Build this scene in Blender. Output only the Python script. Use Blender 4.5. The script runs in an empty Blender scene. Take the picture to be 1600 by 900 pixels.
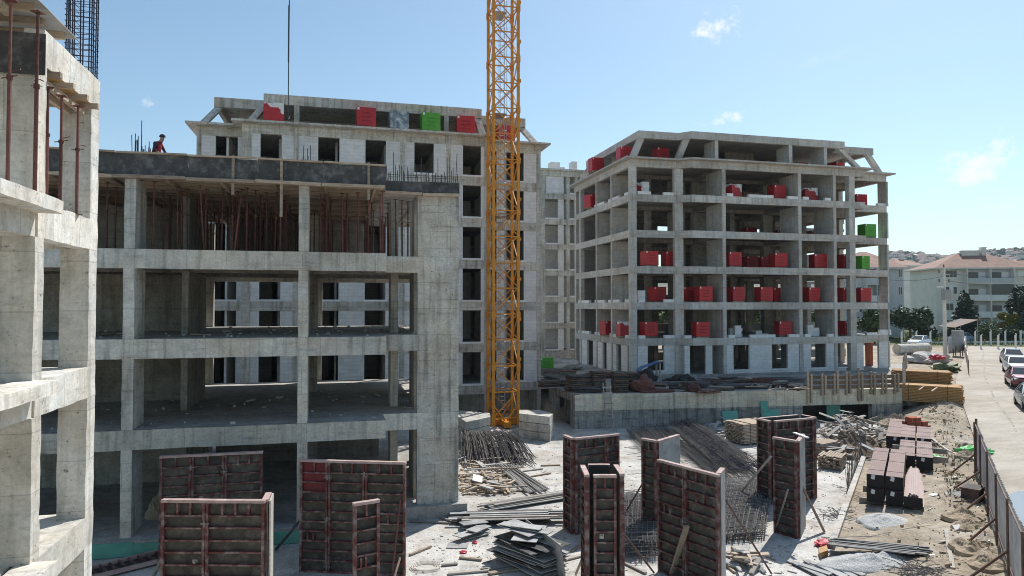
import bpy, bmesh, math, random
from mathutils import Vector, Matrix, noise

# ------------------------------------------------------------------ scene, camera, sky, sun, exposure
S = bpy.context.scene
COL = S.collection
RND = random.Random(11)
YAW = math.radians(14.2)          # the building grid is turned 14.2 degrees to the lens
CZ = 8.1                          # drone height above the courtyard slab
FPX = 1067.0
PITCH = math.atan(28 / FPX)

cam_d = bpy.data.cameras.new('camera'); cam = bpy.data.objects.new('camera', cam_d); COL.objects.link(cam)
cam_d.sensor_width = 36; cam_d.lens = 36 * FPX / 1600
cam_d.clip_start = 0.1; cam_d.clip_end = 9000
cam.location = (0, 0, CZ); cam.rotation_euler = (math.pi / 2 + PITCH, 0, -YAW)
S.camera = cam

SUN_AZ = math.radians(46)         # from +Y towards +X
SUN_EL = math.radians(51)
W = bpy.data.worlds.new('World'); S.world = W; W.use_nodes = True
wn, wl = W.node_tree.nodes, W.node_tree.links
wn.clear()
w_out = wn.new('ShaderNodeOutputWorld'); w_bg = wn.new('ShaderNodeBackground')
w_sky = wn.new('ShaderNodeTexSky'); w_sky.sky_type = 'NISHITA'; w_sky.sun_disc = False
w_sky.sun_elevation = SUN_EL; w_sky.sun_rotation = SUN_AZ
w_sky.air_density = 1.0; w_sky.dust_density = 0.75; w_sky.ozone_density = 0.35; w_sky.altitude = 100
w_bg.inputs[1].default_value = 0.13
wl.new(w_bg.outputs[0], w_out.inputs[0])

sun_d = bpy.data.lights.new('sun', 'SUN'); sun = bpy.data.objects.new('sun', sun_d); COL.objects.link(sun)
sun_d.energy = 5.0; sun_d.angle = math.radians(0.53); sun_d.color = (1.0, 0.968, 0.92)
sdir = Vector((math.sin(SUN_AZ) * math.cos(SUN_EL), math.cos(SUN_AZ) * math.cos(SUN_EL), math.sin(SUN_EL)))
sun.rotation_euler = sdir.to_track_quat('Z', 'Y').to_euler()
sun.location = sdir * 200

S.view_settings.view_transform = 'Standard'; S.view_settings.look = 'None'
S.view_settings.exposure = 0.12; S.view_settings.gamma = 1.0; S.view_settings.use_curve_mapping = False
S.render.engine = 'CYCLES'
S.cycles.use_denoising = True; S.cycles.pixel_filter_type = 'BLACKMAN_HARRIS'; S.cycles.filter_width = 1.0
S.cycles.max_bounces = 6; S.cycles.diffuse_bounces = 4; S.cycles.glossy_bounces = 2
S.cycles.transparent_max_bounces = 6; S.cycles.volume_bounces = 0
S.cycles.caustics_reflective = False; S.cycles.caustics_refractive = False

# ------------------------------------------------------------------ where a sight line of the photo meets a real plane
_cy, _sy, _cp, _sp = math.cos(YAW), math.sin(YAW), math.cos(PITCH), math.sin(PITCH)
_R = Vector((_cy, -_sy, 0)); _F = Vector((_sy * _cp, _cy * _cp, _sp)); _U = Vector((-_sy * _sp, -_cy * _sp, _cp))
def ray(px, py): return _F + _R * ((px - 800) / FPX) - _U * ((py - 450) / FPX)
def gz(px, py, z=0.0):
    d = ray(px, py); t = (z - CZ) / d.z; return Vector((d.x * t, d.y * t, z))
def gY(px, py, Y):
    d = ray(px, py); t = Y / d.y; return Vector((d.x * t, Y, CZ + d.z * t))
def gX(px, py, X):
    d = ray(px, py); t = X / d.x; return Vector((X, d.y * t, CZ + d.z * t))
def XatY(px, Y): return gY(px, 478, Y).x
def YatX(px, X): return gX(px, 478, X).y


# sky colour with a thin veil and a few small fair-weather clouds, placed by direction
w_tc = wn.new('ShaderNodeTexCoord'); w_dir = w_tc.outputs['Generated']
def _wm(op, a, b=None):
    n = wn.new('ShaderNodeVectorMath'); n.operation = op
    for i, v in enumerate((a, b)):
        if v is None: continue
        if isinstance(v, (tuple, Vector)): n.inputs[i].default_value = tuple(v)
        else: wl.new(v, n.inputs[i])
    return n
def _ws(op, a, b=0.0, c=None):
    n = wn.new('ShaderNodeMath'); n.operation = op
    for i, v in enumerate((a, b, c)):
        if v is None: continue
        if isinstance(v, (int, float)): n.inputs[i].default_value = v
        else: wl.new(v, n.inputs[i])
    return n.outputs[0]
def _wnoise(scale, detail, rough, vec):
    n = wn.new('ShaderNodeTexNoise'); n.inputs['Scale'].default_value = scale; n.inputs['Detail'].default_value = detail; n.inputs['Roughness'].default_value = rough
    wl.new(vec, n.inputs['Vector']); return n.outputs['Fac']
w_n = _wnoise(30, 9, 0.68, w_dir); w_big = _wnoise(2.2, 4, 0.5, w_dir)
w_mask = None
for (px, py, rx_, ry_, dens, tilt) in ((1122, 42, 38, 24, 1.0, 0), (1131, 187, 46, 12, 1.0, -.12), (1540, 250, 62, 26, 1.0, -.45), (1466, 268, 40, 9, 0.7, -.35), (1490, 245, 22, 12, .6, 0), (224, 155, 12, 9, 0.75, 0), (1585, 318, 40, 7, .5, -.2), (1290, 90, 60, 10, .12, -.1), (1420, 372, 120, 10, .35, 0)):
    d0 = ray(px, py).normalized(); t1 = Vector((d0.y, -d0.x, 0)).normalized(); t2 = t1.cross(d0)
    t1, t2 = t1 * math.cos(tilt) - t2 * math.sin(tilt), t1 * math.sin(tilt) + t2 * math.cos(tilt)
    df = _wm('SUBTRACT', w_dir, d0).outputs[0]
    u = _ws('MULTIPLY', _wm('DOT_PRODUCT', df, t1).outputs['Value'], FPX / rx_); v = _ws('MULTIPLY', _wm('DOT_PRODUCT', df, t2).outputs['Value'], FPX / ry_)
    r2 = _ws('ADD', _ws('MULTIPLY', u, u), _ws('MULTIPLY', v, v))
    g_ = _ws('SUBTRACT', _ws('ADD', _ws('MULTIPLY', _ws('SUBTRACT', w_n, 0.5), 7.5), 0.62), r2)
    k = wn.new('ShaderNodeClamp'); wl.new(_ws('MULTIPLY', g_, dens * 0.7), k.inputs[0]); k.inputs[2].default_value = dens
    w_mask = k.outputs[0] if w_mask is None else _ws('MAXIMUM', w_mask, k.outputs[0])
w_sep = wn.new('ShaderNodeSeparateXYZ'); wl.new(w_dir, w_sep.inputs[0])
w_mix = wn.new('ShaderNodeMix'); w_mix.data_type = 'RGBA'
w_tint = wn.new('ShaderNodeMix'); w_tint.data_type = 'RGBA'; w_tint.blend_type = 'MULTIPLY'; w_tint.inputs[0].default_value = 1.0; w_tint.inputs[7].default_value = (0.92, 1.05, 1.03, 1); wl.new(w_sky.outputs[0], w_tint.inputs[6])
wl.new(w_mask, w_mix.inputs[0]); wl.new(w_tint.outputs[2], w_mix.inputs[6]); w_mix.inputs[7].default_value = (7.6, 7.8, 8.0, 1)
wl.new(w_mix.outputs[2], w_bg.inputs[0])

# ------------------------------------------------------------------ mesh builder
class MB:
    def __init__(s): s.v = []; s.f = []; s.m = []
    def add(s, vs, fs, mi=0):
        b = len(s.v); s.v += [tuple(v) for v in vs]
        for f in fs: s.f.append([i + b for i in f]); s.m.append(mi)
        return s
    def hexa(s, o, a, b, c, mi=0):
        o, a, b, c = Vector(o), Vector(a), Vector(b), Vector(c)
        vs = [o, o + a, o + a + b, o + b, o + c, o + a + c, o + a + b + c, o + b + c]
        return s.add(vs, [(0, 3, 2, 1), (4, 5, 6, 7), (0, 1, 5, 4), (1, 2, 6, 5), (2, 3, 7, 6), (3, 0, 4, 7)], mi)
    def box(s, x0, x1, y0, y1, z0, z1, mi=0):
        return s.hexa((x0, y0, z0), (x1 - x0, 0, 0), (0, y1 - y0, 0), (0, 0, z1 - z0), mi)
    def rough(s, x0, x1, y0, y1, z0, z1, seg=0.3, amp=0.012, mi=0):
        n = [max(1, min(40, round((b - a) / seg))) for a, b in ((x0, x1), (y0, y1), (z0, z1))]
        idx = {}; vs = []; fs = []
        def V(i, j, k):
            key = (i, j, k)
            if key not in idx:
                p = Vector((x0 + (x1 - x0) * i / n[0], y0 + (y1 - y0) * j / n[1], z0 + (z1 - z0) * k / n[2]))
                p += noise.noise_vector(p * 3.1) * amp + noise.noise_vector(p * 0.7 + Vector((9, 3, 5))) * amp
                idx[key] = len(vs); vs.append(p)
            return idx[key]
        for i in range(n[0]):
            for j in range(n[1]):
                fs.append((V(i, j, 0), V(i, j + 1, 0), V(i + 1, j + 1, 0), V(i + 1, j, 0)))
                fs.append((V(i, j, n[2]), V(i + 1, j, n[2]), V(i + 1, j + 1, n[2]), V(i, j + 1, n[2])))
        for i in range(n[0]):
            for k in range(n[2]):
                fs.append((V(i, 0, k), V(i + 1, 0, k), V(i + 1, 0, k + 1), V(i, 0, k + 1)))
                fs.append((V(i, n[1], k), V(i, n[1], k + 1), V(i + 1, n[1], k + 1), V(i + 1, n[1], k)))
        for j in range(n[1]):
            for k in range(n[2]):
                fs.append((V(0, j, k), V(0, j, k + 1), V(0, j + 1, k + 1), V(0, j + 1, k)))
                fs.append((V(n[0], j, k), V(n[0], j + 1, k), V(n[0], j + 1, k + 1), V(n[0], j, k + 1)))
        return s.add(vs, fs, mi)
    def bar(s, p, q, w, h, mi=0, up=(0, 0, 1)):
        p, q = Vector(p), Vector(q); d = q - p
        if d.length < 1e-6: return s
        dn = d.normalized(); u = Vector(up)
        if abs(dn.dot(u)) > 0.98: u = Vector((0, 1, 0)) if abs(dn.y) < 0.9 else Vector((1, 0, 0))
        a = dn.cross(u).normalized(); b = a.cross(dn).normalized()
        return s.hexa(p - a * (w / 2) - b * (h / 2), a * w, d, b * h, mi)
    def tube(s, p, q, r, n=6, mi=0, r2=None):
        p, q = Vector(p), Vector(q); d = (q - p)
        if d.length < 1e-6: return s
        dn = d.normalized(); u = Vector((0, 0, 1)) if abs(dn.z) < 0.95 else Vector((1, 0, 0))
        a = dn.cross(u).normalized(); b = dn.cross(a); r2 = r if r2 is None else r2
        vs = []
        for c, rr in ((p, r), (q, r2)):
            for i in range(n):
                t = 2 * math.pi * i / n; vs.append(c + a * (math.cos(t) * rr) + b * (math.sin(t) * rr))
        fs = [(i, n + i, n + (i + 1) % n, (i + 1) % n) for i in range(n)] + [tuple(range(n)), tuple(range(2 * n - 1, n - 1, -1))]
        return s.add(vs, fs, mi)
    def path(s, pts, r, n=5, mi=0):
        for a, b in zip(pts, pts[1:]): s.tube(a, b, r, n, mi)
        return s
    def prism(s, poly, z0, z1, mi=0):
        n = len(poly); vs = [(x, y, z0) for x, y in poly] + [(x, y, z1) for x, y in poly]
        return s.add(vs, [tuple(range(n - 1, -1, -1)), tuple(range(n, 2 * n))] + [(i, (i + 1) % n, n + (i + 1) % n, n + i) for i in range(n)], mi)
    def mesh(s, name, mats):
        me = bpy.data.meshes.new(name); me.from_pydata(s.v, [], s.f)
        for m in (mats if isinstance(mats, (list, tuple)) else [mats]): me.materials.append(m)
        if any(s.m): me.polygons.foreach_set('material_index', s.m)
        me.update(); return me

def put(name, mesh, parent=None, loc=None, rot=None):
    o = bpy.data.objects.new(name, mesh); COL.objects.link(o)
    if parent is not None:
        o.parent = parent
    if loc is not None: o.location = loc
    if rot is not None: o.rotation_euler = rot
    return o
def tag(o, label, cat, group=None, kind=None):
    if label: o['label'] = label
    if cat: o['category'] = cat
    if group: o['group'] = group
    if kind: o['kind'] = kind
    return o
def thing(name, label, cat, loc=(0, 0, 0), rz=0, group=None):
    o = bpy.data.objects.new(name, None); COL.objects.link(o); o.empty_display_size = 0.3
    o.location = loc; o.rotation_euler = (0, 0, rz)
    return tag(o, label, cat, group)
def wpart(name, mb, mats, parent):
    """a part whose mesh is written in world coordinates, under an unrotated Empty"""
    o = put(name, mb.mesh(name, mats), parent)
    l = parent.location
    o.location = (-l.x, -l.y, -l.z)
    return o
def lpart(name, mb, mats, parent): return put(name, mb.mesh(name, mats), parent)
def solo(name, mb, mats, label, cat, group=None, kind=None, base=None):
    """a thing that is one mesh: its origin is moved to its base"""
    if base is None:
        n = len(mb.v); base = (sum(v[0] for v in mb.v) / n, sum(v[1] for v in mb.v) / n, min(v[2] for v in mb.v))
    b = base; mb.v = [(v[0] - b[0], v[1] - b[1], v[2] - b[2]) for v in mb.v]
    return tag(put(name, mb.mesh(name, mats), None, b), label, cat, group, kind)
def structure(name, mb, mats):
    o = put(name, mb.mesh(name, mats)); o['kind'] = 'structure'; return o
_kids = {}
def dup(root, loc, rz=None, label=None, group=None, rot=None, scale=None):
    r = root.copy(); COL.objects.link(r); r.location = loc
    if rz is not None: r.rotation_euler = (0, 0, rz)
    if rot is not None: r.rotation_euler = rot
    if scale is not None: r.scale = scale
    if label: r['label'] = label
    if group: r['group'] = group
    if root.name not in _kids: _kids[root.name] = [(c, list(c.children)) for c in root.children]
    for ch, gs in _kids[root.name]:
        c = ch.copy(); COL.objects.link(c); c.parent = r
        for g in gs:
            d = g.copy(); COL.objects.link(d); d.parent = c
    return r

# ------------------------------------------------------------------ procedural materials
def _new(name):
    m = bpy.data.materials.new(name); m.use_nodes = True
    nt = m.node_tree; return m, nt, nt.nodes['Principled BSDF']
def _n(nt, t, **k):
    n = nt.nodes.new(t)
    for a, b in k.items(): setattr(n, a, b)
    return n
def _noise(nt, vec, scale, detail=4, rough=0.55):
    n = _n(nt, 'ShaderNodeTexNoise'); n.inputs['Scale'].default_value = scale; n.inputs['Detail'].default_value = detail
    n.inputs['Roughness'].default_value = rough
    if vec is not None: nt.links.new(vec, n.inputs['Vector'])
    return n.outputs['Fac']
def _map(nt, vec, sc=(1, 1, 1), rot=(0, 0, 0)):
    n = _n(nt, 'ShaderNodeMapping'); n.inputs['Scale'].default_value = sc; n.inputs['Rotation'].default_value = rot
    nt.links.new(vec, n.inputs['Vector']); return n.outputs[0]
def _ramp(nt, fac, stops):
    n = _n(nt, 'ShaderNodeValToRGB'); e = n.color_ramp.elements
    while len(e) < len(stops): e.new(0.5)
    for i, (p, c) in enumerate(stops):
        e[i].position = p; e[i].color = (c, c, c, 1) if isinstance(c, (int, float)) else (*c, 1)
    nt.links.new(fac, n.inputs[0]); return n.outputs[0]
def _mix(nt, a, b, fac=1.0, mode='MULTIPLY'):
    n = _n(nt, 'ShaderNodeMix', data_type='RGBA', blend_type=mode)
    for sock, v in ((n.inputs[0], fac), (n.inputs[6], a), (n.inputs[7], b)):
        if isinstance(v, (int, float)) : sock.default_value = v if sock.type == 'VALUE' else (v, v, v, 1)
        elif isinstance(v, tuple): sock.default_value = (*v, 1)
        else: nt.links.new(v, sock)
    return n.outputs[2]
def _math(nt, op, a, b=0.0):
    n = _n(nt, 'ShaderNodeMath', operation=op)
    for s, v in ((n.inputs[0], a), (n.inputs[1], b)):
        if isinstance(v, (int, float)): s.default_value = v
        else: nt.links.new(v, s)
    return n.outputs[0]
def _bump(nt, bsdf, h, strength=0.3, dist=0.02):
    n = _n(nt, 'ShaderNodeBump'); n.inputs['Strength'].default_value = strength; n.inputs['Distance'].default_value = dist
    nt.links.new(h, n.inputs['Height']); nt.links.new(n.outputs[0], bsdf.inputs['Normal'])
def _pos(nt): return _n(nt, 'ShaderNodeNewGeometry').outputs['Position']
def _obj(nt): return _n(nt, 'ShaderNodeTexCoord').outputs['Object']
def _rand(nt): return _n(nt, 'ShaderNodeObjectInfo').outputs['Random']

def concrete(name, base, streak=0.5, pits=0.5, panel=True, rough=0.9, rnd=0.16, blotch=1.0, gr=1.0):
    m, nt, b = _new(name); P = _pos(nt)
    big = _ramp(nt, _noise(nt, P, 0.45, 5, 0.6), [(0.28, 1 - 0.34 * blotch), (0.5, 1 - 0.02 * blotch), (0.74, 1 + 0.16 * blotch)])
    mid = _ramp(nt, _noise(nt, P, 2.6, 5, 0.65), [(0.3, 1 - 0.26 * blotch), (0.6, 1 + 0.08 * blotch)])
    st = _ramp(nt, _noise(nt, _map(nt, P, (4, 4, 0.3)), 1.0, 4), [(0.5, 1.0), (0.70, 1.0 - 0.55 * streak)])
    hl = _ramp(nt, _noise(nt, _map(nt, P, (0.6, 0.6, 6)), 1.3, 3), [(0.56, 1.0), (0.72, 1.0 - 0.34 * streak)])
    pit_h = _noise(nt, _map(nt, P, (1, 1, 1.6)), 6.0, 4, 0.72)
    pt = _ramp(nt, pit_h, [(0.30, 1.0 - 0.7 * pits), (0.38, 1.0)])
    grit = _ramp(nt, _noise(nt, P, 13, 6, 0.78), [(0.36, 1 - 0.26 * gr), (0.62, 1 + 0.14 * gr)])
    scuff = _ramp(nt, _noise(nt, _map(nt, P, (1.0, 1.0, 3.2)), 3.4, 7, 0.8), [(0.60, 1.0), (0.68, 1 - 0.4 * pits)])
    c = _mix(nt, base, big); c = _mix(nt, c, mid); c = _mix(nt, c, grit); c = _mix(nt, c, scuff); c = _mix(nt, c, st); c = _mix(nt, c, hl); c = _mix(nt, c, pt)
    warm = _ramp(nt, _noise(nt, P, 0.9, 3), [(0.35, (1.04, 1.0, 0.94)), (0.65, (0.97, 1.0, 1.03))])
    c = _mix(nt, c, warm)
    if panel:
        sep = _n(nt, 'ShaderNodeSeparateXYZ'); nt.links.new(P, sep.inputs[0])
        cb = _n(nt, 'ShaderNodeCombineXYZ'); nt.links.new(_math(nt, 'ADD', sep.outputs[0], sep.outputs[1]), cb.inputs[0]); nt.links.new(sep.outputs[2], cb.inputs[1])
        br = _n(nt, 'ShaderNodeTexBrick'); nt.links.new(cb.outputs[0], br.inputs['Vector'])
        br.inputs['Scale'].default_value = 1.0; br.inputs['Mortar Size'].default_value = 0.011; br.inputs['Brick Width'].default_value = 1.25
        br.inputs['Row Height'].default_value = 1.0; br.inputs['Color1'].default_value = (1, 1, 1, 1); br.inputs['Color2'].default_value = (0.88, 0.88, 0.88, 1)
        br.inputs['Mortar'].default_value = (0.70, 0.70, 0.70, 1); br.inputs['Bias'].default_value = 0.0
        c = _mix(nt, c, br.outputs[0])
    r = _ramp(nt, _rand(nt), [(0.0, 1 - rnd), (1.0, 1 + rnd * 0.5)])
    c = _mix(nt, c, r)
    nt.links.new(c, b.inputs['Base Color']); b.inputs['Roughness'].default_value = rough
    b.inputs['Specular IOR Level'].default_value = 0.25
    _bump(nt, b, _mix(nt, pit_h, _noise(nt, P, 30, 2), 0.4, 'MIX'), 0.35, 0.02)
    return m
def plain(name, col, rough=0.6, var=0.2, scale=6.0, metal=0.0, spec=0.4, bump=0.0, rnd=0.0, obj_space=True, dirt=None, dirt_at=(0.55, 0.75), stretch=(1, 1, 1)):
    m, nt, b = _new(name); P = _obj(nt) if obj_space else _pos(nt)
    if stretch != (1, 1, 1): P = _map(nt, P, stretch)
    f = _noise(nt, P, scale, 5, 0.6)
    c = _mix(nt, col, _ramp(nt, f, [(0.3, 1 - var), (0.7, 1 + var * 0.6)]))
    if dirt is not None:
        c = _mix(nt, c, dirt, _ramp(nt, _noise(nt, P, scale * 0.6 + 1.3, 6, 0.7), [(dirt_at[0], 0.0), (dirt_at[1], 1.0)]), 'MIX')
    if rnd: c = _mix(nt, c, _ramp(nt, _rand(nt), [(0, 1 - rnd), (1, 1 + rnd * 0.6)]))
    nt.links.new(c, b.inputs['Base Color']); b.inputs['Roughness'].default_value = rough
    b.inputs['Metallic'].default_value = metal; b.inputs['Specular IOR Level'].default_value = spec
    if bump: _bump(nt, b, f, bump, 0.03)
    return m
def brickwork(name, base, bw, bh, mortar, mcol, var=0.1, rough=0.9, axis='xy'):
    m, nt, b = _new(name); P = _pos(nt)
    sep = _n(nt, 'ShaderNodeSeparateXYZ'); nt.links.new(P, sep.inputs[0])
    cb = _n(nt, 'ShaderNodeCombineXYZ'); nt.links.new(_math(nt, 'ADD', sep.outputs[0], sep.outputs[1]), cb.inputs[0]); nt.links.new(sep.outputs[2], cb.inputs[1])
    br = _n(nt, 'ShaderNodeTexBrick'); nt.links.new(cb.outputs[0], br.inputs['Vector'])
    br.inputs['Scale'].default_value = 1.0; br.inputs['Mortar Size'].default_value = mortar; br.inputs['Brick Width'].default_value = bw
    br.inputs['Row Height'].default_value = bh; br.inputs['Color1'].default_value = (*base, 1)
    br.inputs['Color2'].default_value = (*[x * (1 - var) for x in base], 1); br.inputs['Mortar'].default_value = (*mcol, 1)
    c = _mix(nt, br.outputs[0], _ramp(nt, _noise(nt, P, 1.7, 5, 0.65), [(0.3, 0.86), (0.65, 1.04)]))
    c = _mix(nt, c, _ramp(nt, _rand(nt), [(0, 0.9), (1, 1.05)]))
    nt.links.new(c, b.inputs['Base Color']); b.inputs['Roughness'].default_value = rough; b.inputs['Specular IOR Level'].default_value = 0.2
    return m

M = {}
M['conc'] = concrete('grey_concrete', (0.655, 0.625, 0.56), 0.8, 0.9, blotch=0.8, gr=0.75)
M['conc_wing'] = concrete('pale_concrete', (0.74, 0.71, 0.65), 0.55, 0.95, blotch=0.75, gr=0.6)
M['conc_right'] = concrete('cool_grey_concrete', (0.63, 0.605, 0.56), 0.5, 0.45, blotch=0.6, gr=0.7)
M['conc_podium'] = concrete('stained_concrete', (0.43, 0.415, 0.38), 1.3, 0.5)
M['conc_cream'] = concrete('cream_stained_concrete', (0.78, 0.71, 0.57), 0.7, 0.3, blotch=0.7)
M['slab'] = concrete('shade_toned_slab_concrete', (0.42, 0.405, 0.38), 0.3, 0.4, False)  # darker than the facade concrete: shade of the open floors put into the colour
M['inner'] = concrete('shade_toned_inner_concrete', (0.43, 0.41, 0.37), 0.5, 0.4)  # same concrete as outside, colour lowered so the interiors look more deeply shaded
M['block_in'] = brickwork('shade_toned_block_masonry', (0.34, 0.33, 0.32), 0.6, 0.25, 0.012, (0.26, 0.26, 0.26))  # white blocks toned down to grey, interior shade put into the colour
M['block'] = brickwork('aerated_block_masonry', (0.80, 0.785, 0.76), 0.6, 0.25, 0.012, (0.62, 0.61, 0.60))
M['aac'] = plain('aerated_block', (0.80, 0.80, 0.79), 0.9, 0.10, 3, rnd=0.08)
M['ply'] = plain('film_faced_plywood', (0.062, 0.06, 0.058), 0.55, 0.5, 3, dirt=(0.23, 0.225, 0.215), dirt_at=(0.48, 0.78), obj_space=False, rnd=0.15)
M['ply_back'] = plain('dusty_plywood_back', (0.080, 0.072, 0.060), 0.8, 0.55, 2.4, dirt=(0.25, 0.225, 0.19), dirt_at=(0.5, 0.85), obj_space=False, rnd=0.38)
M['ply_clean'] = plain('yellow_plywood', (0.52, 0.33, 0.13), 0.6, 0.25, 2, stretch=(1, 8, 8))
M['ply_grey'] = plain('cement_grey_plywood', (0.40, 0.395, 0.385), 0.85, 0.3, 2.2, obj_space=False, rnd=0.2, dirt=(0.2, 0.19, 0.18))
M['red'] = plain('rusty_red_paint', (0.125, 0.030, 0.028), 0.6, 0.4, 5, dirt=(0.31, 0.27, 0.245), dirt_at=(0.46, 0.70), obj_space=False, rnd=0.15)
M['redprop'] = plain('worn_red_steel', (0.15, 0.055, 0.045), 0.6, 0.4, 8, dirt=(0.24, 0.19, 0.16), rnd=0.4)
M['zinc'] = plain('grey_steel', (0.40, 0.39, 0.38), 0.45, 0.25, 8, metal=0.6, rnd=0.2)
M['rebar'] = plain('rusty_rebar', (0.20, 0.185, 0.175), 0.5, 0.4, 9, metal=0.4, dirt=(0.19, 0.13, 0.10), dirt_at=(0.55, 0.85), obj_space=False)
M['rebar_blue'] = plain('blue_black_rebar', (0.045, 0.045, 0.07), 0.5, 0.3, 9, metal=0.4)
M['wood'] = plain('weathered_timber', (0.42, 0.325, 0.235), 0.8, 0.35, 3, rnd=0.35, stretch=(1, 6, 6), dirt=(0.50, 0.46, 0.41), dirt_at=(0.5, 0.8))
M['wood_dark'] = plain('dark_old_timber', (0.20, 0.145, 0.10), 0.85, 0.4, 3, rnd=0.3, stretch=(1, 6, 6))
M['wood_grey'] = plain('grey_timber', (0.42, 0.38, 0.335), 0.85, 0.3, 3, rnd=0.35, stretch=(1, 6, 6), dirt=(0.22, 0.19, 0.17))
M['wood_new'] = plain('new_pine', (0.42, 0.235, 0.09), 0.7, 0.4, 2, rnd=0.2, stretch=(3, 3, 9), obj_space=False)
M['crane'] = plain('crane_yellow_paint', (0.70, 0.275, 0.02), 0.42, 0.22, 4, dirt=(0.24, 0.13, 0.05), dirt_at=(0.54, 0.80), obj_space=False)
M['ballast'] = concrete('ballast_concrete', (0.54, 0.51, 0.46), 0.6, 0.7, False)
M['redwrap'] = plain('red_shrink_film', (0.50, 0.024, 0.03), 0.42, 0.18, 4, rnd=0.18, bump=0.15)
M['greenwrap'] = plain('green_shrink_film', (0.10, 0.38, 0.035), 0.4, 0.15, 4, rnd=0.1, bump=0.15)
M['film'] = plain('clear_wrap_over_bags', (0.20, 0.25, 0.29), 0.25, 0.5, 2.2, dirt=(0.55, 0.58, 0.55), dirt_at=(0.5, 0.62))
M['white'] = plain('white_paint', (0.78, 0.78, 0.77), 0.6, 0.08, 3)
M['black'] = plain('black_rubber', (0.02, 0.02, 0.02), 0.6, 0.3, 5)
M['tube_side'] = plain('brown_steel_profile', (0.17, 0.080, 0.066), 0.6, 0.3, 3, metal=0.0, dirt=(0.22, 0.14, 0.115), rnd=0.15, spec=0.5)
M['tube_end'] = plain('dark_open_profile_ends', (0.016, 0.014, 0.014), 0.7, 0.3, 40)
M['dirt_heap'] = plain('dug_earth', (0.40, 0.32, 0.225), 0.95, 0.35, 2.5, bump=0.8, obj_space=False)
M['gravel'] = plain('light_grey_gravel', (0.50, 0.50, 0.485), 0.95, 0.4, 22, bump=1.0, obj_space=False)
M['xps'] = plain('mint_green_foam_board', (0.16, 0.44, 0.35), 0.8, 0.18, 2, rnd=0.15, obj_space=False)
M['bag'] = plain('bright_green_plastic', (0.08, 0.52, 0.10), 0.45, 0.3, 5)
M['redbag'] = plain('crumpled_red_plastic', (0.55, 0.05, 0.07), 0.5, 0.35, 6)
M['bluetarp'] = plain('blue_tarpaulin', (0.07, 0.17, 0.38), 0.5, 0.3, 4)
M['brick'] = plain('red_hollow_brick', (0.45, 0.13, 0.07), 0.9, 0.25, 5, rnd=0.2)
M['hose'] = plain('pale_hose', (0.62, 0.57, 0.50), 0.6, 0.15, 5)
M['sheet'] = plain('galvanised_sheet', (0.66, 0.66, 0.66), 0.5, 0.25, 2.2, metal=0.1, obj_space=False, dirt=(0.30, 0.26, 0.22), dirt_at=(0.58, 0.85), rnd=0.12)
M['rust'] = plain('brown_rusted_steel', (0.17, 0.105, 0.08), 0.75, 0.4, 5, rnd=0.2)
M['dark_bar'] = plain('dull_dark_steel_bar', (.20, .195, .19), .6, .35, 6, rnd=.2)
M['rope'] = plain('dark_wire_rope', (0.03, 0.04, 0.06), 0.5, 0.2, 5)
M['cement'] = plain('paper_cement_bag', (0.58, 0.56, 0.52), 0.9, 0.2, 3, rnd=0.15)

# ------------------------------------------------------------------ the setting: ground, slab, road, hills
def sm(a, b, x):
    t = min(1, max(0, (x - a) / (b - a))); return t * t * (3 - 2 * t)
def lerp_tab(tab, x):
    if x <= tab[0][0]: return tab[0][1]
    for (a, u), (b, v) in zip(tab, tab[1:]):
        if x <= b: return u + (v - u) * (x - a) / (b - a)
    return tab[-1][1]
ZS = [(20, 0.25), (32, 0.35), (45, 0.85), (56, 1.3), (68, 1.85), (80, 2.2), (107, 2.55), (170, 3.2), (400, 5.0), (900, 12)]
RT2 = math.sqrt(2)
def st(x, y): return (x + y) / RT2, (x - y) / RT2
def xy(s, t): return (s + t) / RT2, (s - t) / RT2
def road_z(s): return lerp_tab(ZS, s)
def road_edge(s): return 2.5 + max(0, (s - 68) * 0.075)
def on_road(s, t): return t > road_edge(s) and s < 109 + 0.25 * t
def terr(x, y, bare=False):
    s, t = st(x, y); zr = road_z(s)
    pit = 0.0
    if y < 60 or x < 15: pit = 1 - sm(-2.9, 1.2, t)
    if x > 15 and t < 0: pit *= 1 - sm(44.5, 48, y)
    if x <= 15: pit *= 1 - sm(95, 120, y)
    z = zr * (1 - pit) + (-0.02 if t > -3.0 else -0.22) * pit
    if not bare:
        if t < -2.75 and pit > 0.5: return -0.24
        p = Vector((x, y, 0))
        amp = 0.16 * sm(-2.5, -1.0, t) * (1 - sm(1.9, 2.4, t)) if s < 75 else 0.05
        z += amp * (noise.noise(p * 0.5) + 0.5 * noise.noise(p * 1.7) + 0.35 * abs(noise.noise(p * 3.3)))
        z += 0.28 * sm(0.4, 1.6, t) * (1 - sm(1.9, 2.5, t)) * max(0, noise.noise(p * 0.9 + Vector((4, 2, 0))) + 0.25) * (1 if s < 60 else 0)
        if on_road(s, t): z -= 0.18
        elif on_road(s, t + 0.25): z -= 0.02
    return z
def lines(a, b, step, outer): return sorted([a + step * i for i in range(int((b - a) / step) + 1)] + outer)
gx = lines(8, 52, 0.42, [-4000, -1500, -600, -250, -120, -60, -30, -10, 0, 4, 55, 60, 66, 72, 78, 84, 90, 100, 115, 130, 150, 180, 230, 300, 420, 700, 1500, 4000])
gy = lines(8, 50, 0.42, [-1500, -500, -150, -60, -20, -5, 3, 54, 58, 62, 66, 70, 74, 78, 84, 90, 96, 102, 110, 120, 135, 155, 180, 230, 300, 420, 700, 1500, 4000])
g = MB(); nx, ny = len(gx), len(gy)
g.v = [(x, y, terr(x, y)) for y in gy for x in gx]
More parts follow.
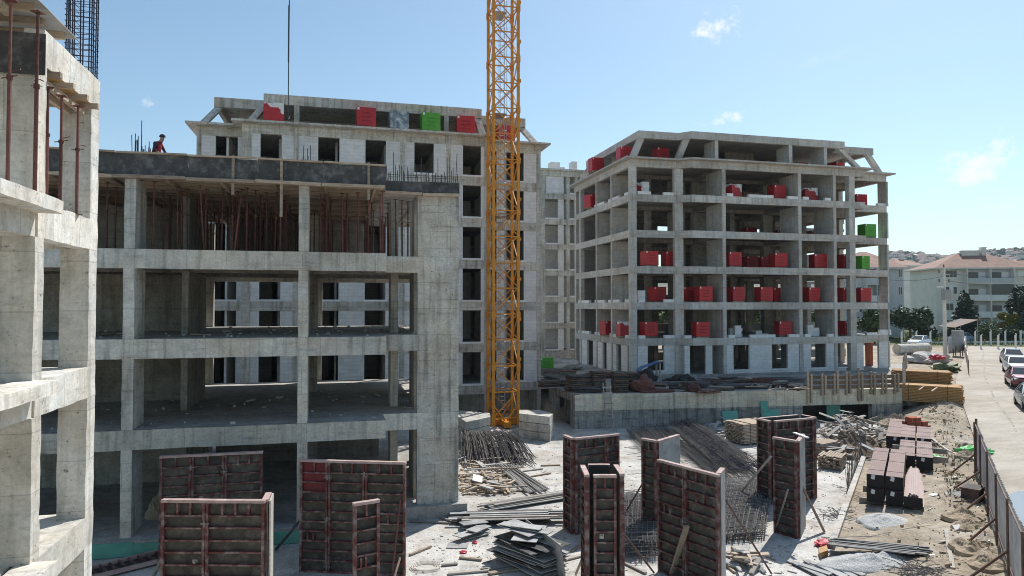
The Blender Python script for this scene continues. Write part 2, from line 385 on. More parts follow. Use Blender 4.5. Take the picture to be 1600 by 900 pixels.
g.f = [(j * nx + i, j * nx + i + 1, (j + 1) * nx + i + 1, (j + 1) * nx + i) for j in range(ny - 1) for i in range(nx - 1)]
g.m = [0] * len(g.f)

def ground_mat():
    m, nt, b = _new('site_earth'); P = _pos(nt)
    n1 = _noise(nt, P, 0.35, 6, 0.65); n2 = _noise(nt, P, 2.3, 6, 0.7); n3 = _noise(nt, P, 14, 4, 0.7)
    c = _ramp(nt, n1, [(0.3, (0.33, 0.27, 0.20)), (0.5, (0.46, 0.39, 0.305)), (0.7, (0.57, 0.505, 0.42))])
    c = _mix(nt, c, _ramp(nt, n2, [(0.3, 0.62), (0.6, 1.08)])); c = _mix(nt, c, _ramp(nt, n3, [(0.3, 0.75), (0.6, 1.05)]))
    # grass and scrub away from the site
    sep = _n(nt, 'ShaderNodeSeparateXYZ'); nt.links.new(P, sep.inputs[0])
    far = _ramp(nt, _math(nt, 'MULTIPLY', _math(nt, 'ADD', sep.outputs[0], sep.outputs[1]), 0.001), [(0.150, 0.0), (0.162, 1.0)])
    gr = _ramp(nt, n2, [(0.3, (0.07, 0.085, 0.035)), (0.55, (0.12, 0.13, 0.05)), (0.75, (0.30, 0.25, 0.15))])
    c = _mix(nt, c, gr, far, 'MIX')
    nt.links.new(c, b.inputs['Base Color']); b.inputs['Roughness'].default_value = 0.95; b.inputs['Specular IOR Level'].default_value = 0.15
    _bump(nt, b, _mix(nt, n2, n3, 0.5, 'MIX'), 0.9, 0.12)
    return m
ground = structure('ground', g, ground_mat())

def slab_mat():
    m, nt, b = _new('dusty_courtyard_concrete'); P = _pos(nt)
    n1 = _noise(nt, P, 0.25, 6, 0.65); n2 = _noise(nt, P, 1.3, 6, 0.7); n3 = _noise(nt, P, 11, 4, 0.7)
    c = _ramp(nt, n1, [(0.3, (0.36, 0.335, 0.30)), (0.5, (0.54, 0.515, 0.475)), (0.7, (0.64, 0.615, 0.575))])
    c = _mix(nt, c, _ramp(nt, n2, [(0.32, 0.60), (0.50, 0.98), (0.72, 1.08)])); c = _mix(nt, c, _ramp(nt, n3, [(0.32, 0.68), (0.58, 1.08)]))
    mud = _ramp(nt, _noise(nt, _map(nt, P, (0.6, 0.3, 1), (0, 0, 0.7)), 0.8, 7, 0.75), [(0.52, 0.0), (0.66, 0.8)])
    c = _mix(nt, c, (0.33, 0.27, 0.20), mud, 'MIX')
    nt.links.new(c, b.inputs['Base Color']); b.inputs['Roughness'].default_value = 0.9; b.inputs['Specular IOR Level'].default_value = 0.2
    _bump(nt, b, _mix(nt, n2, n3, 0.6, 'MIX'), 0.5, 0.04)
    return m
M['yard'] = slab_mat()
mb = MB(); poly = [(-40, -12), (-15.6, -12), (37.2, 40.8), (15.3, 43.4), (15.3, 48.5), (15.3, 95), (-40, 95)]
mb.prism(poly, -0.16, 0.0)
structure('courtyard_slab', mb, M['yard'])
mb = MB()   # low upstand with a white lime top along the slab's road-side edge
for i in range(30):
    a = 16 + i * 1.3; b_ = a + 1.29
    p, q = xy(a * RT2 - 2.6 + 4, -2.62), xy(b_ * RT2 - 2.6 + 4, -2.62)
    if a > 36 / 1: break
    p = (a, a + 3.72); q = (b_, b_ + 3.72)
    mb.bar((p[0], p[1], 0.06), (q[0], q[1], 0.06), 0.22, 0.2 + RND.uniform(-.03, .03))
structure('slab_kerb', mb, M['yard'])

def road_mat():
    m, nt, b = _new('dusty_road'); P = _pos(nt)
    n1 = _noise(nt, P, 0.3, 6, 0.6); n2 = _noise(nt, _map(nt, P, (0.5, 2.0, 1), (0, 0, math.radians(-45))), 1.0, 5, 0.7); n3 = _noise(nt, P, 16, 3, 0.7)
    c = _ramp(nt, n1, [(0.3, (0.37, 0.325, 0.265)), (0.55, (0.47, 0.42, 0.355)), (0.75, (0.53, 0.485, 0.425))])
    c = _mix(nt, c, _ramp(nt, n2, [(0.3, 0.80), (0.55, 1.03)])); c = _mix(nt, c, _ramp(nt, n3, [(0.3, 0.85), (0.6, 1.03)]))
    nt.links.new(c, b.inputs['Base Color']); b.inputs['Roughness'].default_value = 0.9; b.inputs['Specular IOR Level'].default_value = 0.2
    _bump(nt, b, n3, 0.5, 0.03); return m
mb = MB(); ss = [10 + 1.5 * i for i in range(68)]
for s in ss:
    for k in range(9):
        t0 = road_edge(s); t = t0 + (20 - t0) * k / 8
        x, y = xy(s + 0.25 * t * (1 if s > 100 else 0), t); mb.v.append((x, y, road_z(st(x, y)[0]) + 0.01))
for i in range(len(ss) - 1):
    for k in range(8): mb.f.append((i * 9 + k, (i + 1) * 9 + k, (i + 1) * 9 + k + 1, i * 9 + k + 1)); mb.m.append(0)
structure('road', mb, road_mat())
# gutter line down the road and a tyre-worn patch
mb = MB()
prev = None
for i in range(34):
    s = 48 + i * 1.7; t = 4.6 + 0.06 * max(0, s - 68) + 0.08 * math.sin(s * .4); x, y = xy(s, t); z = road_z(s) + 0.016
    n = xy(0, 0.07 + 0.02 * math.sin(s)); a, c = (x - n[0], y - n[1], z), (x + n[0], y + n[1], z)
    if prev: mb.add([prev[0], a, c, prev[1]], [(0, 1, 2, 3)])
    prev = (a, c)
structure('road_gutter', mb, plain('dark_road_seam', (0.40, 0.36, 0.30), 0.9, 0.5, 3, obj_space=False))
# puddle behind the fence
m_, nt_, b_ = _new('puddle_water'); b_.inputs['Base Color'].default_value = (0.30, 0.31, 0.31, 1); b_.inputs['Roughness'].default_value = 0.06
b_.inputs['Specular IOR Level'].default_value = 0.8; M['water'] = m_
mb = MB(); pc = gz(1592, 800, 0.32); n = 40; ps = []
for i in range(n):
    a = 2 * math.pi * i / n; w = 1 + 0.35 * noise.noise(Vector((math.cos(a) * 1.4, math.sin(a) * 1.4, 3)))
    o = Vector(xy(math.cos(a) * 3.1 * w, math.sin(a) * 0.85 * w)); x, y = pc.x + o.x + 0.35, pc.y + o.y - .35
    ps.append((x, y, road_z(st(x, y)[0]) + 0.018))
mb.add(ps, [tuple(range(n))])
o = structure('puddle', mb, M['water'])

# far hillside
def hill_h(r, th):
    d = math.degrees(th)
    top = 82 + 24 * sm(30, 75, d) + 14 * noise.noise(Vector((d * 0.09, 1.3, 0))) + 5 * noise.noise(Vector((d * 0.5, 7.3, 0)))
    return 5 + top * sm(420, 1500, r) + 7 * noise.noise(Vector((r * 0.004, d * 0.2, 2)))
mb = MB(); nr, nth = 26, 70
for i in range(nr):
    r = 330 + (2300 - 330) * i / (nr - 1)
    for j in range(nth):
        th = math.radians(-40 + 150 * j / (nth - 1)); mb.v.append((r * math.sin(th), r * math.cos(th), hill_h(r, th) - (6 if i == 0 else 0)))
for i in range(nr - 1):
    for j in range(nth - 1): mb.f.append((i * nth + j, i * nth + j + 1, (i + 1) * nth + j + 1, (i + 1) * nth + j)); mb.m.append(0)
m_, nt_, b_ = _new('scrub_hillside'); P_ = _pos(nt_)
c_ = _ramp(nt_, _noise(nt_, P_, 0.02, 8, 0.7), [(0.35, (0.08, 0.09, 0.05)), (0.55, (0.17, 0.165, 0.11)), (0.75, (0.30, 0.27, 0.21))])
nt_.links.new(c_, b_.inputs['Base Color']); b_.inputs['Roughness'].default_value = 1
structure('hills', mb, m_)

# ------------------------------------------------------------------ left wing, close to the lens
WX = -4.9
wing = thing('concrete_building', 'pale raw concrete wing at the left edge, sunlit on its right side', 'building', (-8, 11, 0))
WZ = [3.85, 6.85, 9.85]
def rpart(name, par, mat, *b, seg=0.25, amp=0.013):
    m = MB(); m.rough(*b, seg=seg, amp=amp); return wpart(name, m, mat, par)
MW = M['conc_wing']
zs = [0.0] + WZ + [12.8]
for k in range(4):
    z0, z1 = zs[k], zs[k + 1]
    rpart('column', wing, MW, WX - 0.52, WX, 15.45, 15.9, z0, z1 - (0.0 if k == 3 else 0.0) - 0.6)
    rpart('column', wing, MW, WX - 1.35, WX + 0.01, 12.88, 13.24, z0, z1 - 0.6 if k < 3 else 12.55)
    rpart('column', wing, MW, -9.4, -8.9, 15.4, 15.9, z0, z1 - 0.2, seg=1)
    rpart('column', wing, MW, -9.4, -8.9, 10.4, 10.9, z0, z1 - 0.2, seg=1)
for k, z in enumerate(WZ):
    rpart('slab', wing, MW, -9.6, WX - 0.28, 3.0, 15.88, z - 0.2, z, seg=0.6, amp=0.008)
    rpart('edge_beam', wing, MW, WX - 0.3, WX + 0.004, 13.0, 15.9, z - 0.6, z + 0.012, amp=0.016)
    rpart('balcony_slab', wing, MW, WX - 0.2, WX + 0.38, 3.0, 12.99, z - 0.2, z + 0.015, amp=0.014)
    rpart('edge_beam', wing, MW, WX - 0.3, WX - 0.02, 3.0, 12.95, z - 0.6, z - 0.19, seg=0.5)
    rpart('edge_beam', wing, MW, -9.6, WX - 0.31, 15.6, 15.89, z - 0.6, z - 0.205, seg=0.6)
# the newest beam, just struck
rpart('edge_beam', wing, MW, WX - 0.3, WX + 0.004, 13.1, 15.9, 12.2, 12.8, amp=0.014)
rpart('edge_beam', wing, MW, -9.6, WX - 0.31, 15.6, 15.89, 12.2, 12.6, seg=0.6)
# formwork deck over the near bay
deck = thing('slab_formwork', 'plywood deck formwork on timber joists above the left wing, seen from below', 'formwork', (-6, 10, 12.9))
pe = gz(121, 62, 13.15)
m = MB(); m.box(-9.5, pe.x, 4.0, pe.y, 13.15, 13.168); wpart('deck_sheet', m, M['ply_grey'], deck)
for i in range(5):
    y = pe.y - 0.3 - i * 0.62
    m = MB(); m.box(-9.4, pe.x - 0.12 - 0.1 * (i % 2), y - 0.05, y + 0.05, 13.03, 13.148); wpart('joist', m, M['wood'], deck)
for x in (-5.35, -6.6):
    m = MB(); m.box(x - 0.05, x + 0.05, 6.0, 12.9, 12.90, 13.028); wpart('bearer', m, M['wood'], deck)
m = MB(); m.box(-9.3, WX + 0.14, 12.80, 12.82, 11.93, 12.62); wpart('side_board', m, M['ply'], deck)
for x in (-5.9, -6.6):
    m = MB(); m.box(x - .04, x + .04, 12.735, 12.797, 11.9, 12.9); wpart('stud', m, M['wood'], deck)
bform = thing('beam_formwork', 'yellow plywood soffit and timbers under the new beam of the left wing', 'formwork', (-5, 14.5, 12.2))
m = MB(); m.box(WX - 0.55, WX - 0.03, 13.26, 15.44, 12.172, 12.19); wpart('soffit_board', m, M['ply_clean'], bform)
for y in (13.4, 14.0, 14.7, 15.3):
    m = MB(); m.box(WX - 0.75, WX + 0.17, y - 0.05, y + 0.05, 12.07, 12.17); wpart('cross_timber', m, M['wood'], bform)
for x in (WX - 0.42, WX - 0.15):
    m = MB(); m.box(x - .045, x + .045, 13.3, 15.42, 11.96, 12.068); wpart('bearer', m, M['wood'], bform)
# tall reinforcement cage rising from the far corner column
cage = thing('rebar_cage', 'tall blue-black column rebar cage rising above the left wing', 'rebar cage', (WX - .25, 15.68, 12.8))
cz0, cz1 = 12.75, 17.6
for i in range(4):
    for j in range(4):
        if 0 < i < 3 and 0 < j < 3: continue
        x = WX - 0.50 + 0.155 * i; y = 15.49 + 0.115 * j
        m = MB(); m.tube((x, y, cz0), (x + RND.uniform(-.03, .03), y + RND.uniform(-.03, .03), cz1), 0.013, 6); wpart('bar', m, M['rebar_blue'], cage)
z = cz0 + 0.1
while z < cz1:
    m = MB(); x0, x1, y0, y1 = WX - 0.52, WX - 0.02, 15.47, 15.86; dz = RND.uniform(-.02, .02)
    m.path([(x0, y0, z), (x1, y0, z + dz), (x1, y1, z), (x0, y1, z - dz), (x0, y0, z)], 0.007, 4)
    m.tube((x0 + .16, y0, z + .03), (x0 + .16, y1, z + .03), 0.006, 4)
    wpart('tie', m, M['rebar_blue'], cage); z += 0.115

# ------------------------------------------------------------------ front block
FY, FB = 25.0, 39.0
front = thing('concrete_building', 'grey raw concrete block in the centre left with open floors and pier', 'building', (-3, 32, 0))
FZ = [4.0, 7.0, 10.0]
MC = M['conc']
XL = -16.0
X1, X2, XE, XP0, XP1, XP2 = -6.92, -1.39, 1.65, 2.93, 4.19, 4.53
PY = 26.4
# raft with mint foam edge
m = MB(); m.prism([(XL, FY - 0.35), (XE + 0.3, FY - 0.35), (XE + .3, PY - 0.3), (XP2 + 0.3, PY - 0.3), (XP2 + 0.3, FB + 0.4), (XL, FB + 0.4)], 0.004, 0.5)
wpart('raft', m, M['slab'], front)
for i in range(14):
    x0 = XL + 1.2 * i; x1 = x0 + 1.19
    if x1 > XE + .3: break
    m = MB(); m.rough(x0, x1, FY - 0.41, FY - 0.353, 0.02, 0.44 + RND.uniform(-.05, .04), seg=.5, amp=.008); wpart('foam_board', m, M['xps'], front)
fl = [0.5] + FZ
for k, z in enumerate(FZ):
    m = MB(); m.prism([(XL, FY + 0.28), (XE - 0.02, FY + 0.28), (XE - .02, PY + 0.28), (XP2 - 0.02, PY + 0.28), (XP2 - 0.02, FB - .28), (XL, FB - .28)], z - 0.18, z - 0.003)
    wpart('floor_slab', m, M['slab'], front)
    bx = [XL, -12, X1 + 0.33, X2 + 0.32, XE]
    for a, b in zip(bx, bx[1:]):
        rpart('edge_beam', front, MC, a, b - 0.004, FY, FY + 0.3, z - 0.65, z, seg=0.3, amp=0.012)
    rpart('edge_beam', front, MC, XE + 0.0, XP2, PY - 0.004, PY + 0.3, z - 0.62, z + 0.004, amp=0.012)
    rpart('edge_beam', front, MC, XE - 0.3, XE - 0.004, FY + 0.303, PY + 0.3, z - 0.62, z - .004, amp=0.01)
    rpart('edge_beam', front, MC, XL, XP2, FB - 0.3, FB, z - 0.6, z, seg=1, amp=.01)
    rpart('edge_beam', front, MC, XP2 - 0.3, XP2 - .003, PY + 0.31, FB - 0.31, z - 0.6, z - .002, seg=1, amp=.01)
    for yy in (30.2, 34.4):
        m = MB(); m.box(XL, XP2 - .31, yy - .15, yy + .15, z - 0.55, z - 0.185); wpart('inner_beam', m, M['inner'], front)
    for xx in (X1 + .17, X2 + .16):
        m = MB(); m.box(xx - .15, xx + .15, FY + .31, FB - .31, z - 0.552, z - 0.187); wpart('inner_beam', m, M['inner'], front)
for k in range(4):
    z0 = fl[k]; z1 = (FZ + [13.0])[k] - 0.65
    top = 12.36 if k == 3 else z1
    rpart('column', front, MC, X1, X1 + 0.34, FY + 0.006, FY + 1.3, z0 - (.0 if k else .05), top, amp=0.012)
    rpart('column', front, MC, X2, X2 + 0.33, FY + 0.006, FY + 1.0, z0, top, amp=0.012)
    rpart('column', front, MC, -12.2, -11.85, FY + 0.006, FY + 1.2, z0, top, seg=.6)
    pt = (FZ[k] - 0.62) if k < 3 else 12.42
    rpart('pier', front, MC, XP0, XP1 - 0.006, PY + 0.002, PY + 0.36, z0, pt, seg=.35, amp=0.012)
    rpart('pier', front, MC, XP1, XP2 + 0.002, PY + 0.012, PY + 0.5, z0, pt, seg=.35, amp=0.012)
    # inner columns and shear walls
    m = MB(); m.box(2.05, 2.35, 28.3, 29.6, z0, z1 + .1); wpart('column', m, MC, front)
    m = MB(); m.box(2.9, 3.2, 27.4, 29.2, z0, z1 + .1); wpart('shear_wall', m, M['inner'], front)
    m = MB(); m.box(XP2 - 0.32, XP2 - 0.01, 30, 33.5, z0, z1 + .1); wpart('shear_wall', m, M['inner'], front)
    for xx in (-6.9, -1.4, 3.9):
        m = MB(); m.box(xx, xx + 0.4, 33.9, 34.5, z0, z1 + .1); wpart('column', m, MC, front)
        m = MB(); m.box(xx, xx + 0.5, FB - 0.34, FB - .04, z0, z1 + .1); wpart('column', m, MC, front)
    m = MB(); m.box(XL, -5.75, 32.6, 32.85, z0, z1 + .1); wpart('shear_wall', m, M['inner'], front)
    m = MB(); m.box(-6.0, -5.76, 29.2, 32.59, z0, z1 + .1); wpart('shear_wall', m, M['inner'], front)
    m = MB(); m.box(-9.4, -9.1, 27.2, 29.0, z0, z1 + .1); wpart('shear_wall', m, M['inner'], front)
    if k == 3:
        m = MB(); m.box(-5.2, 1.4, 36.4, 36.6, z0, z1 + .1); wpart('shear_wall', m, M['inner'], front)
    if k == 0:
        m = MB(); m.box(-5.7, 2.0, 35.5, 35.7, z0, z1 + .1); wpart('shear_wall', m, M['inner'], front)

# beam-side formwork along the top of the front block
def boards_form(name, label, x0, x1, y, z0, z1, n, rail=True):
    f = thing(name, label, 'formwork', ((x0 + x1) / 2, y, z0))
    w = (x1 - x0) / n
    for i in range(n):
        a = x0 + w * i
        m = MB(); m.box(a + 0.004, a + w - 0.004, y + RND.uniform(-.006, .006), y + 0.02, z0, z1 + RND.uniform(-.03, .02)); wpart('side_sheet', m, M['ply'], f)
        m = MB(); m.bar((a + 0.02, y - .06, z1 + 0.03 + RND.uniform(-.02, .02)), (a + w - .01, y - .06, z1 + 0.03 + RND.uniform(-.03, .03)), 0.1, 0.06); 
        if rail: wpart('top_rail', m, M['wood'], f)
        m = MB(); m.bar((a - 0.04, y - .11, z0 - 0.04 + RND.uniform(-.02, .02)), (a + w - .06, y - .11, z0 - 0.04 + RND.uniform(-.02, .02)), 0.18, 0.11); wpart('bottom_rail', m, M['wood'], f)
    return f
f1 = boards_form('beam_formwork', 'dark plywood edge formwork with timber rails along the top of the front block', XL, 1.63, FY - 0.03, 12.42, 13.16, 8)
for px in (362, 438, 575):
    x = XatY(px, FY - .1); m = MB(); m.box(x - .045, x + .045, FY - .14, FY - .05, 11.9 if px != 438 else 11.2, 13.25); wpart('stud', m, M['wood'], f1)
f2 = boards_form('beam_formwork', 'lower plywood edge formwork beside the concrete pier with bars behind it', XE + .05, XP2 + .02, PY - 0.03, 12.44, 12.92, 2, False)
# deck on the front block
dk = thing('slab_formwork', 'plywood slab deck on joists shading the propped top floor of the front block', 'formwork', (-4, 32, 12.4))
for i in range(7):
    x0 = XL + 2.5 * i; x1 = min(x0 + 2.49, 4.4)
    m = MB(); m.box(x0, x1, FY + 0.02, FB, 12.60, 12.62); wpart('deck_sheet', m, M['ply'], dk)
for i in range(16):
    y = FY + 0.35 + i * 0.85; m = MB(); m.box(XL, 4.4 if y > PY else 1.6, y - .05, y + .05, 12.48, 12.598); wpart('joist', m, M['wood'], dk)
for i in range(11):
    x = -14.5 + i * 1.75
    m = MB(); m.box(x - .05, x + .05, (PY if x > 1.6 else FY) + .3, FB - .3, 12.36, 12.478); wpart('bearer', m, M['wood'], dk)
# fresh slab on the deck's rear so that the top reads solid
m = MB(); m.box(XL, 1.6, FY + .05, FB, 12.621, 12.80); wpart('steel_mat_layer', m, M['rebar'], dk)

# ------------------------------------------------------------------ shared framing helpers for the finished concrete frames
def seg_beam(par, p, q, z0, z1, mat, inw=0.3, name='edge_beam', lift=0.0):
    p, q = Vector((*p, 0)), Vector((*q, 0)); d = (q - p).normalized(); n = Vector((-d.y, d.x, 0))   # inward = left of travel
    p = p + d * .003; q = q - d * .003
    m = MB(); m.hexa(p + Vector((0, 0, z0 + lift)), q - p, n * inw, (0, 0, z1 - z0))
    return wpart(name, m, mat, par)
def bx(par, name, mat, *b):
    m = MB(); m.box(*b); return wpart(name, m, mat, par)
def poly_slab(par, name, mat, poly, z0, z1):
    m = MB(); m.prism(poly, z0, z1); return wpart(name, m, mat, par)
def slanted(par, p, q, w, d, mat):
    m = MB(); p, q = Vector(p), Vector(q)
    m.hexa(p - Vector((w / 2, 0, 0)), (w, 0, 0), (0, d, 0), q - p); return wpart('sloping_column', m, mat, par)

# ------------------------------------------------------------------ right block with the mansard frame
MR = M['conc_right']
RZ = [2.4, 5.4, 8.4, 11.4, 14.4, 17.4]
right = thing('concrete_building', 'six storey grey concrete frame with mansard top holding red pallets, right of the crane', 'building', (36, 58, 2.2))
YA, YM, YE, YR = 52.2, 51.4, 52.9, 66.0
XA, XB, XC, XD, XF = 23.3, 27.5, 28.5, 45.7, 49.4
OUT = [(XA, YR), (XA, YA), (XB, YA), (XC, YM), (XD, YM), (XD, YE), (XF, YE), (XF, YR)]
for k, z in enumerate(RZ[1:] + [20.28]):
    inner = [(XA + .28, YR - .28), (XA + .28, YA + .28), (XB + .12, YA + .28), (XC + .12, YM + .28), (XD - .28, YM + .28), (XD - .28, YE + .28), (XF - .28, YE + .28), (XF - .28, YR - .28)]
    if k < 5: poly_slab(right, 'floor_slab', M['slab'], inner, z - 0.16, z - 0.004)
    for i, (p, q) in enumerate(zip(OUT, OUT[1:] + OUT[:1])):
        n = 3 if i == 3 else (2 if i == 0 else 1)
        for j in range(n):
            a = Vector(p).lerp(Vector(q), j / n); b = Vector(p).lerp(Vector(q), (j + 1) / n)
            seg_beam(right, a, b, z - 0.60, z, MR, lift=0.002 * (i % 3) + .001 * j)
    for yy in (57.6, 61.6):
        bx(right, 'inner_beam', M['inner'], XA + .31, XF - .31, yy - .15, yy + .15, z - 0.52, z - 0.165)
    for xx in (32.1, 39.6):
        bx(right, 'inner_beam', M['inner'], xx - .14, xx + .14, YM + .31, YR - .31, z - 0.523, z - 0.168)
bx(right, 'floor_slab', M['slab'], XA + .05, XF, YE, YR, 2.21, 2.40)
bx(right, 'floor_slab', M['slab'], XA + .05, XD, YM + .02, YE - .003, 2.21, 2.40)
fins = [(XatY(1130, YM), XatY(1135.3, YM)), (XatY(1249, YM), XatY(1254, YM)), (XatY(1304, YM), XatY(1308.5, YM))]
rcols = [(XA + .005, XA + .58, YA + .005, YA + .42), (27.3, 28.08, 52.12, 52.5)] + [(a, b, YM + .004, 54.0) for a, b in fins] + \
        [(XatY(1329, YM), XatY(1338, YM), YM + .005, YM + .5), (XatY(1390, YE), XF - .004, YE + .005, YE + 1.1),
         (XA + .004, XA + 2.4, 56.2, 56.45), (XA + .004, XA + 2.4, 59.85, 60.1), (XA + .004, XA + .4, 64.2, 64.6),
         (XA + .006, XA + .4, 65.6, YR - .004), (XF - .5, XF - .005, 58.6, 59.2), (XF - .5, XF - .005, 65.4, YR - .004)]
rin = [(x, x + .5, y, y + .5) for x in (27.2, 31.9, 35.8, 39.4, 43.0) for y in (57.4, 61.4)] + [(x, x + .5, YR - .34, YR - .04) for x in (27.2, 31.9, 35.8, 39.4, 43.0)]
tops = RZ[1:] + [20.28]
for k, z0 in enumerate(RZ):
    z1 = tops[k] - 0.60
    for c in rcols: bx(right, 'column', MR, *c, z0, z1)
    for c in rin: bx(right, 'column', M['inner'], *c, z0, z1 + .05)
    # rear wall of blocks greyed to deepen the interior shade, with window openings, and inner partitions
    wins = [(1026, 1044), (1156, 1163), (1176, 1187), (1214, 1223), (1265, 1283), (1307, 1318)]
    xw = [(XatY(a, YR), XatY(b, YR)) for a, b in wins]
    e = [XA + .4] + [v for w in xw for v in w] + [XF - 3.2]
    for i in range(0, len(e), 2):
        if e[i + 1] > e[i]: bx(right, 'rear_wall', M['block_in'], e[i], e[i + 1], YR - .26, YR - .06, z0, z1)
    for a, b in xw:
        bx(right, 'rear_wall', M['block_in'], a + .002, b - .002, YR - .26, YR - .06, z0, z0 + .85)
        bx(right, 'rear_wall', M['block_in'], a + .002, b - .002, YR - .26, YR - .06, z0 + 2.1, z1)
    for a, b in ((XatY(1045, 57.9), XatY(1072, 57.9)), (XatY(1084, 57.9), XatY(1117, 57.9)), (XatY(1190, 57.9), XatY(1209, 57.9)), (XatY(1232, 57.9), XatY(1262, 57.9)), (XatY(1288, 57.9), XatY(1306, 57.9))):
        bx(right, 'partition', M['inner'], a, b, 57.95, 58.1, z0, z1 + .08)
    bx(right, 'stair_core', M['inner'], XatY(1098, 60), XatY(1124, 60), 60.0, 60.2, z0, z1 + .08)
# ground-floor infill of white blocks
def infill(par, Y, z0, z1, segs, thick=0.2, mat=None):
    for a, b in segs:
        bx(par, 'block_wall', mat or M['block'], XatY(a, Y), XatY(b, Y), Y + .05, Y + .05 + thick, z0, z1)
def sill(par, Y, a, b, z): bx(par, 'sill', M['aac'], XatY(a, Y) - .04, XatY(b, Y) + .04, Y - .06, Y + .22, z, z + .10)
infill(right, YA, 2.4, 4.8, [(996.5, 1012), (1038, 1054.5)])
infill(right, YM, 2.4, 4.8, [(1070, 1078), (1103, 1113), (1136, 1146), (1171, 1206), (1231, 1248.5), (1255, 1267), (1291, 1303.5), (1338.5, 1349)])
infill(right, YE, 2.4, 4.8, [(1373, 1389.5)])
for Y, a, b in ((YA, 1012, 1038), (YM, 1146, 1171), (YM, 1206, 1231), (YM, 1267, 1291), (YM, 1309, 1322)):
    bx(right, 'block_wall', M['block'], XatY(a, Y) + .003, XatY(b, Y) - .003, Y + .06, Y + .24, 2.4, 2.62); sill(right, Y, a, b, 2.622)
for a, b in ((53.0, 54.3), (55.4, 56.15), (56.5, 57.6), (58.6, 59.8), (60.15, 61.0), (62.6, 64.1)):
    bx(right, 'block_wall', M['block'], XA + .05, XA + .25, a, b, 2.4, 4.8)
bx(right, 'door_panel', M['brick'], XatY(1352, 55), XatY(1363, 55), 55, 55.1, 2.4, 4.6)
# mansard storey
CORN = [(XA - .55, YR + .4), (XA - .55, YA - .55), (XB - .2, YA - .55), (XC - .2, YM - .55), (XD + .55, YM - .55), (XD + .55, YE - .55), (XF + .55, YE - .55), (XF + .55, YR + .4)]
poly_slab(right, 'cornice_slab', MR, CORN, 20.287, 20.42)
c0 = gz(998, 203.5, 22.7); rx0, ry0 = c0.x, c0.y; rym = ry0 - 0.85; rxm = XatY(1083, rym); rxe = XatY(1323, rym); rxf = XatY(1368, ry0 + .7)
ROOF = [(rx0, YR - 1.4), (rx0, ry0), (rxm - .8, ry0), (rxm, rym), (rxe, rym), (rxe, ry0 + .7), (rxf, ry0 + .7), (rxf, YR - 1.4)]
poly_slab(right, 'roof_slab', MR, ROOF, 22.45, 22.70)
for i, (p, q) in enumerate(zip(ROOF, ROOF[1:] + ROOF[:1])):
    n = 3 if i == 3 else 1
    for j in range(n):
        a = Vector(p).lerp(Vector(q), j / n); b = Vector(p).lerp(Vector(q), (j + 1) / n)
        dd = (b - a).normalized(); off = Vector((dd.y, -dd.x)) * 0.01
        seg_beam(right, a + off, b + off, 22.08, 22.66 + .004 * i, MR, name='roof_beam')
for p, q in (((XA + .35, YA + .1, 20.42), (rx0 + .3, ry0 + .1, 22.1)), ((27.7, YA + .0, 20.42), (rxm - .3, rym + .25, 22.1)), ((XD - .3, YM + .2, 20.42), (rxe - .35, rym + .15, 22.1)), ((XF - .35, YE + .2, 20.42), (rxf - .4, ry0 + .8, 22.1))):
    slanted(right, p, q, 0.55, 0.4, MR)
for px in (1122.5, 1239, 1293.5):
    x = XatY(px, rym); bx(right, 'column', MR, x - .2, x + .12, rym + .02, rym + 1.8, 20.42, 22.09)
for y in (56, 60, 63.8):
    bx(right, 'column', MR, rx0 + .02, rx0 + .9, y, y + .25, 20.42, 22.09)
for x in (29, 33.5, 38, 42):
    for y in (58, 62.5): bx(right, 'column', MR, x, x + .45, y, y + .45, 20.42, 22.46)
bx(right, 'partition', M['inner'], rx0 + 3, rxe - 1, 59.0, 59.2, 20.42, 22.46); bx(right, 'partition', M['inner'], XatY(1135, 56.5), XatY(1180, 56.5), 56.5, 56.7, 20.42, 22.46)
slanted(right, (XA + .3, YR - .6, 20.42), (rx0 + .3, YR - 1.9, 22.1), .5, .4, MR)

# ------------------------------------------------------------------ back block with white block infill
back = thing('concrete_building', 'concrete block with white masonry infill and mansard top, behind the front block', 'building', (2, 56, 0))
BM, BS, BR_ = 48.2, 49.6, 63.0
lay_left = [('C', 304, 311), ('I', 311, 332.5), ('W', 332.5, 370), ('I', 370, 376)]
lay_main = [('C', 376, 390), ('I', 390, 403), ('W', 403, 439), ('I', 439, 457), ('C', 457, 464), ('I', 464, 494), ('W', 494, 530), ('I', 530, 568.5), ('W', 568.5, 603.5), ('I', 603.5, 624.5), ('C', 624.5, 632), ('I', 632, 645.5), ('W', 645.5, 678.5), ('I', 678.5, 697), ('C', 697, 704), ('I', 704, 722), ('W', 722, 753), ('I', 753, 757), ('C', 757, 764)]
lay_right = [('I', 776, 789), ('W', 789, 820), ('I', 820, 839), ('C', 839, 845)]
bl, bm0, bm1, br = XatY(303.5, BS), XatY(375, BM), XatY(765, BM), XatY(845.5, BS)
BOUT = [(bl, BR_), (bl, BS), (bm0, BS), (bm0, BM), (bm1, BM), (bm1, BS), (br, BS), (br, BR_)]
btops = RZ + [20.28]
for k, z in enumerate(btops):
    if k < 6: poly_slab(back, 'floor_slab', M['slab'], [(bl + .28, BR_ - .3), (bl + .28, BS + .28), (bm0 + .3, BS + .28), (bm0 + .3, BM + .28), (bm1 - .3, BM + .28), (bm1 - .3, BS + .28), (br - .28, BS + .28), (br - .28, BR_ - .3)], z - .16, z - .004)
    for i, (p, q) in enumerate(zip(BOUT, BOUT[1:] + BOUT[:1])):
        n = 4 if i == 3 else 1
        for j in range(n):
            seg_beam(back, Vector(p).lerp(Vector(q), j / n), Vector(p).lerp(Vector(q), (j + 1) / n), z - (.62 if k < 6 else .62), z, MC, lift=.002 * (i % 3) + .001 * j)
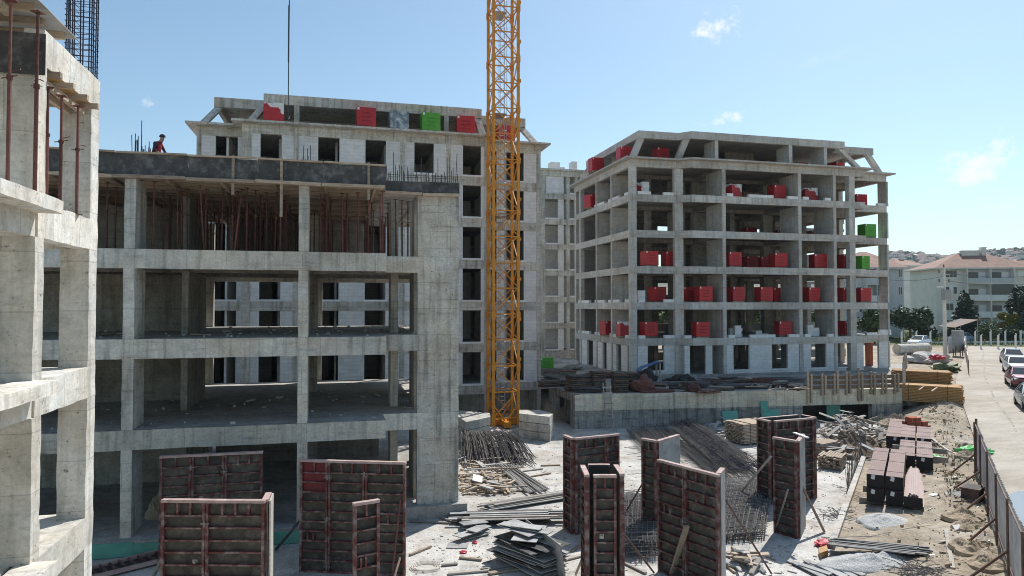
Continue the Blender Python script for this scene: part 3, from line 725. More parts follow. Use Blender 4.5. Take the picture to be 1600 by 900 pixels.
for k in range(-1, 6):
    z0 = RZ[k] if k >= 0 else -0.1; z1 = btops[k + 1] - .62
    for lay, Y in ((lay_left, BS), (lay_main, BM), (lay_right, BS)):
        for t, a, b in lay:
            x0, x1 = XatY(a, Y), XatY(b, Y)
            if t == 'C': bx(back, 'column', MC, x0, x1, Y + .006, Y + .55, z0, z1)
            elif k < 0: continue
            elif t == 'I':
                bx(back, 'block_wall', M['block'], x0 + .003, x1 - .003, Y + .05, Y + .25, z0, z1)
            else:
                bx(back, 'sill', M['aac'], x0 - .05, x1 + .05, Y - .05, Y + .26, z0, z0 + .13)
                # reveal jambs
                bx(back, 'jamb', M['aac'], x0 - .0, x0 + .05, Y + .045, Y + .27, z0 + .132, z1); bx(back, 'jamb', M['aac'], x1 - .05, x1, Y + .045, Y + .27, z0 + .132, z1)
    # rooms behind: cross walls and rear wall with doors, all bare
    if k >= 0:
        for px in (350, 428, 512, 585, 660, 742, 806):
            x = XatY(px, 53); bx(back, 'partition', M['block'], x + .5, x + .65, BS + .4, 55.8, z0, z1 + .1)
        e = [bl + .3]
        for px in (345, 425, 515, 590, 665, 735): e += [XatY(px, 56), XatY(px, 56) + .9]
        e += [br - .3]
        for i in range(0, len(e), 2):
            bx(back, 'partition', M['block'], e[i], e[i + 1], 56, 56.15, z0, z1 + .1)
    else:
        bx(back, 'basement_wall', MC, bl + .3, br - .3, 52.0, 52.2, z0, z1 + .1)
    bx(back, 'rear_wall', M['block'], bl + .3, br - .3, BR_ - .25, BR_ - .05, z0, z1)
    bx(back, 'side_wall', M['block'], br - .26, br - .05, BS + 1, BR_ - .31, z0, z1); bx(back, 'side_wall', M['block'], bl + .05, bl + .26, BS + 1, BR_ - .31, z0, z1)
poly_slab(back, 'cornice_slab', MC, [(bl - .6, BR_ + .4), (bl - .6, BS - .6), (bm0 - .6, BS - .6), (bm0 - .6, BM - .6), (bm1 + .3, BM - .6), (bm1 + .3, BS - .6), (br + .6, BS - .6), (br + .6, BR_ + .4)], 20.287, 20.42)
rbm, rbs = BM + 1.1, BS + 1.4
r0, r1, r2, r3 = XatY(331, rbs), XatY(409, rbm), XatY(752, rbm), XatY(821, rbs)
BROOF = [(r0, BR_ - 1.3), (r0, rbs), (r1, rbs), (r1, rbm), (r2, rbm), (r2, rbs), (r3, rbs), (r3, BR_ - 1.3)]
poly_slab(back, 'roof_slab', MC, BROOF, 22.45, 22.70)
for i, (p, q) in enumerate(zip(BROOF, BROOF[1:] + BROOF[:1])):
    n = 4 if i == 3 else 1
    for j in range(n):
        a = Vector(p).lerp(Vector(q), j / n); b = Vector(p).lerp(Vector(q), (j + 1) / n); dd = (b - a).normalized(); off = Vector((dd.y, -dd.x)) * .01
        seg_beam(back, a + off, b + off, 22.02, 22.66 + .004 * i, MC, name='roof_beam')
for p, q in (((bl + .3, BS + .1, 20.42), (r0 + .3, rbs + .1, 22.05)), ((bm0 + .45, BM + .2, 20.42), (r1 + .1, rbm + .1, 22.05)), ((bm1 - .4, BM + .2, 20.42), (r2 - .3, rbm + .1, 22.05)), ((br - .3, BS + .1, 20.42), (r3 - .3, rbs + .1, 22.05))):
    slanted(back, p, q, .5, .4, MC)
for px in (461, 697): x = XatY(px, rbm); bx(back, 'column', MC, x - .17, x + .17, rbm + .02, rbm + 1.2, 20.42, 22.04)
bx(back, 'partition', M['block'], r0 + 2.2, r3 - 1.5, 55, 55.2, 20.42, 22.46)
bx(back, 'partition', MC, r0 + 1.2, r0 + 3.0, rbs + 2.2, rbs + 2.45, 20.42, 22.46)

# ------------------------------------------------------------------ block seen in the gap between back and right blocks
gap = thing('concrete_building', 'pale concrete block with white infill seen in the gap between two larger blocks', 'building', (22, 80, 2.2))
GY = 73.4; GZ = [3.1, 6.15, 9.1, 12.1, 15.05, 17.9, 20.8]
g0, g1 = XatY(838, GY), XatY(990, GY)
gt = GZ[1:] + [23.4]
glay = [('C', 845, 852), ('W', 853.5, 873.5), ('I', 873.5, 882), ('C', 886, 890.5), ('W', 891.5, 898), ('C', 899, 903), ('W', 904, 909.5), ('I', 909.5, 927.5), ('W', 927.5, 932), ('C', 933, 937), ('W', 938, 950), ('I', 950, 962), ('C', 963, 968), ('I', 968, 990)]
for k, z0 in enumerate(GZ):
    z1 = gt[k] - .6
    seg_beam(gap, (g0, GY), (g1, GY), gt[k] - .6, gt[k], MC)
    bx(gap, 'floor_slab', M['slab'], g0, g1, GY + .31, GY + 12, z0 - .18, z0 - .005)
    for t, a, b in glay:
        x0, x1 = XatY(a, GY), XatY(b, GY)
        if t == 'C': bx(gap, 'column', MC, x0, x1, GY + .006, GY + .5, z0, z1)
        elif t == 'I' or (k == 6 and a < 880): bx(gap, 'block_wall', M['block'], x0, x1, GY + .2, GY + .4, z0, z1)
        else: bx(gap, 'sill', M['aac'], x0 - .1, x1 + .1, GY - .05, GY + .3, z0, z0 + .16)
    bx(gap, 'partition', M['block'], g0, g1, GY + 4, GY + 4.2, z0, z1 + .3)
bx(gap, 'roof_slab', MC, g0 - .3, g1, GY - .3, GY + 12, 23.405, 23.6)
for a, b, h in ((861, 876, 1.3), (875.5, 883.5, .75), (894.5, 903, 1.5)):
    bx(gap, 'chimney', M['block'], XatY(a, GY + 3), XatY(b, GY + 3) - .05, GY + 3, GY + 4.2, 23.6, 23.75 + h)
bx(gap, 'base_wall', MC, g0, g1, GY + .1, GY + .4, 1.0, 3.1)

# ------------------------------------------------------------------ podium under the right block
pod = thing('basement_podium', 'rust-streaked concrete basement podium carrying the right block', 'podium', (30, 50, 0))
PA, PB, PC = (15.1, 42.8), (38.9, 40.5), (56, 57.5)
POLY = [PA, PB, PC, (56, 88), (15.1, 88)]
poly_slab(pod, 'podium_slab', M['slab'], [(PA[0] + .3, PA[1] + .3), (PB[0] - .1, PB[1] + .35), (PC[0] - .3, PC[1] + .3), (55.7, 87.7), (15.4, 87.7)], 1.95, 2.2)
def wallrow(p, q, n, z0, z1, out, name='wall_panel', mat=None):
    p, q = Vector(p), Vector(q)
    for j in range(n):
        a = p.lerp(q, j / n); b = p.lerp(q, (j + 1) / n); d = (b - a).normalized(); nn = Vector((d.y, -d.x))
        seg_beam(pod, a + nn * out + d * .006, b + nn * out - d * .006, z0, z1, mat or M['conc_podium'], .4, name)
wallrow(PA, PB, 7, 1.18, 2.24, 0.03, mat=M['conc_cream'])
a_, b_ = Vector(PA), Vector(PB)
wallrow(a_, a_.lerp(b_, .68), 5, -0.1, 1.176, 0.0)
wallrow(a_.lerp(b_, .90), b_, 1, -0.1, 1.176, 0.0)
wallrow(PB, PC, 4, -0.1, 2.23, 0.0)
wallrow((15.1, 48.6), (15.1, 47.2), 1, -0.1, 2.24, 0.0); wallrow((15.1, 43.7), PA, 1, -0.1, 2.24, 0.0); wallrow((15.1, 47.2), (15.1, 43.7), 1, 1.75, 2.24, 0.0)
bx(pod, 'inner_wall', M['conc_podium'], 15.6, 37, 46.2, 46.4, -.1, 1.94); bx(pod, 'ledge', M['slab'], 20, 26, 42.75, 42.95, 2.25, 2.33)
bx(pod, 'closing_sheet', M['xps'], XatY(1287, 41.9), XatY(1308, 41.9), 41.7, 41.75, .1, 1.1)

# ------------------------------------------------------------------ tower crane
CXc, CYc, CWd = 10.85, 45.4, 1.72
crane = thing('tower_crane', 'orange-yellow lattice tower crane mast standing between the blocks', 'crane', (CXc, CYc, 0))
h2 = CWd / 2; ZT = 33.0; BAY = 1.74
for sx in (-1, 1):
    for sy_ in (-1, 1):
        m = MB(); x, y = sx * h2, sy_ * h2
        m.box(x - .09, x + .09, y - .09, y + .09, 0.5, ZT)
        m.box(x - .13, x + .13, y - .13, y + .13, 0.1, 0.7)
        lg = lpart('mast_leg', m, M['crane'], crane)
        j = MB()
        for i in range(9): z = 4.0 + i * 3.48; j.box(x - .125, x + .125, y - .125, y + .125, z - .22, z + .22)
        lpart('joint_sleeve', j, M['crane'], lg)
def face_pt(f, u, z):      # f: face number, u in -1..1 along it
    return {0: Vector((u * h2, -h2, z)), 1: Vector((h2, u * h2, z)), 2: Vector((-u * h2, h2, z)), 3: Vector((-h2, -u * h2, z))}[f]
hm, dm = {}, {}
for f in range(4):
    m = MB(); m.bar(face_pt(f, -1, 0), face_pt(f, 1, 0), .07, .07); hm[f] = m.mesh('horizontal_brace', M['crane'])
    for s_ in (0, 1):
        m = MB(); e = -1 if s_ else 1
        m.bar(face_pt(f, -e * .95, .05), face_pt(f, e * .95, BAY - .05), .065, .065); dm[f, s_] = m.mesh('diagonal_brace', M['crane'])
    m = MB(); m.bar(face_pt(f, -.95, .05), face_pt(f, 0, BAY / 2), .06, .06); m.bar(face_pt(f, .95, BAY - .05), face_pt(f, 0, BAY / 2), .06, .06)
    m.bar(face_pt(f, .95, .05), face_pt(f, 0, BAY / 2) * 1.0 + Vector((0, 0, 0.03)), .06, .06); m.bar(face_pt(f, -.95, BAY - .05), face_pt(f, 0, BAY / 2) + Vector((0, 0, .03)), .06, .06); dm[f, 2] = m.mesh('diagonal_brace', M['crane'])
nb = int((ZT - 0.6) / BAY)
for i in range(nb):
    z = 0.6 + i * BAY
    for f in range(4):
        put('horizontal_brace', hm[f], crane, (0, 0, z))
        put('diagonal_brace', dm[f, 2 if i > 2 and f in (0, 2) else i % 2], crane, (0, 0, z + .04))
lad = MB()
for x in (-.2, .2): lad.tube((x, .35, .9), (x, .35, ZT), .022, 5)
ld = lpart('ladder', lad, M['zinc'], crane); r_ = MB(); z = 1.0
while z < ZT: r_.tube((-.2, .35, z), (.2, .35, z), .012, 4); z += .3
lpart('rungs', r_, M['zinc'], ld)
r_ = MB(); z = 3.0
while z < ZT:
    pts = [Vector((math.cos(a) * .36, .35 - math.sin(a) * .62, z)) for a in [math.pi * t / 6 for t in range(7)]]; r_.path(pts, .014, 4); z += .9
for a in (math.pi * .3, math.pi * .5, math.pi * .7): r_.tube((math.cos(a) * .36, .35 - math.sin(a) * .62, 3), (math.cos(a) * .36, .35 - math.sin(a) * .62, ZT), .01, 4)
lpart('safety_hoops', r_, M['zinc'], ld)
for i in range(4):
    z = 7.2 + 6.96 * i; p = MB(); p.box(-.75, .1, -.7, .75, z, z + .04); lpart('rest_platform', p, M['zinc'], crane)
for i in range(10):
    z = 4.4 + i * 2.7; p = MB(); p.box(h2 + .09, h2 + .19, -h2 - .06, -h2 + .06, z, z + .22); lpart('bolt_lug', p, M['crane'], crane)
m = MB(); m.box(-1.5, 1.5, -.22, .22, .05, .42); lpart('base_beam', m, M['crane'], crane)
m = MB(); m.box(-.22, .22, -1.5, 1.5, .06, .43); lpart('base_beam', m, M['crane'], crane)
for sx in (-1, 1):
    for sy_ in (-1, 1):
        m = MB(); m.bar((sx * h2 * .1, sy_ * h2, .45), (sx * h2, sy_ * h2, 1.5), .1, .1); lpart('base_strut', m, M['crane'], crane)
# counter-ballast: stacks of wedge-shaped concrete slabs on the base
def ballast(label, pts, n, th):
    for i in range(n):
        m = MB(); cx = sum(p[0] for p in pts) / len(pts); cyy = sum(p[1] for p in pts) / len(pts)
        k = 1 + RND.uniform(-.015, .015); m.prism([(cx + (x - cx) * k, cyy + (y - cyy) * k) for x, y in pts], 0.02 + i * (th + .03), 0.02 + i * (th + .03) + th)
        solo('ballast_block', m, M['ballast'], label % ('bottom', 'middle', 'top')[i], 'ballast block', 'crane ballast blocks')
a = gz(811, 655, 1.95); 
ballast('%s slab of the pale ballast stack right of the crane mast', [tuple(gz(*q).xy) for q in ((811, 684, 0), (859, 690.5, 0), (865, 684, 0), (842, 640, 1.5), (811, 640, 1.5))], 3, .47)
ballast('%s slab of the ballast stack left of the crane mast', [tuple(gz(*q).xy) for q in ((729, 659, 1.5), (766, 651, 1.5), (765, 645, 1.5), (714, 641, 1.5), (714, 650, 1.5))], 3, .47)

# hoist rope in front of the back block
rx = XatY(447.5, 47.0); m = MB(); m.tube((rx, 47, 20.5), (rx + .12, 47, 60), .035, 6); 
hk = thing('hoist_rope', 'thin dark hoist rope hanging from above in front of the back block', 'rope', (rx, 47, 20.5))
wpart('rope', m, M['rope'], hk)
m = MB(); m.tube((rx, 47, 24.2), (rx, 47, 28.0), .055, 6); wpart('sleeve', m, M['rope'], hk)
m = MB(); m.path([(rx, 47, 20.5), (rx + .05, 47, 20.42), (rx + .1, 47, 20.5), (rx + .08, 47, 20.62)], .03, 5); wpart('hook', m, M['zinc'], hk)

# ------------------------------------------------------------------ steel props
def make_prop(name, label, h):
    t = thing(name, label, 'steel prop', (0, 0, -50))
    m = MB(); m.tube((0, 0, .01), (0, 0, h * .6), .031, 8); lpart('outer_tube', m, M['redprop'], t)
    m = MB(); m.tube((0, 0, h * .6), (0, 0, h - .01), .024, 8); lpart('inner_tube', m, M['redprop'], t)
    m = MB(); m.tube((0, 0, h * .585), (0, 0, h * .61), .045, 8); m.bar((-.11, 0, h * .59), (.11, 0, h * .61), .014, .014); m.path([(.0, .04, h * .63), (.12, .06, h * .65), (.14, 0, h * .64)], .009, 4); lpart('collar', m, M['redprop'], t)
    m = MB(); m.box(-.08, .08, -.08, .08, 0, .01); lpart('base_plate', m, M['redprop'], t)
    m = MB(); m.box(-.08, .08, -.08, .08, h - .01, h); lpart('head_plate', m, M['redprop'], t)
    return t
gp = 'steel props under the slab formwork of the front block'
lbl = 'rusty red steel prop in the thicket holding up the front block formwork'
p0 = make_prop('steel_prop', lbl, 2.36); p0['group'] = gp
spots = []
for px in (165, 178, 237, 276, 283, 292, 320, 345, 362, 370, 384, 398, 415, 428, 437, 500, 508, 534, 541, 559, 575, 594, 597, 628, 637):
    Y = RND.uniform(25.5, 27.2) if px < 603 else RND.uniform(27, 28); spots.append((XatY(px, Y), Y))
for i in range(11):
    for j in range(10):
        if RND.random() < .12: continue
        spots.append((-6.4 + i * .85 + RND.uniform(-.2, .2), 27.6 + j * 1.05 + RND.uniform(-.2, .2)))
for i, (x, y) in enumerate(spots):
    if i == 0: p0.location = (x, y, 10.0); p0.rotation_euler = (0, 0, .4)
    else: dup(p0, (x, y, 10.0), rot=(RND.gauss(0, .012), RND.gauss(0, .012), RND.uniform(0, 6)))
# two props of the front block lean
for i, (px, lean) in enumerate(((365, .16), (318, -.10))):
    dup(p0, (XatY(px, 25.6), 25.6, 10.0), rot=(0, lean, 1), scale=(1, 1, .97), label=('steel prop leaning to the right against the front block formwork', 'steel prop leaning to the left under the front block formwork')[i])
pw = make_prop('steel_prop', 'red steel prop at the left picture edge under the wing deck', 3.04)
for i, (px, y, z, l) in enumerate(((8, 12.2, 9.86, None), (51, 12.6, 9.86, 'red steel prop beside the near column of the left wing'))):
    x = XatY(px, y)
    if i == 0: pw.location = (x, y, z)
    else: dup(pw, (x, y, z), 1.2, l)
pb = make_prop('steel_prop', 'dark steel prop under the yellow beam soffit of the left wing, nearer one', 2.1); 
yA = 14.1; pb.location = (XatY(91, yA), yA, 9.86)
dup(pb, (XatY(117, 14.75), 14.75, 9.86), .7, 'dark steel prop under the yellow beam soffit, against the far column')
dup(pb, (XatY(69, 13.6), 13.6, 9.86), 2.1, 'dark steel prop under the yellow beam soffit, closest to the near column')

# starter bars on the new floor of the front block
def bar_group(name, label, pts, group=None):
    m = MB()
    for x, y, z0, z1 in pts: m.tube((x, y, z0), (x + RND.gauss(0, .03), y + RND.gauss(0, .03), z1), .014, 5)
    return solo(name, m, M['rebar_blue'], label, 'rebar', group)
pts = []
for i in range(26):
    px = 204 + (i * 4.5) % 46; Y = RND.uniform(26, 26.7)
    if px < 232: pts.append((XatY(px, Y), Y, 12.7, 13.2 + RND.uniform(.5, 1.35) * (1.0 if px < 218 else .7)))
bar_group('starter_bars', 'cluster of dark column starter bars sticking up near the worker', pts)
pts = [(XatY(605 + i * 3.05, 26.8), 26.8 + RND.uniform(-.1, .25), 12.5, 13.1 + RND.uniform(.1, .5) + (.65 if i in (3, 17, 26, 31, 32, 35) else 0)) for i in range(37)]
o = bar_group('starter_bars', 'row of starter bars standing over the concrete pier', pts)
m = MB()
for z in (13.12, 13.2): m.tube((XatY(606, 26.8), 26.75, z), (XatY(716, 26.8), 26.9, z + .05), .01, 5)
solo('rebar_rail', m, M['rebar_blue'], 'horizontal bars tied across the starter bars over the pier', 'rebar')
pts = [(XatY(470 + i * 2.3, 27.5), 27.5, 12.8, 13.3 + (RND.uniform(.4, 1.1) if i < 7 else RND.uniform(.1, .4))) for i in range(17)]
bar_group('starter_bars', 'short starter bars in front of the white wall above the front formwork', pts)
# sheets lying on the formwork edge
m = MB()
for i in range(4): m.hexa((XatY(262 - i * 3, 25.4), 25.3, 13.20 + i * .035), (3.1 - .3 * i, 0, -.09), (0, 1.1, 0), (0, 0, .02))
solo('sheet_stack', m, M['ply'], 'few dark plywood sheets lying on the front formwork edge', 'plywood')

# ------------------------------------------------------------------ worker on the deck
def skin_person(name, label, loc, rz, joints, edges, mats_by_z, cloth):
    me = bpy.data.meshes.new(name); ks = list(joints)
    me.from_pydata([joints[k][0] for k in ks], [(ks.index(a), ks.index(b)) for a, b in edges], [])
    o = bpy.data.objects.new(name, me); COL.objects.link(o)
    mod = o.modifiers.new('skin', 'SKIN'); me.skin_vertices.new() if not me.skin_vertices else None
    for i, k in enumerate(ks):
        r = joints[k][1]; me.skin_vertices[0].data[i].radius = (r, r) if not isinstance(r, tuple) else r
    me.skin_vertices[0].data[ks.index('pelvis')].use_root = True
    sub = o.modifiers.new('sub', 'SUBSURF'); sub.levels = 2; sub.render_levels = 2
    dg = bpy.context.evaluated_depsgraph_get(); em = bpy.data.meshes.new_from_object(o.evaluated_get(dg))
    bpy.data.objects.remove(o)
    for mt in cloth: em.materials.append(mt)
    for p in em.polygons:
        p.use_smooth = True; p.material_index = mats_by_z(p.center)
    t = thing(name, label, 'person', loc, rz); b = put('body', em, t); return t
skin = plain('skin', (0.42, 0.24, 0.16), .6, .1); trousers = plain('dark_trousers', (0.035, 0.035, 0.05), .9, .2); vest = plain('red_work_vest', (0.26, 0.015, 0.03), .8, .3); sleeve = plain('dark_sleeves', (0.05, 0.04, 0.06), .9, .2)
J = {'pelvis': ((0, 0, .88), .15), 'spine': ((0, -.05, 1.12), .16), 'chest': ((.02, -.12, 1.32), (.19, .14)), 'neck': ((.02, -.2, 1.48), .06), 'head': ((.02, -.26, 1.58), .095), 'crown': ((.02, -.28, 1.70), .075),
     'shL': ((-.19, -.12, 1.38), .075), 'elL': ((-.33, -.1, 1.12), .05), 'haL': ((-.27, -.3, .95), .035), 'fiL': ((-.24, -.38, .92), .026), 'shR': ((.22, -.12, 1.38), .075), 'elR': ((.33, -.22, 1.13), .05), 'haR': ((.2, -.38, 1.0), .035), 'fiR': ((.16, -.45, .97), .026),
     'hiL': ((-.1, 0, .82), .105), 'knL': ((-.13, -.06, .47), .07), 'anL': ((-.14, .02, .1), .05), 'toL': ((-.15, -.14, .05), .04), 'hiR': ((.1, 0, .82), .105), 'knR': ((.12, -.04, .47), .07), 'anR': ((.13, .04, .1), .05), 'toR': ((.14, -.12, .05), .04)}
E_ = [('pelvis', 'spine'), ('spine', 'chest'), ('chest', 'neck'), ('neck', 'head'), ('head', 'crown'), ('chest', 'shL'), ('shL', 'elL'), ('elL', 'haL'), ('haL', 'fiL'), ('chest', 'shR'), ('shR', 'elR'), ('elR', 'haR'), ('haR', 'fiR'), ('pelvis', 'hiL'), ('hiL', 'knL'), ('knL', 'anL'), ('anL', 'toL'), ('pelvis', 'hiR'), ('hiR', 'knR'), ('knR', 'anR'), ('anR', 'toR')]
def matz(c):
    if c.z < .93 and abs(c.x) < .22: return 1
    if c.z > 1.47 and abs(c.x) < .12: return 0
    if c.z < 1.02 and abs(c.x) >= .15: return 0
    return 2 if abs(c.x) < .21 else 3
wpos = Vector((XatY(239.5, 27.4), 27.4, 12.80))
vest_dark = 1
wk = skin_person('person', 'worker in red vest and dark trousers bending forward on the formwork deck', wpos, math.radians(75), J, E_, matz, [skin, trousers, vest, sleeve])
m = MB()
for i in range(5):
    for j in range(10):
        pass
hb = bmesh.new(); bmesh.ops.create_icosphere(hb, subdivisions=2, radius=.125, matrix=Matrix.Translation((.02, -.27, 1.68)))
bmesh.ops.delete(hb, geom=[v for v in hb.verts if v.co.z < 1.66], context='VERTS')
hm_ = bpy.data.meshes.new('helmet'); hb.to_mesh(hm_); hb.free(); hm_.materials.append(trousers); put('cap', hm_, wk); wk.scale = (.9, .9, .9)

# ------------------------------------------------------------------ wrapped pallets
def box_round(w, d, h, r, z0, mat, wob=.012, seed=0):
    b = bmesh.new(); bmesh.ops.create_cube(b, size=1, matrix=Matrix.Translation((0, 0, z0 + h / 2)) @ Matrix.Diagonal((w, d, h, 1)))
    bmesh.ops.bevel(b, geom=b.edges[:], offset=r, segments=2, affect='EDGES', profile=.6)
    bmesh.ops.subdivide_edges(b, edges=[e for e in b.edges if e.calc_length() > .4], cuts=3, use_grid_fill=True)
    for v in b.verts: v.co += noise.noise_vector(v.co * 2.3 + Vector((seed, 0, 0))) * wob
    me = bpy.data.meshes.new('wrap'); b.to_mesh(me); b.free(); me.materials.append(mat)
    for p in me.polygons: p.use_smooth = False
    return me
def make_pallet(kind, label, seed):
    t = thing('wrapped_pallet', label, 'pallet', (0, 0, -50))
    mat = {'red': M['redwrap'], 'green': M['greenwrap'], 'film': M['film']}[kind]
    put('wrap', box_round(1.22, 1.02, 1.22, .035, .13, mat, .014, seed), t)
    m = MB()
    for y in (-.42, 0, .42): m.box(-.58, .58, y - .05, y + .05, .02, .11)
    lpart('runners', m, M['wood'], t)
    m = MB()
    for x in (-.5, -.25, 0, .25, .5): m.box(x - .05, x + .05, -.5, .5, .112, .13)
    lpart('deck_boards', m, M['wood'], t)
    if kind != 'film':
        m = MB(); m.box(-.56, -.44, -.524, -.516, 1.16, 1.32); lpart('paper_tag', m, M['white'], t)
        m = MB()          # printed lines on the film, too small to read
        for i, (a, b_, z) in enumerate(((-.3, .3, .95), (-.35, .35, .7), (-.3, .28, .45))): m.box(a, b_, -.528, -.5245, z, z + .07)
        lpart('print', m, plain('dark_print_' + kind, (0.30, 0.012, 0.018) if kind == 'red' else (0.07, 0.30, .02), .5, .2), t)
    return t
def make_torn(label):
    t = thing('wrapped_pallet', label, 'pallet', (0, 0, -50)); me = box_round(1.24, 1.04, 1.24, .035, .13, M['redwrap'], .03, 5.5)
    b = bmesh.new(); b.from_mesh(me); bmesh.ops.subdivide_edges(b, edges=b.edges[:], cuts=2, use_grid_fill=True); bmesh.ops.triangulate(b, faces=b.faces[:]); bmesh.ops.delete(b, geom=[f for f in b.faces if f.calc_center_median().z > 1.0 + .55 * (f.calc_center_median().x + .1) * -1 + .35 * noise.noise(f.calc_center_median() * 3)], context='FACES'); b.to_mesh(me); b.free(); put('torn_wrap', me, t)
    for k in range(5):
        for i in range(2):
            for j in range(4):
                if k == 4 and (i + j) % 3 == 0: continue
                m = MB(); m.box(-.59 + i * .595, -.002 + i * .595, -.5 + j * .25, -.253 + j * .25, .132 + k * .245, .374 + k * .245); lpart('block', m, M['aac'], t)
    m = MB(); m.box(-.58, .58, -.5, .5, .02, .13); lpart('pallet_base', m, M['wood'], t)
    return t
proto = {}
FLN = {5.4: 'first', 8.4: 'second', 11.4: 'third', 14.4: 'fourth', 17.4: 'fifth', 20.42: 'mansard'}
def pallet(kind, px, z, Y, rz, where, bld, s=1.0):
    key = kind; x = XatY(px, Y)
    fl = FLN[z] + (' floor' if z < 20 else ' storey')
    look = {'torn': 'torn red pallet', 'red': 'red wrapped pallet', 'green': 'green wrapped pallet', 'film': 'grey film-wrapped bag pallet'}[kind]
    lab = '%s, %s, %s' % (look, fl, where)
    if key not in proto:
        t = make_torn(lab) if kind == 'torn' else make_pallet(kind, lab, len(proto) * 3.7); proto[key] = t; t.location = (x, Y, z + .002); t.rotation_euler = (0, 0, rz); t['group'] = 'wrapped pallets on the open floors'
    else: t = dup(proto[key], (x, Y, z + .002), rz, lab, 'wrapped pallets on the open floors')
    t.scale = (s, s, s)
    return t
BL, B1, B2, B3, B4, B5, BE = 'side wing of the right block', 'left bay of the right block', 'second bay of the right block', 'wide bay of the right block', 'fourth bay of the right block', 'narrow fifth bay', 'open end bay'
P_ = [('red', 932, 20.42, 59.2, .05, 'far end of the ' + BL), ('red', 977, 20.42, 54.6, .0, 'near end of the ' + BL), ('red', 1033, 20.42, 54.2, .12, B1), ('red', 1251, 20.42, 56.5, 0, B4), ('red', 1309, 20.42, 55.5, .2, B5),
      ('red', 926, 17.4, 61.6, .3, 'far end of the ' + BL), ('torn', 998, 17.4, 54.6, 0, B1), ('torn', 1146, 17.4, 53.2, .25, 'left side of the ' + B3), ('red', 1215, 17.4, 52.9, .05, 'right side of the ' + B3), ('torn', 1265, 17.4, 53.3, -.1, B4), ('red', 1343, 17.4, 55.2, 0, BE),
      ('red', 1171, 14.4, 59.5, 0, 'deep inside the ' + B3), ('red', 1219, 14.4, 60.5, 0, 'rear right of the ' + B3), ('red', 1272, 14.4, 60.0, 0, 'rear of the ' + B4), ('green', 1356, 14.4, 53.9, .0, BE),
      ('red', 1015, 11.4, 53.4, .05, 'left of two in the ' + B1), ('red', 1047, 11.4, 53.6, 0, 'right of two in the ' + B1), ('red', 1145, 11.4, 52.7, 0, 'left side of the ' + B3), ('red', 1217, 11.4, 52.8, -.1, 'right side of the ' + B3), ('red', 1172, 11.4, 57.0, 0, 'left one deep inside the ' + B3), ('red', 1194, 11.4, 57.0, 0, 'right one deep inside the ' + B3), ('red', 1279, 11.4, 52.9, -.15, B4), ('red', 1322, 11.4, 52.6, 0, B5), ('green', 1346, 11.4, 53.9, .3, BE),
      ('red', 1027, 8.4, 54.6, .1, B1), ('red', 1099, 8.4, 52.4, -.05, B2), ('red', 1074, 8.4, 54.5, 0, 'rear of the ' + B2), ('red', 1149, 8.4, 52.6, .1, 'left side of the ' + B3), ('red', 1193, 8.4, 52.7, .0, 'centre of the ' + B3), ('red', 1213, 8.4, 54.6, .0, 'right side of the ' + B3), ('red', 1267, 8.4, 52.9, .05, B4), ('red', 1321, 8.4, 52.5, 0, B5), ('red', 1347, 8.4, 53.8, .05, BE),
      ('red', 950, 5.4, 57.5, .2, 'middle of the ' + BL), ('torn', 976, 5.4, 54.4, 0, 'near end of the ' + BL), ('red', 1013, 5.4, 53.6, .05, B1), ('red', 1094, 5.4, 52.15, -.05, B2), ('red', 1223, 5.4, 52.6, -.12, 'right side of the ' + B3), ('red', 1323, 5.4, 52.5, 0, B5)]
for a in P_: pallet(*a, bld='right')
bb = 'of the back block'
for a in [('torn', 425, 20.42, 49.0, .1, 'behind the hoist rope, back block'), ('red', 380, 20.42, 54.0, 0, 'leftmost on the back block'), ('red', 570, 20.42, 48.6, .03, 'left of the grey bag pallet, back block'), ('film', 621, 20.42, 48.9, .1, 'back block'), ('green', 671, 20.42, 48.8, .06, 'back block'), ('red', 726, 20.42, 49.0, -.06, 'right of the green one, back block'), ('red', 789, 20.42, 50.8, 0, 'behind the crane mast, back block')]: pallet(*a, bld='back', s=1.08)
g_p = dup(proto['green'], (XatY(852, 58), 58, 2.2), .0, 'green wrapped pallet on the podium in the gap between blocks', 'wrapped pallets on the open floors')

# loose white blocks laid along slab edges and stacked inside
blk = MB(); blk.box(-.3, .3, -.125, .125, 0, .25); blkm = blk.mesh('block', M['aac'])
def blocks(px0, px1, z, Y, rows=1, where='', wing_x=None):
    if wing_x is not None:
        y0, y1 = YatX(px0, wing_x), YatX(px1, wing_x); a, b_ = min(y0, y1), max(y0, y1)
    else: a, b_ = XatY(px0, Y), XatY(px1, Y)
    n = max(1, round((b_ - a) / .61)); 
    for r in range(rows):
        for i in range(n - (1 if r and RND.random() < .6 and n > 1 else 0)):
            c = a + .305 + .61 * i + RND.uniform(-.015, .015)
            o = put('masonry_block', blkm, None, (c, Y + RND.uniform(-.02, .02), z + .002 + .252 * r) if wing_x is None else (wing_x + .2, c, z + .002 + .252 * r), (0, 0, RND.uniform(-.03, .03) + (math.pi / 2 if wing_x is not None else 0)))
            tag(o, 'white aerated block %s' % where, 'block', 'white blocks ' + where)
for z, fl in ((5.4, 'first'), (8.4, 'second')):
    w = 'laid along the %s floor edge of the right block' % fl
    for a, b_ in ((902, 919), (927, 943), (951, 966), (974, 984)): blocks(a, b_, z, 0, 1, w, XA)
    for a, b_ in ((996.5, 1012), (1037, 1055)): blocks(a, b_, z, YA + .16, 1, w)
    if z < 6:
        for a, b_ in ((1069, 1078), (1137, 1146), (1171, 1206), (1231, 1248), (1256, 1267), (1291, 1303)): blocks(a, b_, z, YM + .16, 1, w)
        blocks(1352, 1372, z, YE + .2, 1, w); blocks(1373, 1389, z, YE + .2, 2, w)
w = 'laid along the fifth floor edge of the right block'
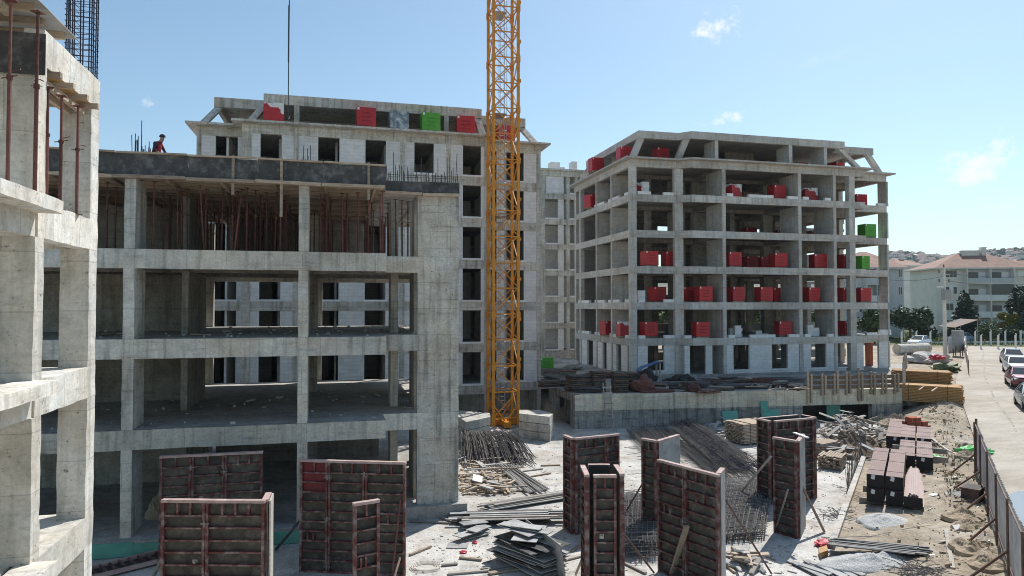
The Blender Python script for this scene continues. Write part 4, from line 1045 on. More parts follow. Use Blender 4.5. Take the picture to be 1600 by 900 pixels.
for a, b_ in ((927, 943), (951, 966), (974, 984)): blocks(a, b_, 17.4, 0, 1, w, XA)
for a, b_ in ((996, 1012), (1037, 1055)): blocks(a, b_, 17.4, YA + .16, 1, w)
for a, b_ in ((1136, 1146), (1170, 1206), (1231, 1248), (1255, 1267), (1290, 1303)): blocks(a, b_, 17.4, YM + .16, 1, w)
blocks(1372, 1388, 17.4, YE + .2, 1, w)
blocks(997, 1011, 8.4, 53.4, 4, 'stacked in the left bay, second floor'); blocks(1004, 1016, 17.4, 53.4, 5, 'stacked in the left bay, fifth floor')
blocks(1139, 1158, 5.4, 53.2, 3, 'stacked in the wide bay, first floor, left'); blocks(1147, 1161, 5.4, 52.6, 4, 'stacked in the wide bay, first floor, right'); blocks(1180, 1198, 5.4, 53.6, 2, 'in the low pile of the wide bay, first floor')
blocks(1260, 1281, 5.4, 52.6, 4, 'stacked in the bay after the wide one, first floor')

# ------------------------------------------------------------------ wall formwork panels standing in the yard
M['dusty'] = plain('cement_dusted_red_rail', (0.46, 0.33, 0.30), .8, .3, 4, dirt=(.62, .58, .54), obj_space=False)
_ribm = {}
M['clamp'] = plain('dull_clamp_steel', (.26, .245, .23), .6, .3, 6, metal=.3)
def panel(label, p, q, h=3.4, facing='ribs', z0=0.0, joints=(), seed=0, group='wall formwork panels in the yard', lean=0.0, cat='formwork panel', name='formwork_panel', parent=None, stub=True):
    p, q = Vector((p[0], p[1], 0)), Vector((q[0], q[1], 0)); d = q - p; w = d.length
    if parent is None:
        t = thing(name, label, cat, (p.x, p.y, z0), math.atan2(d.y, d.x), group); t.rotation_euler = (lean, 0, math.atan2(d.y, d.x))
    else:
        t = parent
    R_ = random.Random(seed + 5); sg = -1 if facing == 'ribs' else 1
    def P(nm, m, mt): return lpart(nm, m, mt, t)
    def yb(a, b): return (min(sg * a, sg * b), max(sg * a, sg * b))
    m = MB(); m.rough(.01, w - .01, *yb(0, -.018), .02, h - .015, seg=.8, amp=.003); P('plywood_face', m, M['ply_back'] if facing == 'ribs' else M['ply_grey'])
    for x in (0, w - .07):
        m = MB(); m.box(x, x + .07, *yb(.002, .12), 0, h - .072); P('end_rail', m, M['red'])
    m = MB(); m.rough(-.005, w + .005, *yb(-.018, .125), h - .07, h, seg=.25, amp=.006); P('top_rail', m, M['dusty'])
    m = MB(); m.box(.072, w - .072, *yb(.002, .115), 0.0, .06); P('bottom_rail', m, M['red'])
    xs = [.07] + [j * w for j in joints] + [w - .07]
    for j in joints:
        m = MB(); m.box(j * w - .075, j * w - .01, *yb(.002, .13), .062, h - .075); P('mullion', m, M['red'])
        m = MB(); m.box(j * w + .01, j * w + .075, *yb(.002, .13), .062, h - .075); P('mullion', m, M['red'])
        for zc in (h - .42, h * .52, h * .12):
            m = MB(); zc += R_.uniform(-.25, .1); m.box(j * w - .1, j * w + .1, *yb(.131, .16), zc - .018, zc + .018); m.box(j * w - .02, j * w + .02, *yb(.161, .19), zc - .07, zc + .07); P('clamp', m, M['clamp'])
    for a, b in zip(xs, xs[1:]):
        a2 = a + (.08 if a > .08 else .003); b2 = b - (.08 if b < w - .08 else .003); L = round(b2 - a2, 3); key = (L, sg)
        if key not in _ribm:
            m = MB(); m.box(0, L, *yb(.003, .105), 0, .04); _ribm[key] = m.mesh('rib', M['red'])
        z = .34; n = 0
        while z < h - .2:
            put('rib', _ribm[key], t, (a2, 0, z + R_.uniform(-.008, .008))); z += .295; n += 1
        if stub:
            m = MB(); ns = max(1, int(L / .42))
            for i in range(1, ns + 1): x = a2 + L * i / (ns + 1); m.box(x - .025, x + .025, *yb(.004, .1), z - .295 + .052, h - .072)
            if R_.random() < .45:
                k_ = R_.choice((2, 4, 5, 7)); z_k = .34 + .295 * k_ + .045; f_ = R_.uniform(.2, .5)
                for i in (f_, f_ + .25): x = a2 + L * i; m.box(x - .02, x + .02, *yb(.004, .1), z_k, z_k + .235)
            o = P('stubs', m, M['red']); o['kind'] = 'stuff'
    if R_.random() < .7 and facing == 'ribs':
        m = MB(); zc = h * R_.uniform(.45, .6); xc = w * R_.uniform(.3, .45); m.box(xc - .06, xc + .06, *yb(.0, .02), zc - .06, zc + .06); m.box(xc - .03, xc + .03, *yb(.021, .06), zc - .03, zc + .03); P('anchor_plate', m, M['zinc'])
    return t
def T(px, py, h=3.4): v = gz(px, py, h); return (v.x, v.y)
def cor(px0, py0, px1, py1, h=3.4): return T(px0, py0, h), T(px1, py1, h)
a, b = cor(251, 712, 411, 704); panel('dark red-framed formwork panel set back in the shade of the front block', a, b, joints=(.3, .62), seed=1)
a, b = cor(256, 779, 416, 780); panel('wide formwork panel in the left foreground with sunlit timber end', a, b, joints=(.43,), seed=2)
bb = (b[0] + .05, b[1] + .62); panel('narrow return panel on the right end of the left foreground formwork', (b[0] + .02, b[1] - .02), bb, facing='ply', seed=3)
m = MB(); m.rough(b[0] + .08, b[0] + .12, b[1] - .12, b[1] + .6, 0, 3.38, seg=.4, amp=.005); solo('edge_board', m, M['wood_grey'], 'pale timber edge board on the left foreground formwork', 'timber')
a, b = cor(471, 717, 635, 721); t3 = panel('largest formwork panel, brighter red at its upper left, before the front block', a, b, joints=(.27, .62), seed=4)
m = MB(); w = math.dist(a, b); m.box(.09, w * .27 - .1, -.03, -.012, 2.4, 3.3); lpart('red_sheet', m, plain('bright_red_sheet', (.17, .022, .026), .6, .3, 3), t3)
a, b = cor(552, 786, 592, 780); panel('slim ladder-like formwork panel leaning before the largest panel', a, b, seed=5, lean=math.radians(-1))
a, b = cor(897, 684, 965, 677); panel('tall corner formwork panel left of the box column form', a, b, joints=(.7,), seed=6)
c, _ = cor(884, 679, 897, 684); panel('narrow side panel joined to the tall corner formwork', c, (a[0] - .005, a[1]), seed=7)
# box column form
a, b = cor(927, 741, 962, 741); n_ = Vector((a[1] - b[1], b[0] - a[0])).normalized(); dpt = 1.15
bf = 'sides of the box column formwork'
panel('front side of the open-topped box column formwork', a, b, seed=8, group=bf)
a2 = (a[0] + n_.x * dpt, a[1] + n_.y * dpt); b2 = (b[0] + n_.x * dpt, b[1] + n_.y * dpt)
panel('left side of the open-topped box column formwork', (a2[0] - .13, a2[1]), (a[0] - .13, a[1] + .0), seed=9, group=bf)
panel('rear side of the open-topped box column formwork', b2, a2, seed=10, group=bf)
panel('right side of the open-topped box column formwork', (b[0] + .13, b[1]), (b2[0] + .13, b2[1]), seed=11, group=bf)
# L forms with the plywood face towards the lens
a, b = cor(1005, 684, 1027, 688); panel('narrow formwork panel with a grey board wall on its right', a, b, seed=12)
c, e = cor(1029, 688, 1062, 678); panel('grey plywood-faced formwork wall right of the box column form', c, e, facing='ply', seed=13, h=3.38)
a, b = cor(1031, 717, 1125, 741); panel('large angled formwork panel in front with central red mullion', a, b, joints=(.47,), seed=14)
c, e = cor(1109, 735, 1132, 731); panel('narrow return panel behind the large angled formwork', (b[0] + .08, b[1] + .12), e, facing='ply', seed=15)
a, b = cor(1209, 657, 1268, 652); n_ = Vector((a[1] - b[1], b[0] - a[0])).normalized()
bf = 'sides of the tall form beside the timber heap'
panel('front side of the tall rear formwork box', a, b, joints=(.6,), seed=16, group=bf)
a2, b2 = (a[0] + n_.x * .7, a[1] + n_.y * .7), (b[0] + n_.x * .7, b[1] + n_.y * .7)
panel('left side of the tall rear formwork box', (a2[0] - .13, a2[1]), (a[0] - .13, a[1]), seed=17, group=bf)
panel('rear side of the tall rear formwork box', b2, a2, seed=18, group=bf); panel('right side of the tall rear formwork box', (b[0] + .13, b[1]), (b2[0] + .13, b2[1]), seed=19, group=bf)
a, b = cor(1210, 682, 1246, 688); panel('angled formwork panel braced by a timber, before the tall rear box', a, b, seed=20)
c, e = cor(1249, 688, 1257, 677); panel('grey plywood-faced formwork wall beside the timber-braced panel', c, e, facing='ply', seed=21, h=3.38)
m = MB(); z_ = 3.42; p = gz(1241, 676, z_); q = gz(1262, 684, z_); m.bar(p, q, .12, .04); solo('loose_board', m, M['white'], 'short pale board lying on the braced formwork panel', 'board')
# frame lying flat at the lower left
a, b = gz(150, 897, .2), gz(252, 872, .2)
lay = thing('formwork_panel', 'red formwork panel lying flat at the lower left beside the wing', 'formwork panel', (a.x, a.y, .02), math.atan2(b.y - a.y, b.x - a.x), 'wall formwork panels in the yard')
w = (b - a).length + .4
for y in (0, .9): m = MB(); m.box(-.3, w, y - .04, y + .04, .05, .17); lpart('end_rail', m, M['dusty'], lay)
for i in range(9): x = -.25 + i * w / 8.2; m = MB(); m.box(x, x + .05, .042, .858, .05, .15); lpart('rib', m, M['red'], lay)
m = MB(); m.box(-.28, w - .02, .0, .9, .02, .045); lpart('plywood_face', m, M['ply_back'], lay)

# raking braces
def brace(label, pa, pb, w=.1, h=.05, mat='wood', steel=False):
    m = MB()
    if steel: m.tube(pa, pb, .03, 7)
    else: m.bar(pa, pb, w, h)
    return solo('raking_brace', m, M[mat], label, 'brace', 'braces holding the formwork')
brace('timber brace in front of the large angled formwork', gz(1050, 897, .05), gz(1073, 822, 1.75), .16, .07, 'wood')
brace('timber brace on the right of the braced formwork panel', gz(1288, 831, .03), gz(1251, 755, 1.75), .14, .06, 'wood')
brace('timber brace left of the box column form', gz(900, 897, .05), gz(926, 832, 1.35), .13, .06, 'wood')
brace('thin steel brace right of the large angled formwork', gz(1206, 897, .03), gz(1132, 778, 2.2), mat='rust', steel=True)
brace('steel brace between the box form and the large panel', gz(1022, 895, .03), gz(968, 826, 1.5), mat='rust', steel=True)
brace('steel brace before the narrow panel with grey board', gz(966, 820, .03), gz(1011, 743, 2.0), mat='rust', steel=True)
brace('long brace leaning on the tall rear formwork box', gz(1148, 780, .03), gz(1205, 713, 2.1), mat='wood_grey', w=.13, h=.06)
brace('steel brace on the face of the timber-braced panel', gz(1212, 828, .05), gz(1231, 765, 1.9), mat='zinc', steel=True)
brace('steel prop leaning on the right of the largest panel', gz(613, 897, .1), gz(626, 780, 2.3), mat='redprop', steel=True)
brace('dark board leaning on the left of the largest panel', gz(432, 858, .03), gz(470, 812, 1.1), mat='ply', w=.14, h=.05)
brace('timber leaning on the left foreground formwork', gz(240, 900, .5), gz(272, 835, 2.0), mat='wood_grey', w=.08, h=.08)
brace('steel tube standing beside the slim panel', gz(617, 899, .3), gz(625, 872, 1.2), mat='dusty', steel=True)

# ------------------------------------------------------------------ reinforcing steel lying about
def heap(name, label, polys, r, mat='rebar', n=4, kind='stuff', cat='rebar'):
    m = MB()
    for pl in polys: m.path(pl, r, n)
    return solo(name, m, M[mat], label, cat, None, kind)
def L3(a, b, t): return Vector(a).lerp(Vector(b), t)
pl = []
for i in range(230):
    u = RND.random(); px = 720 + u * 78 + RND.gauss(0, 3); L = RND.uniform(.35, 1)
    p = gz(px, 672 + 18 * (1 - L) * RND.random(), RND.uniform(.7, 1.25)); q = gz(px + 4 + 34 * u + RND.gauss(0, 4), 706 + 24 * L, RND.uniform(.02, .12))
    mid = L3(p, q, .45) + Vector((0, 0, .22 + RND.uniform(-.1, .12)))
    pl.append([p, mid, q])
heap('rebar_heap', 'tangled grey rebar heap spilling from the crane base', pl, .019)
pl = []
for i in range(260):
    u = RND.random(); px = 720 + u * 80 + RND.gauss(0, 5); py = RND.uniform(676, 716); z_ = max(.05, 1.0 * (1 - (py - 670) / 60)) ; p = gz(px, py, z_); a_ = RND.uniform(-2.2, -.6); L_ = RND.uniform(.5, 1.6); q = p + Vector((math.cos(a_) * L_, math.sin(a_) * L_, -RND.uniform(0, .5))); q.z = max(.03, q.z); pl.append([p, L3(p, q, .5) + Vector((RND.gauss(0, .1), RND.gauss(0, .1), .1)), q])
heap('rebar_heap', 'dark bent stirrups added as shade between bars of the crane base heap', pl, .014, 'rebar_blue')  # dark bars added so the gaps in the heap look black with shade
pl = []
for i in range(70):
    c_ = gz(RND.uniform(985, 1190), RND.uniform(668, 745), RND.uniform(.02, .25)); a_ = RND.uniform(-1.4, .2); L_ = RND.uniform(.8, 2.6); dd_ = Vector((math.cos(a_), math.sin(a_), 0)) * L_ / 2; pl.append([c_ - dd_, c_ + Vector((RND.gauss(0, .1), RND.gauss(0, .1), .06)), c_ + dd_])
heap('loose_rebar', 'loose bent bars thrown over the rebar bundles in the yard centre', pl, .013)
pl = []
for i in range(240):
    u, v = RND.random(), RND.random(); c_ = gz(1045 + 30 * u + (90 + 25 * u) * v, 658 + 78 * v - 5 * u, RND.uniform(.05, .75)); a_ = RND.uniform(0, 3.1); r_1 = RND.uniform(.12, .4); d1 = Vector((math.cos(a_), math.sin(a_), RND.gauss(0, .3))) * r_1; d2_ = Vector((-math.sin(a_), math.cos(a_), RND.gauss(0, .5))) * r_1; pl.append([c_ - d1, c_ - d2_, c_ + d1, c_ + d2_ * .8]); 
for x_ in pl:
    for v_ in x_: v_.z = max(.02, v_.z)
heap('stirrup_heap', 'dark stirrups added as shade between bars of the long rebar bundle', pl, .012, 'rebar_blue')  # dark pieces added to paint the shade in the gaps of the bundle
pl = []
for i in range(22):
    u = i / 21; pl.append([gz(772 + u * 26, 724 + u * 2, .25 + RND.uniform(-.08, .08)), gz(826 + u * 32, 770 - 6 * u, .1 + RND.uniform(-.05, .08))])
heap('pipe_bundle', 'grey pipes fanned out below the crane rebar heap', pl, .03, 'zinc', 5, cat='pipes')
def bundle(label, s0, s1, e0, e1, n, zmax, r=.017, bend=.07, name='rebar_bundle'):
    pl = []
    for i in range(n):
        u = RND.random(); z = RND.uniform(.03, zmax)
        p = gz(s0[0] + (s1[0] - s0[0]) * u, s0[1] + (s1[1] - s0[1]) * u, z); q = gz(e0[0] + (e1[0] - e0[0]) * u, e0[1] + (e1[1] - e0[1]) * u, z * RND.uniform(.4, 1))
        v = RND.uniform(0, .22); w_ = RND.uniform(.75, 1.05); a_, b_ = L3(p, q, v), L3(p, q, w_)
        mid = L3(a_, b_, .5) + Vector((RND.gauss(0, bend), RND.gauss(0, bend), RND.uniform(0, bend)))
        pl.append([a_, mid, b_])
    return heap(name, label, pl, r)
bundle('long rebar bundle running from the podium foot to the yard centre', (1040, 660), (1078, 653), (1130, 735), (1196, 728), 170, .8, .014)
bundle('loose rebar stack left of the long bundle, behind the grey board wall', (975, 668), (1035, 660), (1010, 705), (1100, 720), 130, .5, .014)
bundle('rebar strewn in front of the long bundle, beside the tall rear box', (1065, 700), (1125, 690), (1120, 748), (1192, 744), 120, .35, .014)
def mats_stack(label, c, n, pitch, zs, jit=.03):
    pl = []; A, B, C_, D = [gz(*q) for q in c]     # far-left, far-right, near-right, near-left
    nu = max(2, int((B - A).length / pitch)); nv = max(2, int((D - A).length / pitch))
    for k in range(n):
        z = .03 + zs * k; o = Vector((RND.gauss(0, .12), RND.gauss(0, .12), z))
        for i in range(nv + 1):
            t = i / nv; pl.append([A.lerp(D, t) + o + Vector((RND.gauss(0, jit), RND.gauss(0, jit), 0)), L3(A.lerp(D, t), B.lerp(C_, t), .5) + o + Vector((0, 0, RND.gauss(0, .02))), B.lerp(C_, t) + o + Vector((RND.gauss(0, .1), 0, 0))])
        for i in range(nu + 1):
            t = i / nu; pl.append([A.lerp(B, t) + o, D.lerp(C_, t) + o + Vector((0, RND.gauss(0, .08), .0))])
    return heap('rebar_mats', label, pl, .014)
mats_stack('stack of rebar mesh mats between the box form and the large panel', [(972, 790), (1040, 786), (1040, 872), (968, 874)], 6, .2, .12)
mats_stack('stack of rebar mesh mats right of the large angled panel', [(1118, 765), (1200, 756), (1186, 842), (1100, 850)], 5, .2, .1)
pl = []
for i in range(60):
    c = gz(1308 + RND.gauss(0, 12), 803 + RND.gauss(0, 5), .05); a = RND.uniform(0, 6.3); r = RND.uniform(.2, .7); pl.append([c, c + Vector((math.cos(a) * r, math.sin(a) * r, RND.uniform(0, .2)))])
heap('wire_scrap', 'tangle of thin scrap bars on the slab near its right edge', pl, .009)
pl = []
for i in range(110):
    c = gz(1432 + RND.gauss(0, 22), 893 + RND.gauss(0, 6), .4 + RND.uniform(0, .25)); a = RND.uniform(0, 6.3); r = RND.uniform(.2, .8); pl.append([c, c + Vector((math.cos(a) * r, math.sin(a) * r, RND.uniform(-.1, .2)))])
heap('wire_scrap', 'dark tangle of scrap bars at the bottom right on the earth', pl, .01)
pl = []
for i in range(44):
    u = RND.random(); pl.append([gz(1297 + RND.uniform(-4, 10), 841 + 10 * u, .3 + .15 * RND.random()), gz(1452 + RND.uniform(-30, 6), 855 + 11 * u, .3 + .18 * RND.random())])
m = MB()
for a, b in pl: m.bar(a, b, .07, .035)
solo('flat_bar_bundle', m, M['dark_bar'], 'bundle of long grey steel bars lying across the slab edge', 'steel bars', None, 'stuff')
m = MB()       # starter bars along the slab's right edge
for i in range(46):
    f = i / 45; x = 21.2 + 8.0 * f; y = x + 3.95; m.tube((x, y, 0), (x + RND.gauss(0, .05), y + RND.gauss(0, .05), 0.95 + RND.uniform(-.2, .25)), .012, 5)
for z in (.3, .7): m.tube((21.2, 25.1, z), (29.2, 33.1, z + .05), .009, 4)
solo('starter_bars', m, M['rebar'], 'row of starter bars along the right edge of the slab', 'rebar')
m = MB()
for i in range(9):
    c = gz(1330, 778, .06); m.bar(gz(1300 + i * 4, 756 + i * 3, .08), gz(1345 + i * 2, 770 + i * 3, .05), .03, .015) if i % 3 == 0 else None
solo('loose_bars', m, M['rust'], 'few thin bars lying on the bare slab by its right edge', 'rebar')

# ------------------------------------------------------------------ loose timber: every plank its own object
_pl = {}
def plank(label, group, p, q, w=.12, h=.035, mat='wood', roll=0.0):
    p, q = Vector(p), Vector(q); d = q - p; L = round(max(.3, d.length) * 4) / 4; key = (L, w, h, mat)
    if key not in _pl:
        m = MB(); m.box(0, L, -w / 2, w / 2, 0, h); _pl[key] = m.mesh('plank', M[mat])
    o = put('plank', _pl[key], None, p, (roll, -math.asin(max(-1, min(1, d.z / d.length))), math.atan2(d.y, d.x)))
    return tag(o, label, 'plank', group)
def scatter(n, label, group, px, py, zmax, lmin, lmax, ang, mats=('wood', 'wood_grey'), spread=.6, ws=(.08, .1, .14, .2), dome=True, tilt=.18):
    for i in range(n):
        x = RND.uniform(*px); y = RND.uniform(*py); k = 1.0
        if dome: u = (x - px[0]) / (px[1] - px[0]) * 2 - 1; v = (y - py[0]) / (py[1] - py[0]) * 2 - 1; k = max(.06, 1 - .8 * (u * u + v * v))
        z = RND.uniform(.0, 1) ** .7 * zmax * k + .02; c = gz(x, y, 0) ; c.z = z
        a = ang + RND.gauss(0, spread); L = RND.uniform(lmin, lmax); d = Vector((math.cos(a), math.sin(a), RND.gauss(0, tilt) if dome else 0)) * (L / 2)
        if c.z - abs(d.z) < .02: c.z = abs(d.z) + .02
        plank(label, group, c - d, c + d, RND.choice(ws), RND.choice((.025, .04, .06)), RND.choice(mats), RND.gauss(0, .25) if dome else 0)
mound_later = gz(1325, 708, 0)
scatter(95, 'broken board in the big scrap timber heap by the podium corner', 'boards of the big scrap timber heap', (1272, 1385), (668, 722), 1.7, .6, 2.4, .9, ('wood', 'wood_grey', 'wood_grey', 'ply_grey', 'wood_dark'), 1.2, (.08, .12, .18, .25), tilt=.22)
scatter(70, 'broken board in the big scrap timber heap by the podium corner', 'boards of the big scrap timber heap', (1285, 1368), (672, 712), 1.9, .4, 1.4, .4, ('wood', 'wood_grey', 'ply_grey', 'ply', 'wood_dark'), 1.5, (.1, .15, .22), tilt=.3)
scatter(26, 'board in the scrap scattered before the brown timber stack', 'boards scattered before the brown timber stack', (1105, 1165), (662, 690), .6, .8, 2.2, .3, ('wood_grey', 'ply_grey', 'white'), 1.2)
scatter(40, 'offcut in the timber litter between the pier and the pipes', 'timber litter beside the pier', (716, 800), (722, 772), .3, .5, 2.0, .2, ('wood', 'wood', 'wood_grey', 'ply_grey'), .9, dome=False)
for i in range(20):
    u = RND.random(); y0 = 787 + RND.uniform(-4, 7)
    plank('long grey board in the upper long-board pile left of the corner formwork', 'upper long-board pile', gz(748 + RND.uniform(-6, 25), y0 + 4, .06 + .04 * (i // 4)), gz(884 + RND.uniform(-8, 8), y0 - 16, .06 + .04 * (i // 4)), .16, .035, RND.choice(('wood_grey', 'ply_grey')))
for i in range(30):
    y0 = 806 + RND.uniform(-7, 7)
    plank('long dark board in the lower long-board pile left of the corner formwork', 'lower long-board pile', gz(698 + RND.uniform(-5, 45), y0 + 1, .05 + .04 * (i // 5)), gz(884 + RND.uniform(-30, 4), y0 - 2, .05 + .04 * (i // 5)), .16, .035, RND.choice(('wood_grey', 'ply_grey', 'ply')))
for a, b, w in (((640, 868), (672, 855), .1), ((718, 872), (756, 876), .1), ((690, 884), (712, 882), .1), ((750, 892), (806, 882), .14), ((700, 897), (760, 892), .16), ((764, 897), (815, 889), .16), ((893, 862), (910, 851), .1), ((880, 826), (906, 821), .12), ((800, 750), (860, 740), .08), ((806, 738), (846, 733), .1), ((845, 728), (876, 727), .1), ((880, 876), (912, 868), .14), ((660, 800), (706, 815), .1), ((640, 815), (705, 818), .1), ((975, 880), (1010, 897), .1), ((1120, 872), (1150, 897), .06), ((1150, 820), (1200, 805), .06)):
    plank('single timber lying on the courtyard slab among the formwork', 'single timbers on the courtyard slab', gz(*a, .02), gz(*b, .02), w, .05, RND.choice(('wood', 'wood', 'wood_grey')))
scatter(24, 'short board in the small pile right of the large angled panel', 'small board pile by the large angled panel', (1135, 1190), (868, 897), .35, .5, 1.2, .5, ('wood_grey', 'wood', 'ply_grey'), 1.0)
for i in range(9):
    plank('grey board lying at the bottom edge right of centre', 'grey boards at the bottom edge', gz(1232 + i * 9, 876 + i * 3 % 9, .03 + .03 * (i % 3)), gz(1285 + i * 8, 899 + (i % 2) * 6, .03 + .03 * (i % 3)), .22, .03, 'ply_grey')

def board_stack(name, label, centre, rz, nx, nl, L, w, h, mat, gap=.022, jit=.06, bind=True):
    t = thing(name, label, 'timber stack', centre, rz); m = MB()
    for k in range(nl):
        for i in range(nx):
            x = -L / 2 + RND.gauss(0, jit); m.box(x, x + L + RND.gauss(0, jit), (i - nx / 2) * (w + gap), (i - nx / 2) * (w + gap) + w, .1 + k * (h + gap), .1 + k * (h + gap) + h)
    o = lpart('boards', m, mat, t); o['kind'] = 'stuff'
    W_ = nx * (w + gap); H = .1 + nl * (h + gap)
    for x in (-L * .3, L * .3):
        m = MB(); m.box(x - .05, x + .05, -W_ / 2, W_ / 2, 0, .098); lpart('bearer', m, M['wood_grey'], t)
        if bind:
            m = MB(); m.box(x - .012, x + .012, -W_ / 2 - .012, W_ / 2, .06, H + .012); lpart('strap', m, M['black'], t)
    return t
c = gz(1172, 690, 0); board_stack('timber_stack', 'brown stack of sawn boards behind the tall rear formwork box', c, .15, 12, 14, 2.4, .12, .06, M['wood'])
c = gz(1300, 730, 0); board_stack('timber_stack', 'low stack of short reclaimed boards on the slab before the scrap heap', c, .7, 9, 8, 1.3, .1, .05, M['wood'], jit=.12, bind=False)
c = gz(1285, 712, 0); board_stack('timber_stack', 'small stack of old beams beside the scrap timber heap', c, .35, 7, 7, 1.6, .12, .08, M['wood'], jit=.1, bind=False)
# big new timber stacks by the road
zt = road_z(56) ; ca = gz(1455, 630, zt); ca.z = terr(ca.x, ca.y) - .02
d_ = (gz(1490, 632, zt) - gz(1416, 627, zt)); rzt = math.atan2(d_.y, d_.x)
board_stack('timber_stack', 'lower stack of new yellow-brown boards beside the road', ca + Vector((.7, .9, 0)), rzt, 14, 11, 3.9, .15, .085, M['wood_new'])
cb_ = ca + Vector((1.75, 2.6, 0)); cb_.z = terr(cb_.x, cb_.y) + .55
board_stack('timber_stack', 'upper rear stack of new yellow-brown boards beside the road', cb_, rzt + .03, 13, 14, 3.6, .14, .085, M['wood_new'])
m = MB(); m.box(cb_.x - 2.0, cb_.x + 2.0, cb_.y - 1.0, cb_.y + 1.0, terr(cb_.x, cb_.y) - .3, cb_.z); solo('stack_base', m, M['wood_grey'], 'timber sleepers under the upper yellow-brown board stack', 'sleepers')
for i, (a, b) in enumerate((((1436, 610), (1450, 600)), ((1456, 612), (1470, 602)))):
    zz = ca.z + 1.14; plank('short pale batten laid across the lower board stack', 'battens on the lower board stack', gz(*a, zz), gz(*b, zz), .1, .06, 'wood')

# plywood sheet stack in the foreground
sg = 'loose sheets of the messy plywood stack'
c = gz(838, 893, 0)
for i in range(22):
    m = MB(); L, w = RND.choice(((2.2, 1.1), (1.9, 1.0), (1.3, .8), (2.3, 1.0)));
    if i > 14: L, w = RND.choice(((1.2, .6), (1.8, .35), (1.0, .4), (1.5, .8)))
    m.box(-L / 2, L / 2, -w / 2, w / 2, 0, .02)
    tag(put('plywood_sheet', m.mesh('plywood_sheet', M['ply_grey'] if RND.random() < .9 or i > 14 else M['ply']), None, (c.x + RND.gauss(-.1, .07 if i < 15 else .2), c.y + RND.gauss(.5, .07 if i < 15 else .22), .06 + i * .052), (RND.gauss(0, .015), RND.gauss(0, .02), 2.05 + RND.gauss(0, .07 if i < 15 else .5))), 'cement-grey plywood sheet in the messy stack left of the box column form', 'plywood', sg)
a, b = gz(828, 809, 1.1), gz(884, 850, 1.1); m = MB(); m.hexa((a.x, a.y, .03), (b.x - a.x, b.y - a.y, 0), (.02, .02, 0), (-.18, -.1, 1.07)); solo('plywood_sheet', m, M['ply_grey'], 'tall plywood sheet leaning on the right of the messy stack', 'plywood')
for i, (px, py) in enumerate(((742, 838), (738, 834), (745, 832), (730, 842), (748, 836), (740, 829))):
    m = MB(); m.box(-.5, .5, -.22, .22, 0, .025); tag(put('plywood_offcut', m.mesh('plywood_offcut', M['ply_grey']), None, gz(px, py, 0) + Vector((0, 0, .03 + i * .05)), (RND.gauss(0, .03), RND.gauss(0, .03), .4 + RND.gauss(0, .4))), 'grey plywood offcut in the small pile left of the messy stack', 'plywood', 'small plywood offcut pile')
m = MB(); m.box(-.35, .35, -.25, .25, 0, .02); tag(put('plywood_offcut', m.mesh('plywood_offcut', M['ply_grey']), None, gz(715, 853, .01), (0, 0, -.3)), 'single grey plywood offcut lying flat left of the offcut pile', 'plywood')
m = MB(); m.box(-.55, .55, -.22, .22, 0, .03); tag(put('pale_board', m.mesh('pale_board', M['white']), None, gz(746, 748, .35), (.25, 0, 1.35)), 'pale square board lying on the timber litter by the pier', 'board')
# wire coil, bits of red plastic, hose
m = MB()
for k in range(4):
    r = .32 + .05 * k; pts = [gz(665, 886, .02) + Vector((math.cos(t * .45) * r, math.sin(t * .45) * r * .9, .012 * k)) for t in range(15)]; m.path(pts, .012, 5)
solo('wire_coil', m, M['hose'], 'loose coil of pale cable on the slab beside the largest panel', 'cable')
def crumple(name, label, cat, c, r, mat, flat=.55, seed=0, sub=3, grp=None):
    b = bmesh.new(); bmesh.ops.create_icosphere(b, subdivisions=sub, radius=1)
    for v in b.verts:
        n = v.co.copy(); k = 1 + .45 * noise.noise(n * 1.6 + Vector((seed, 3, 1))) + .28 * noise.noise(n * 4.5 + Vector((seed, 9, 4)))
        v.co = Vector((n.x * r[0] * k, n.y * r[1] * k, max(-.02, (n.z * .5 + .35)) * r[2] * k * 1.2))
    me = bpy.data.meshes.new(name); b.to_mesh(me); b.free(); me.materials.append(mat)
    return tag(put(name, me, None, c), label, cat, grp)
crumple('plastic_scrap', 'small red plastic scrap right of the offcut pile', 'litter', gz(742, 849, 0), (.1, .08, .08), M['redbag'], seed=1, sub=2)
crumple('plastic_scrap', 'small red rag on the slab below the offcut pile', 'litter', gz(724, 864, 0), (.12, .1, .08), M['redbag'], seed=2, sub=2)
crumple('red_bag', 'red crumpled sack standing among the rebar before the scrap boards', 'sack', gz(1105, 688, 0), (.16, .14, .5), M['redbag'], seed=3, sub=2)
crumple('red_bag', 'crumpled red netting at the corner of the slab beside the steel bars', 'netting', gz(1290, 853, 0), (.35, .22, .16), M['redbag'], seed=5)
m = MB(); m.hexa(gz(1281, 872, .03), gz(1290, 868, .03) - gz(1281, 872, .03) + Vector((.1, 0, 0)), (.28, .42, 0), (0, 0, .16)); solo('timber_block', m, M['wood_new'], 'yellow timber block under the red netting', 'timber')

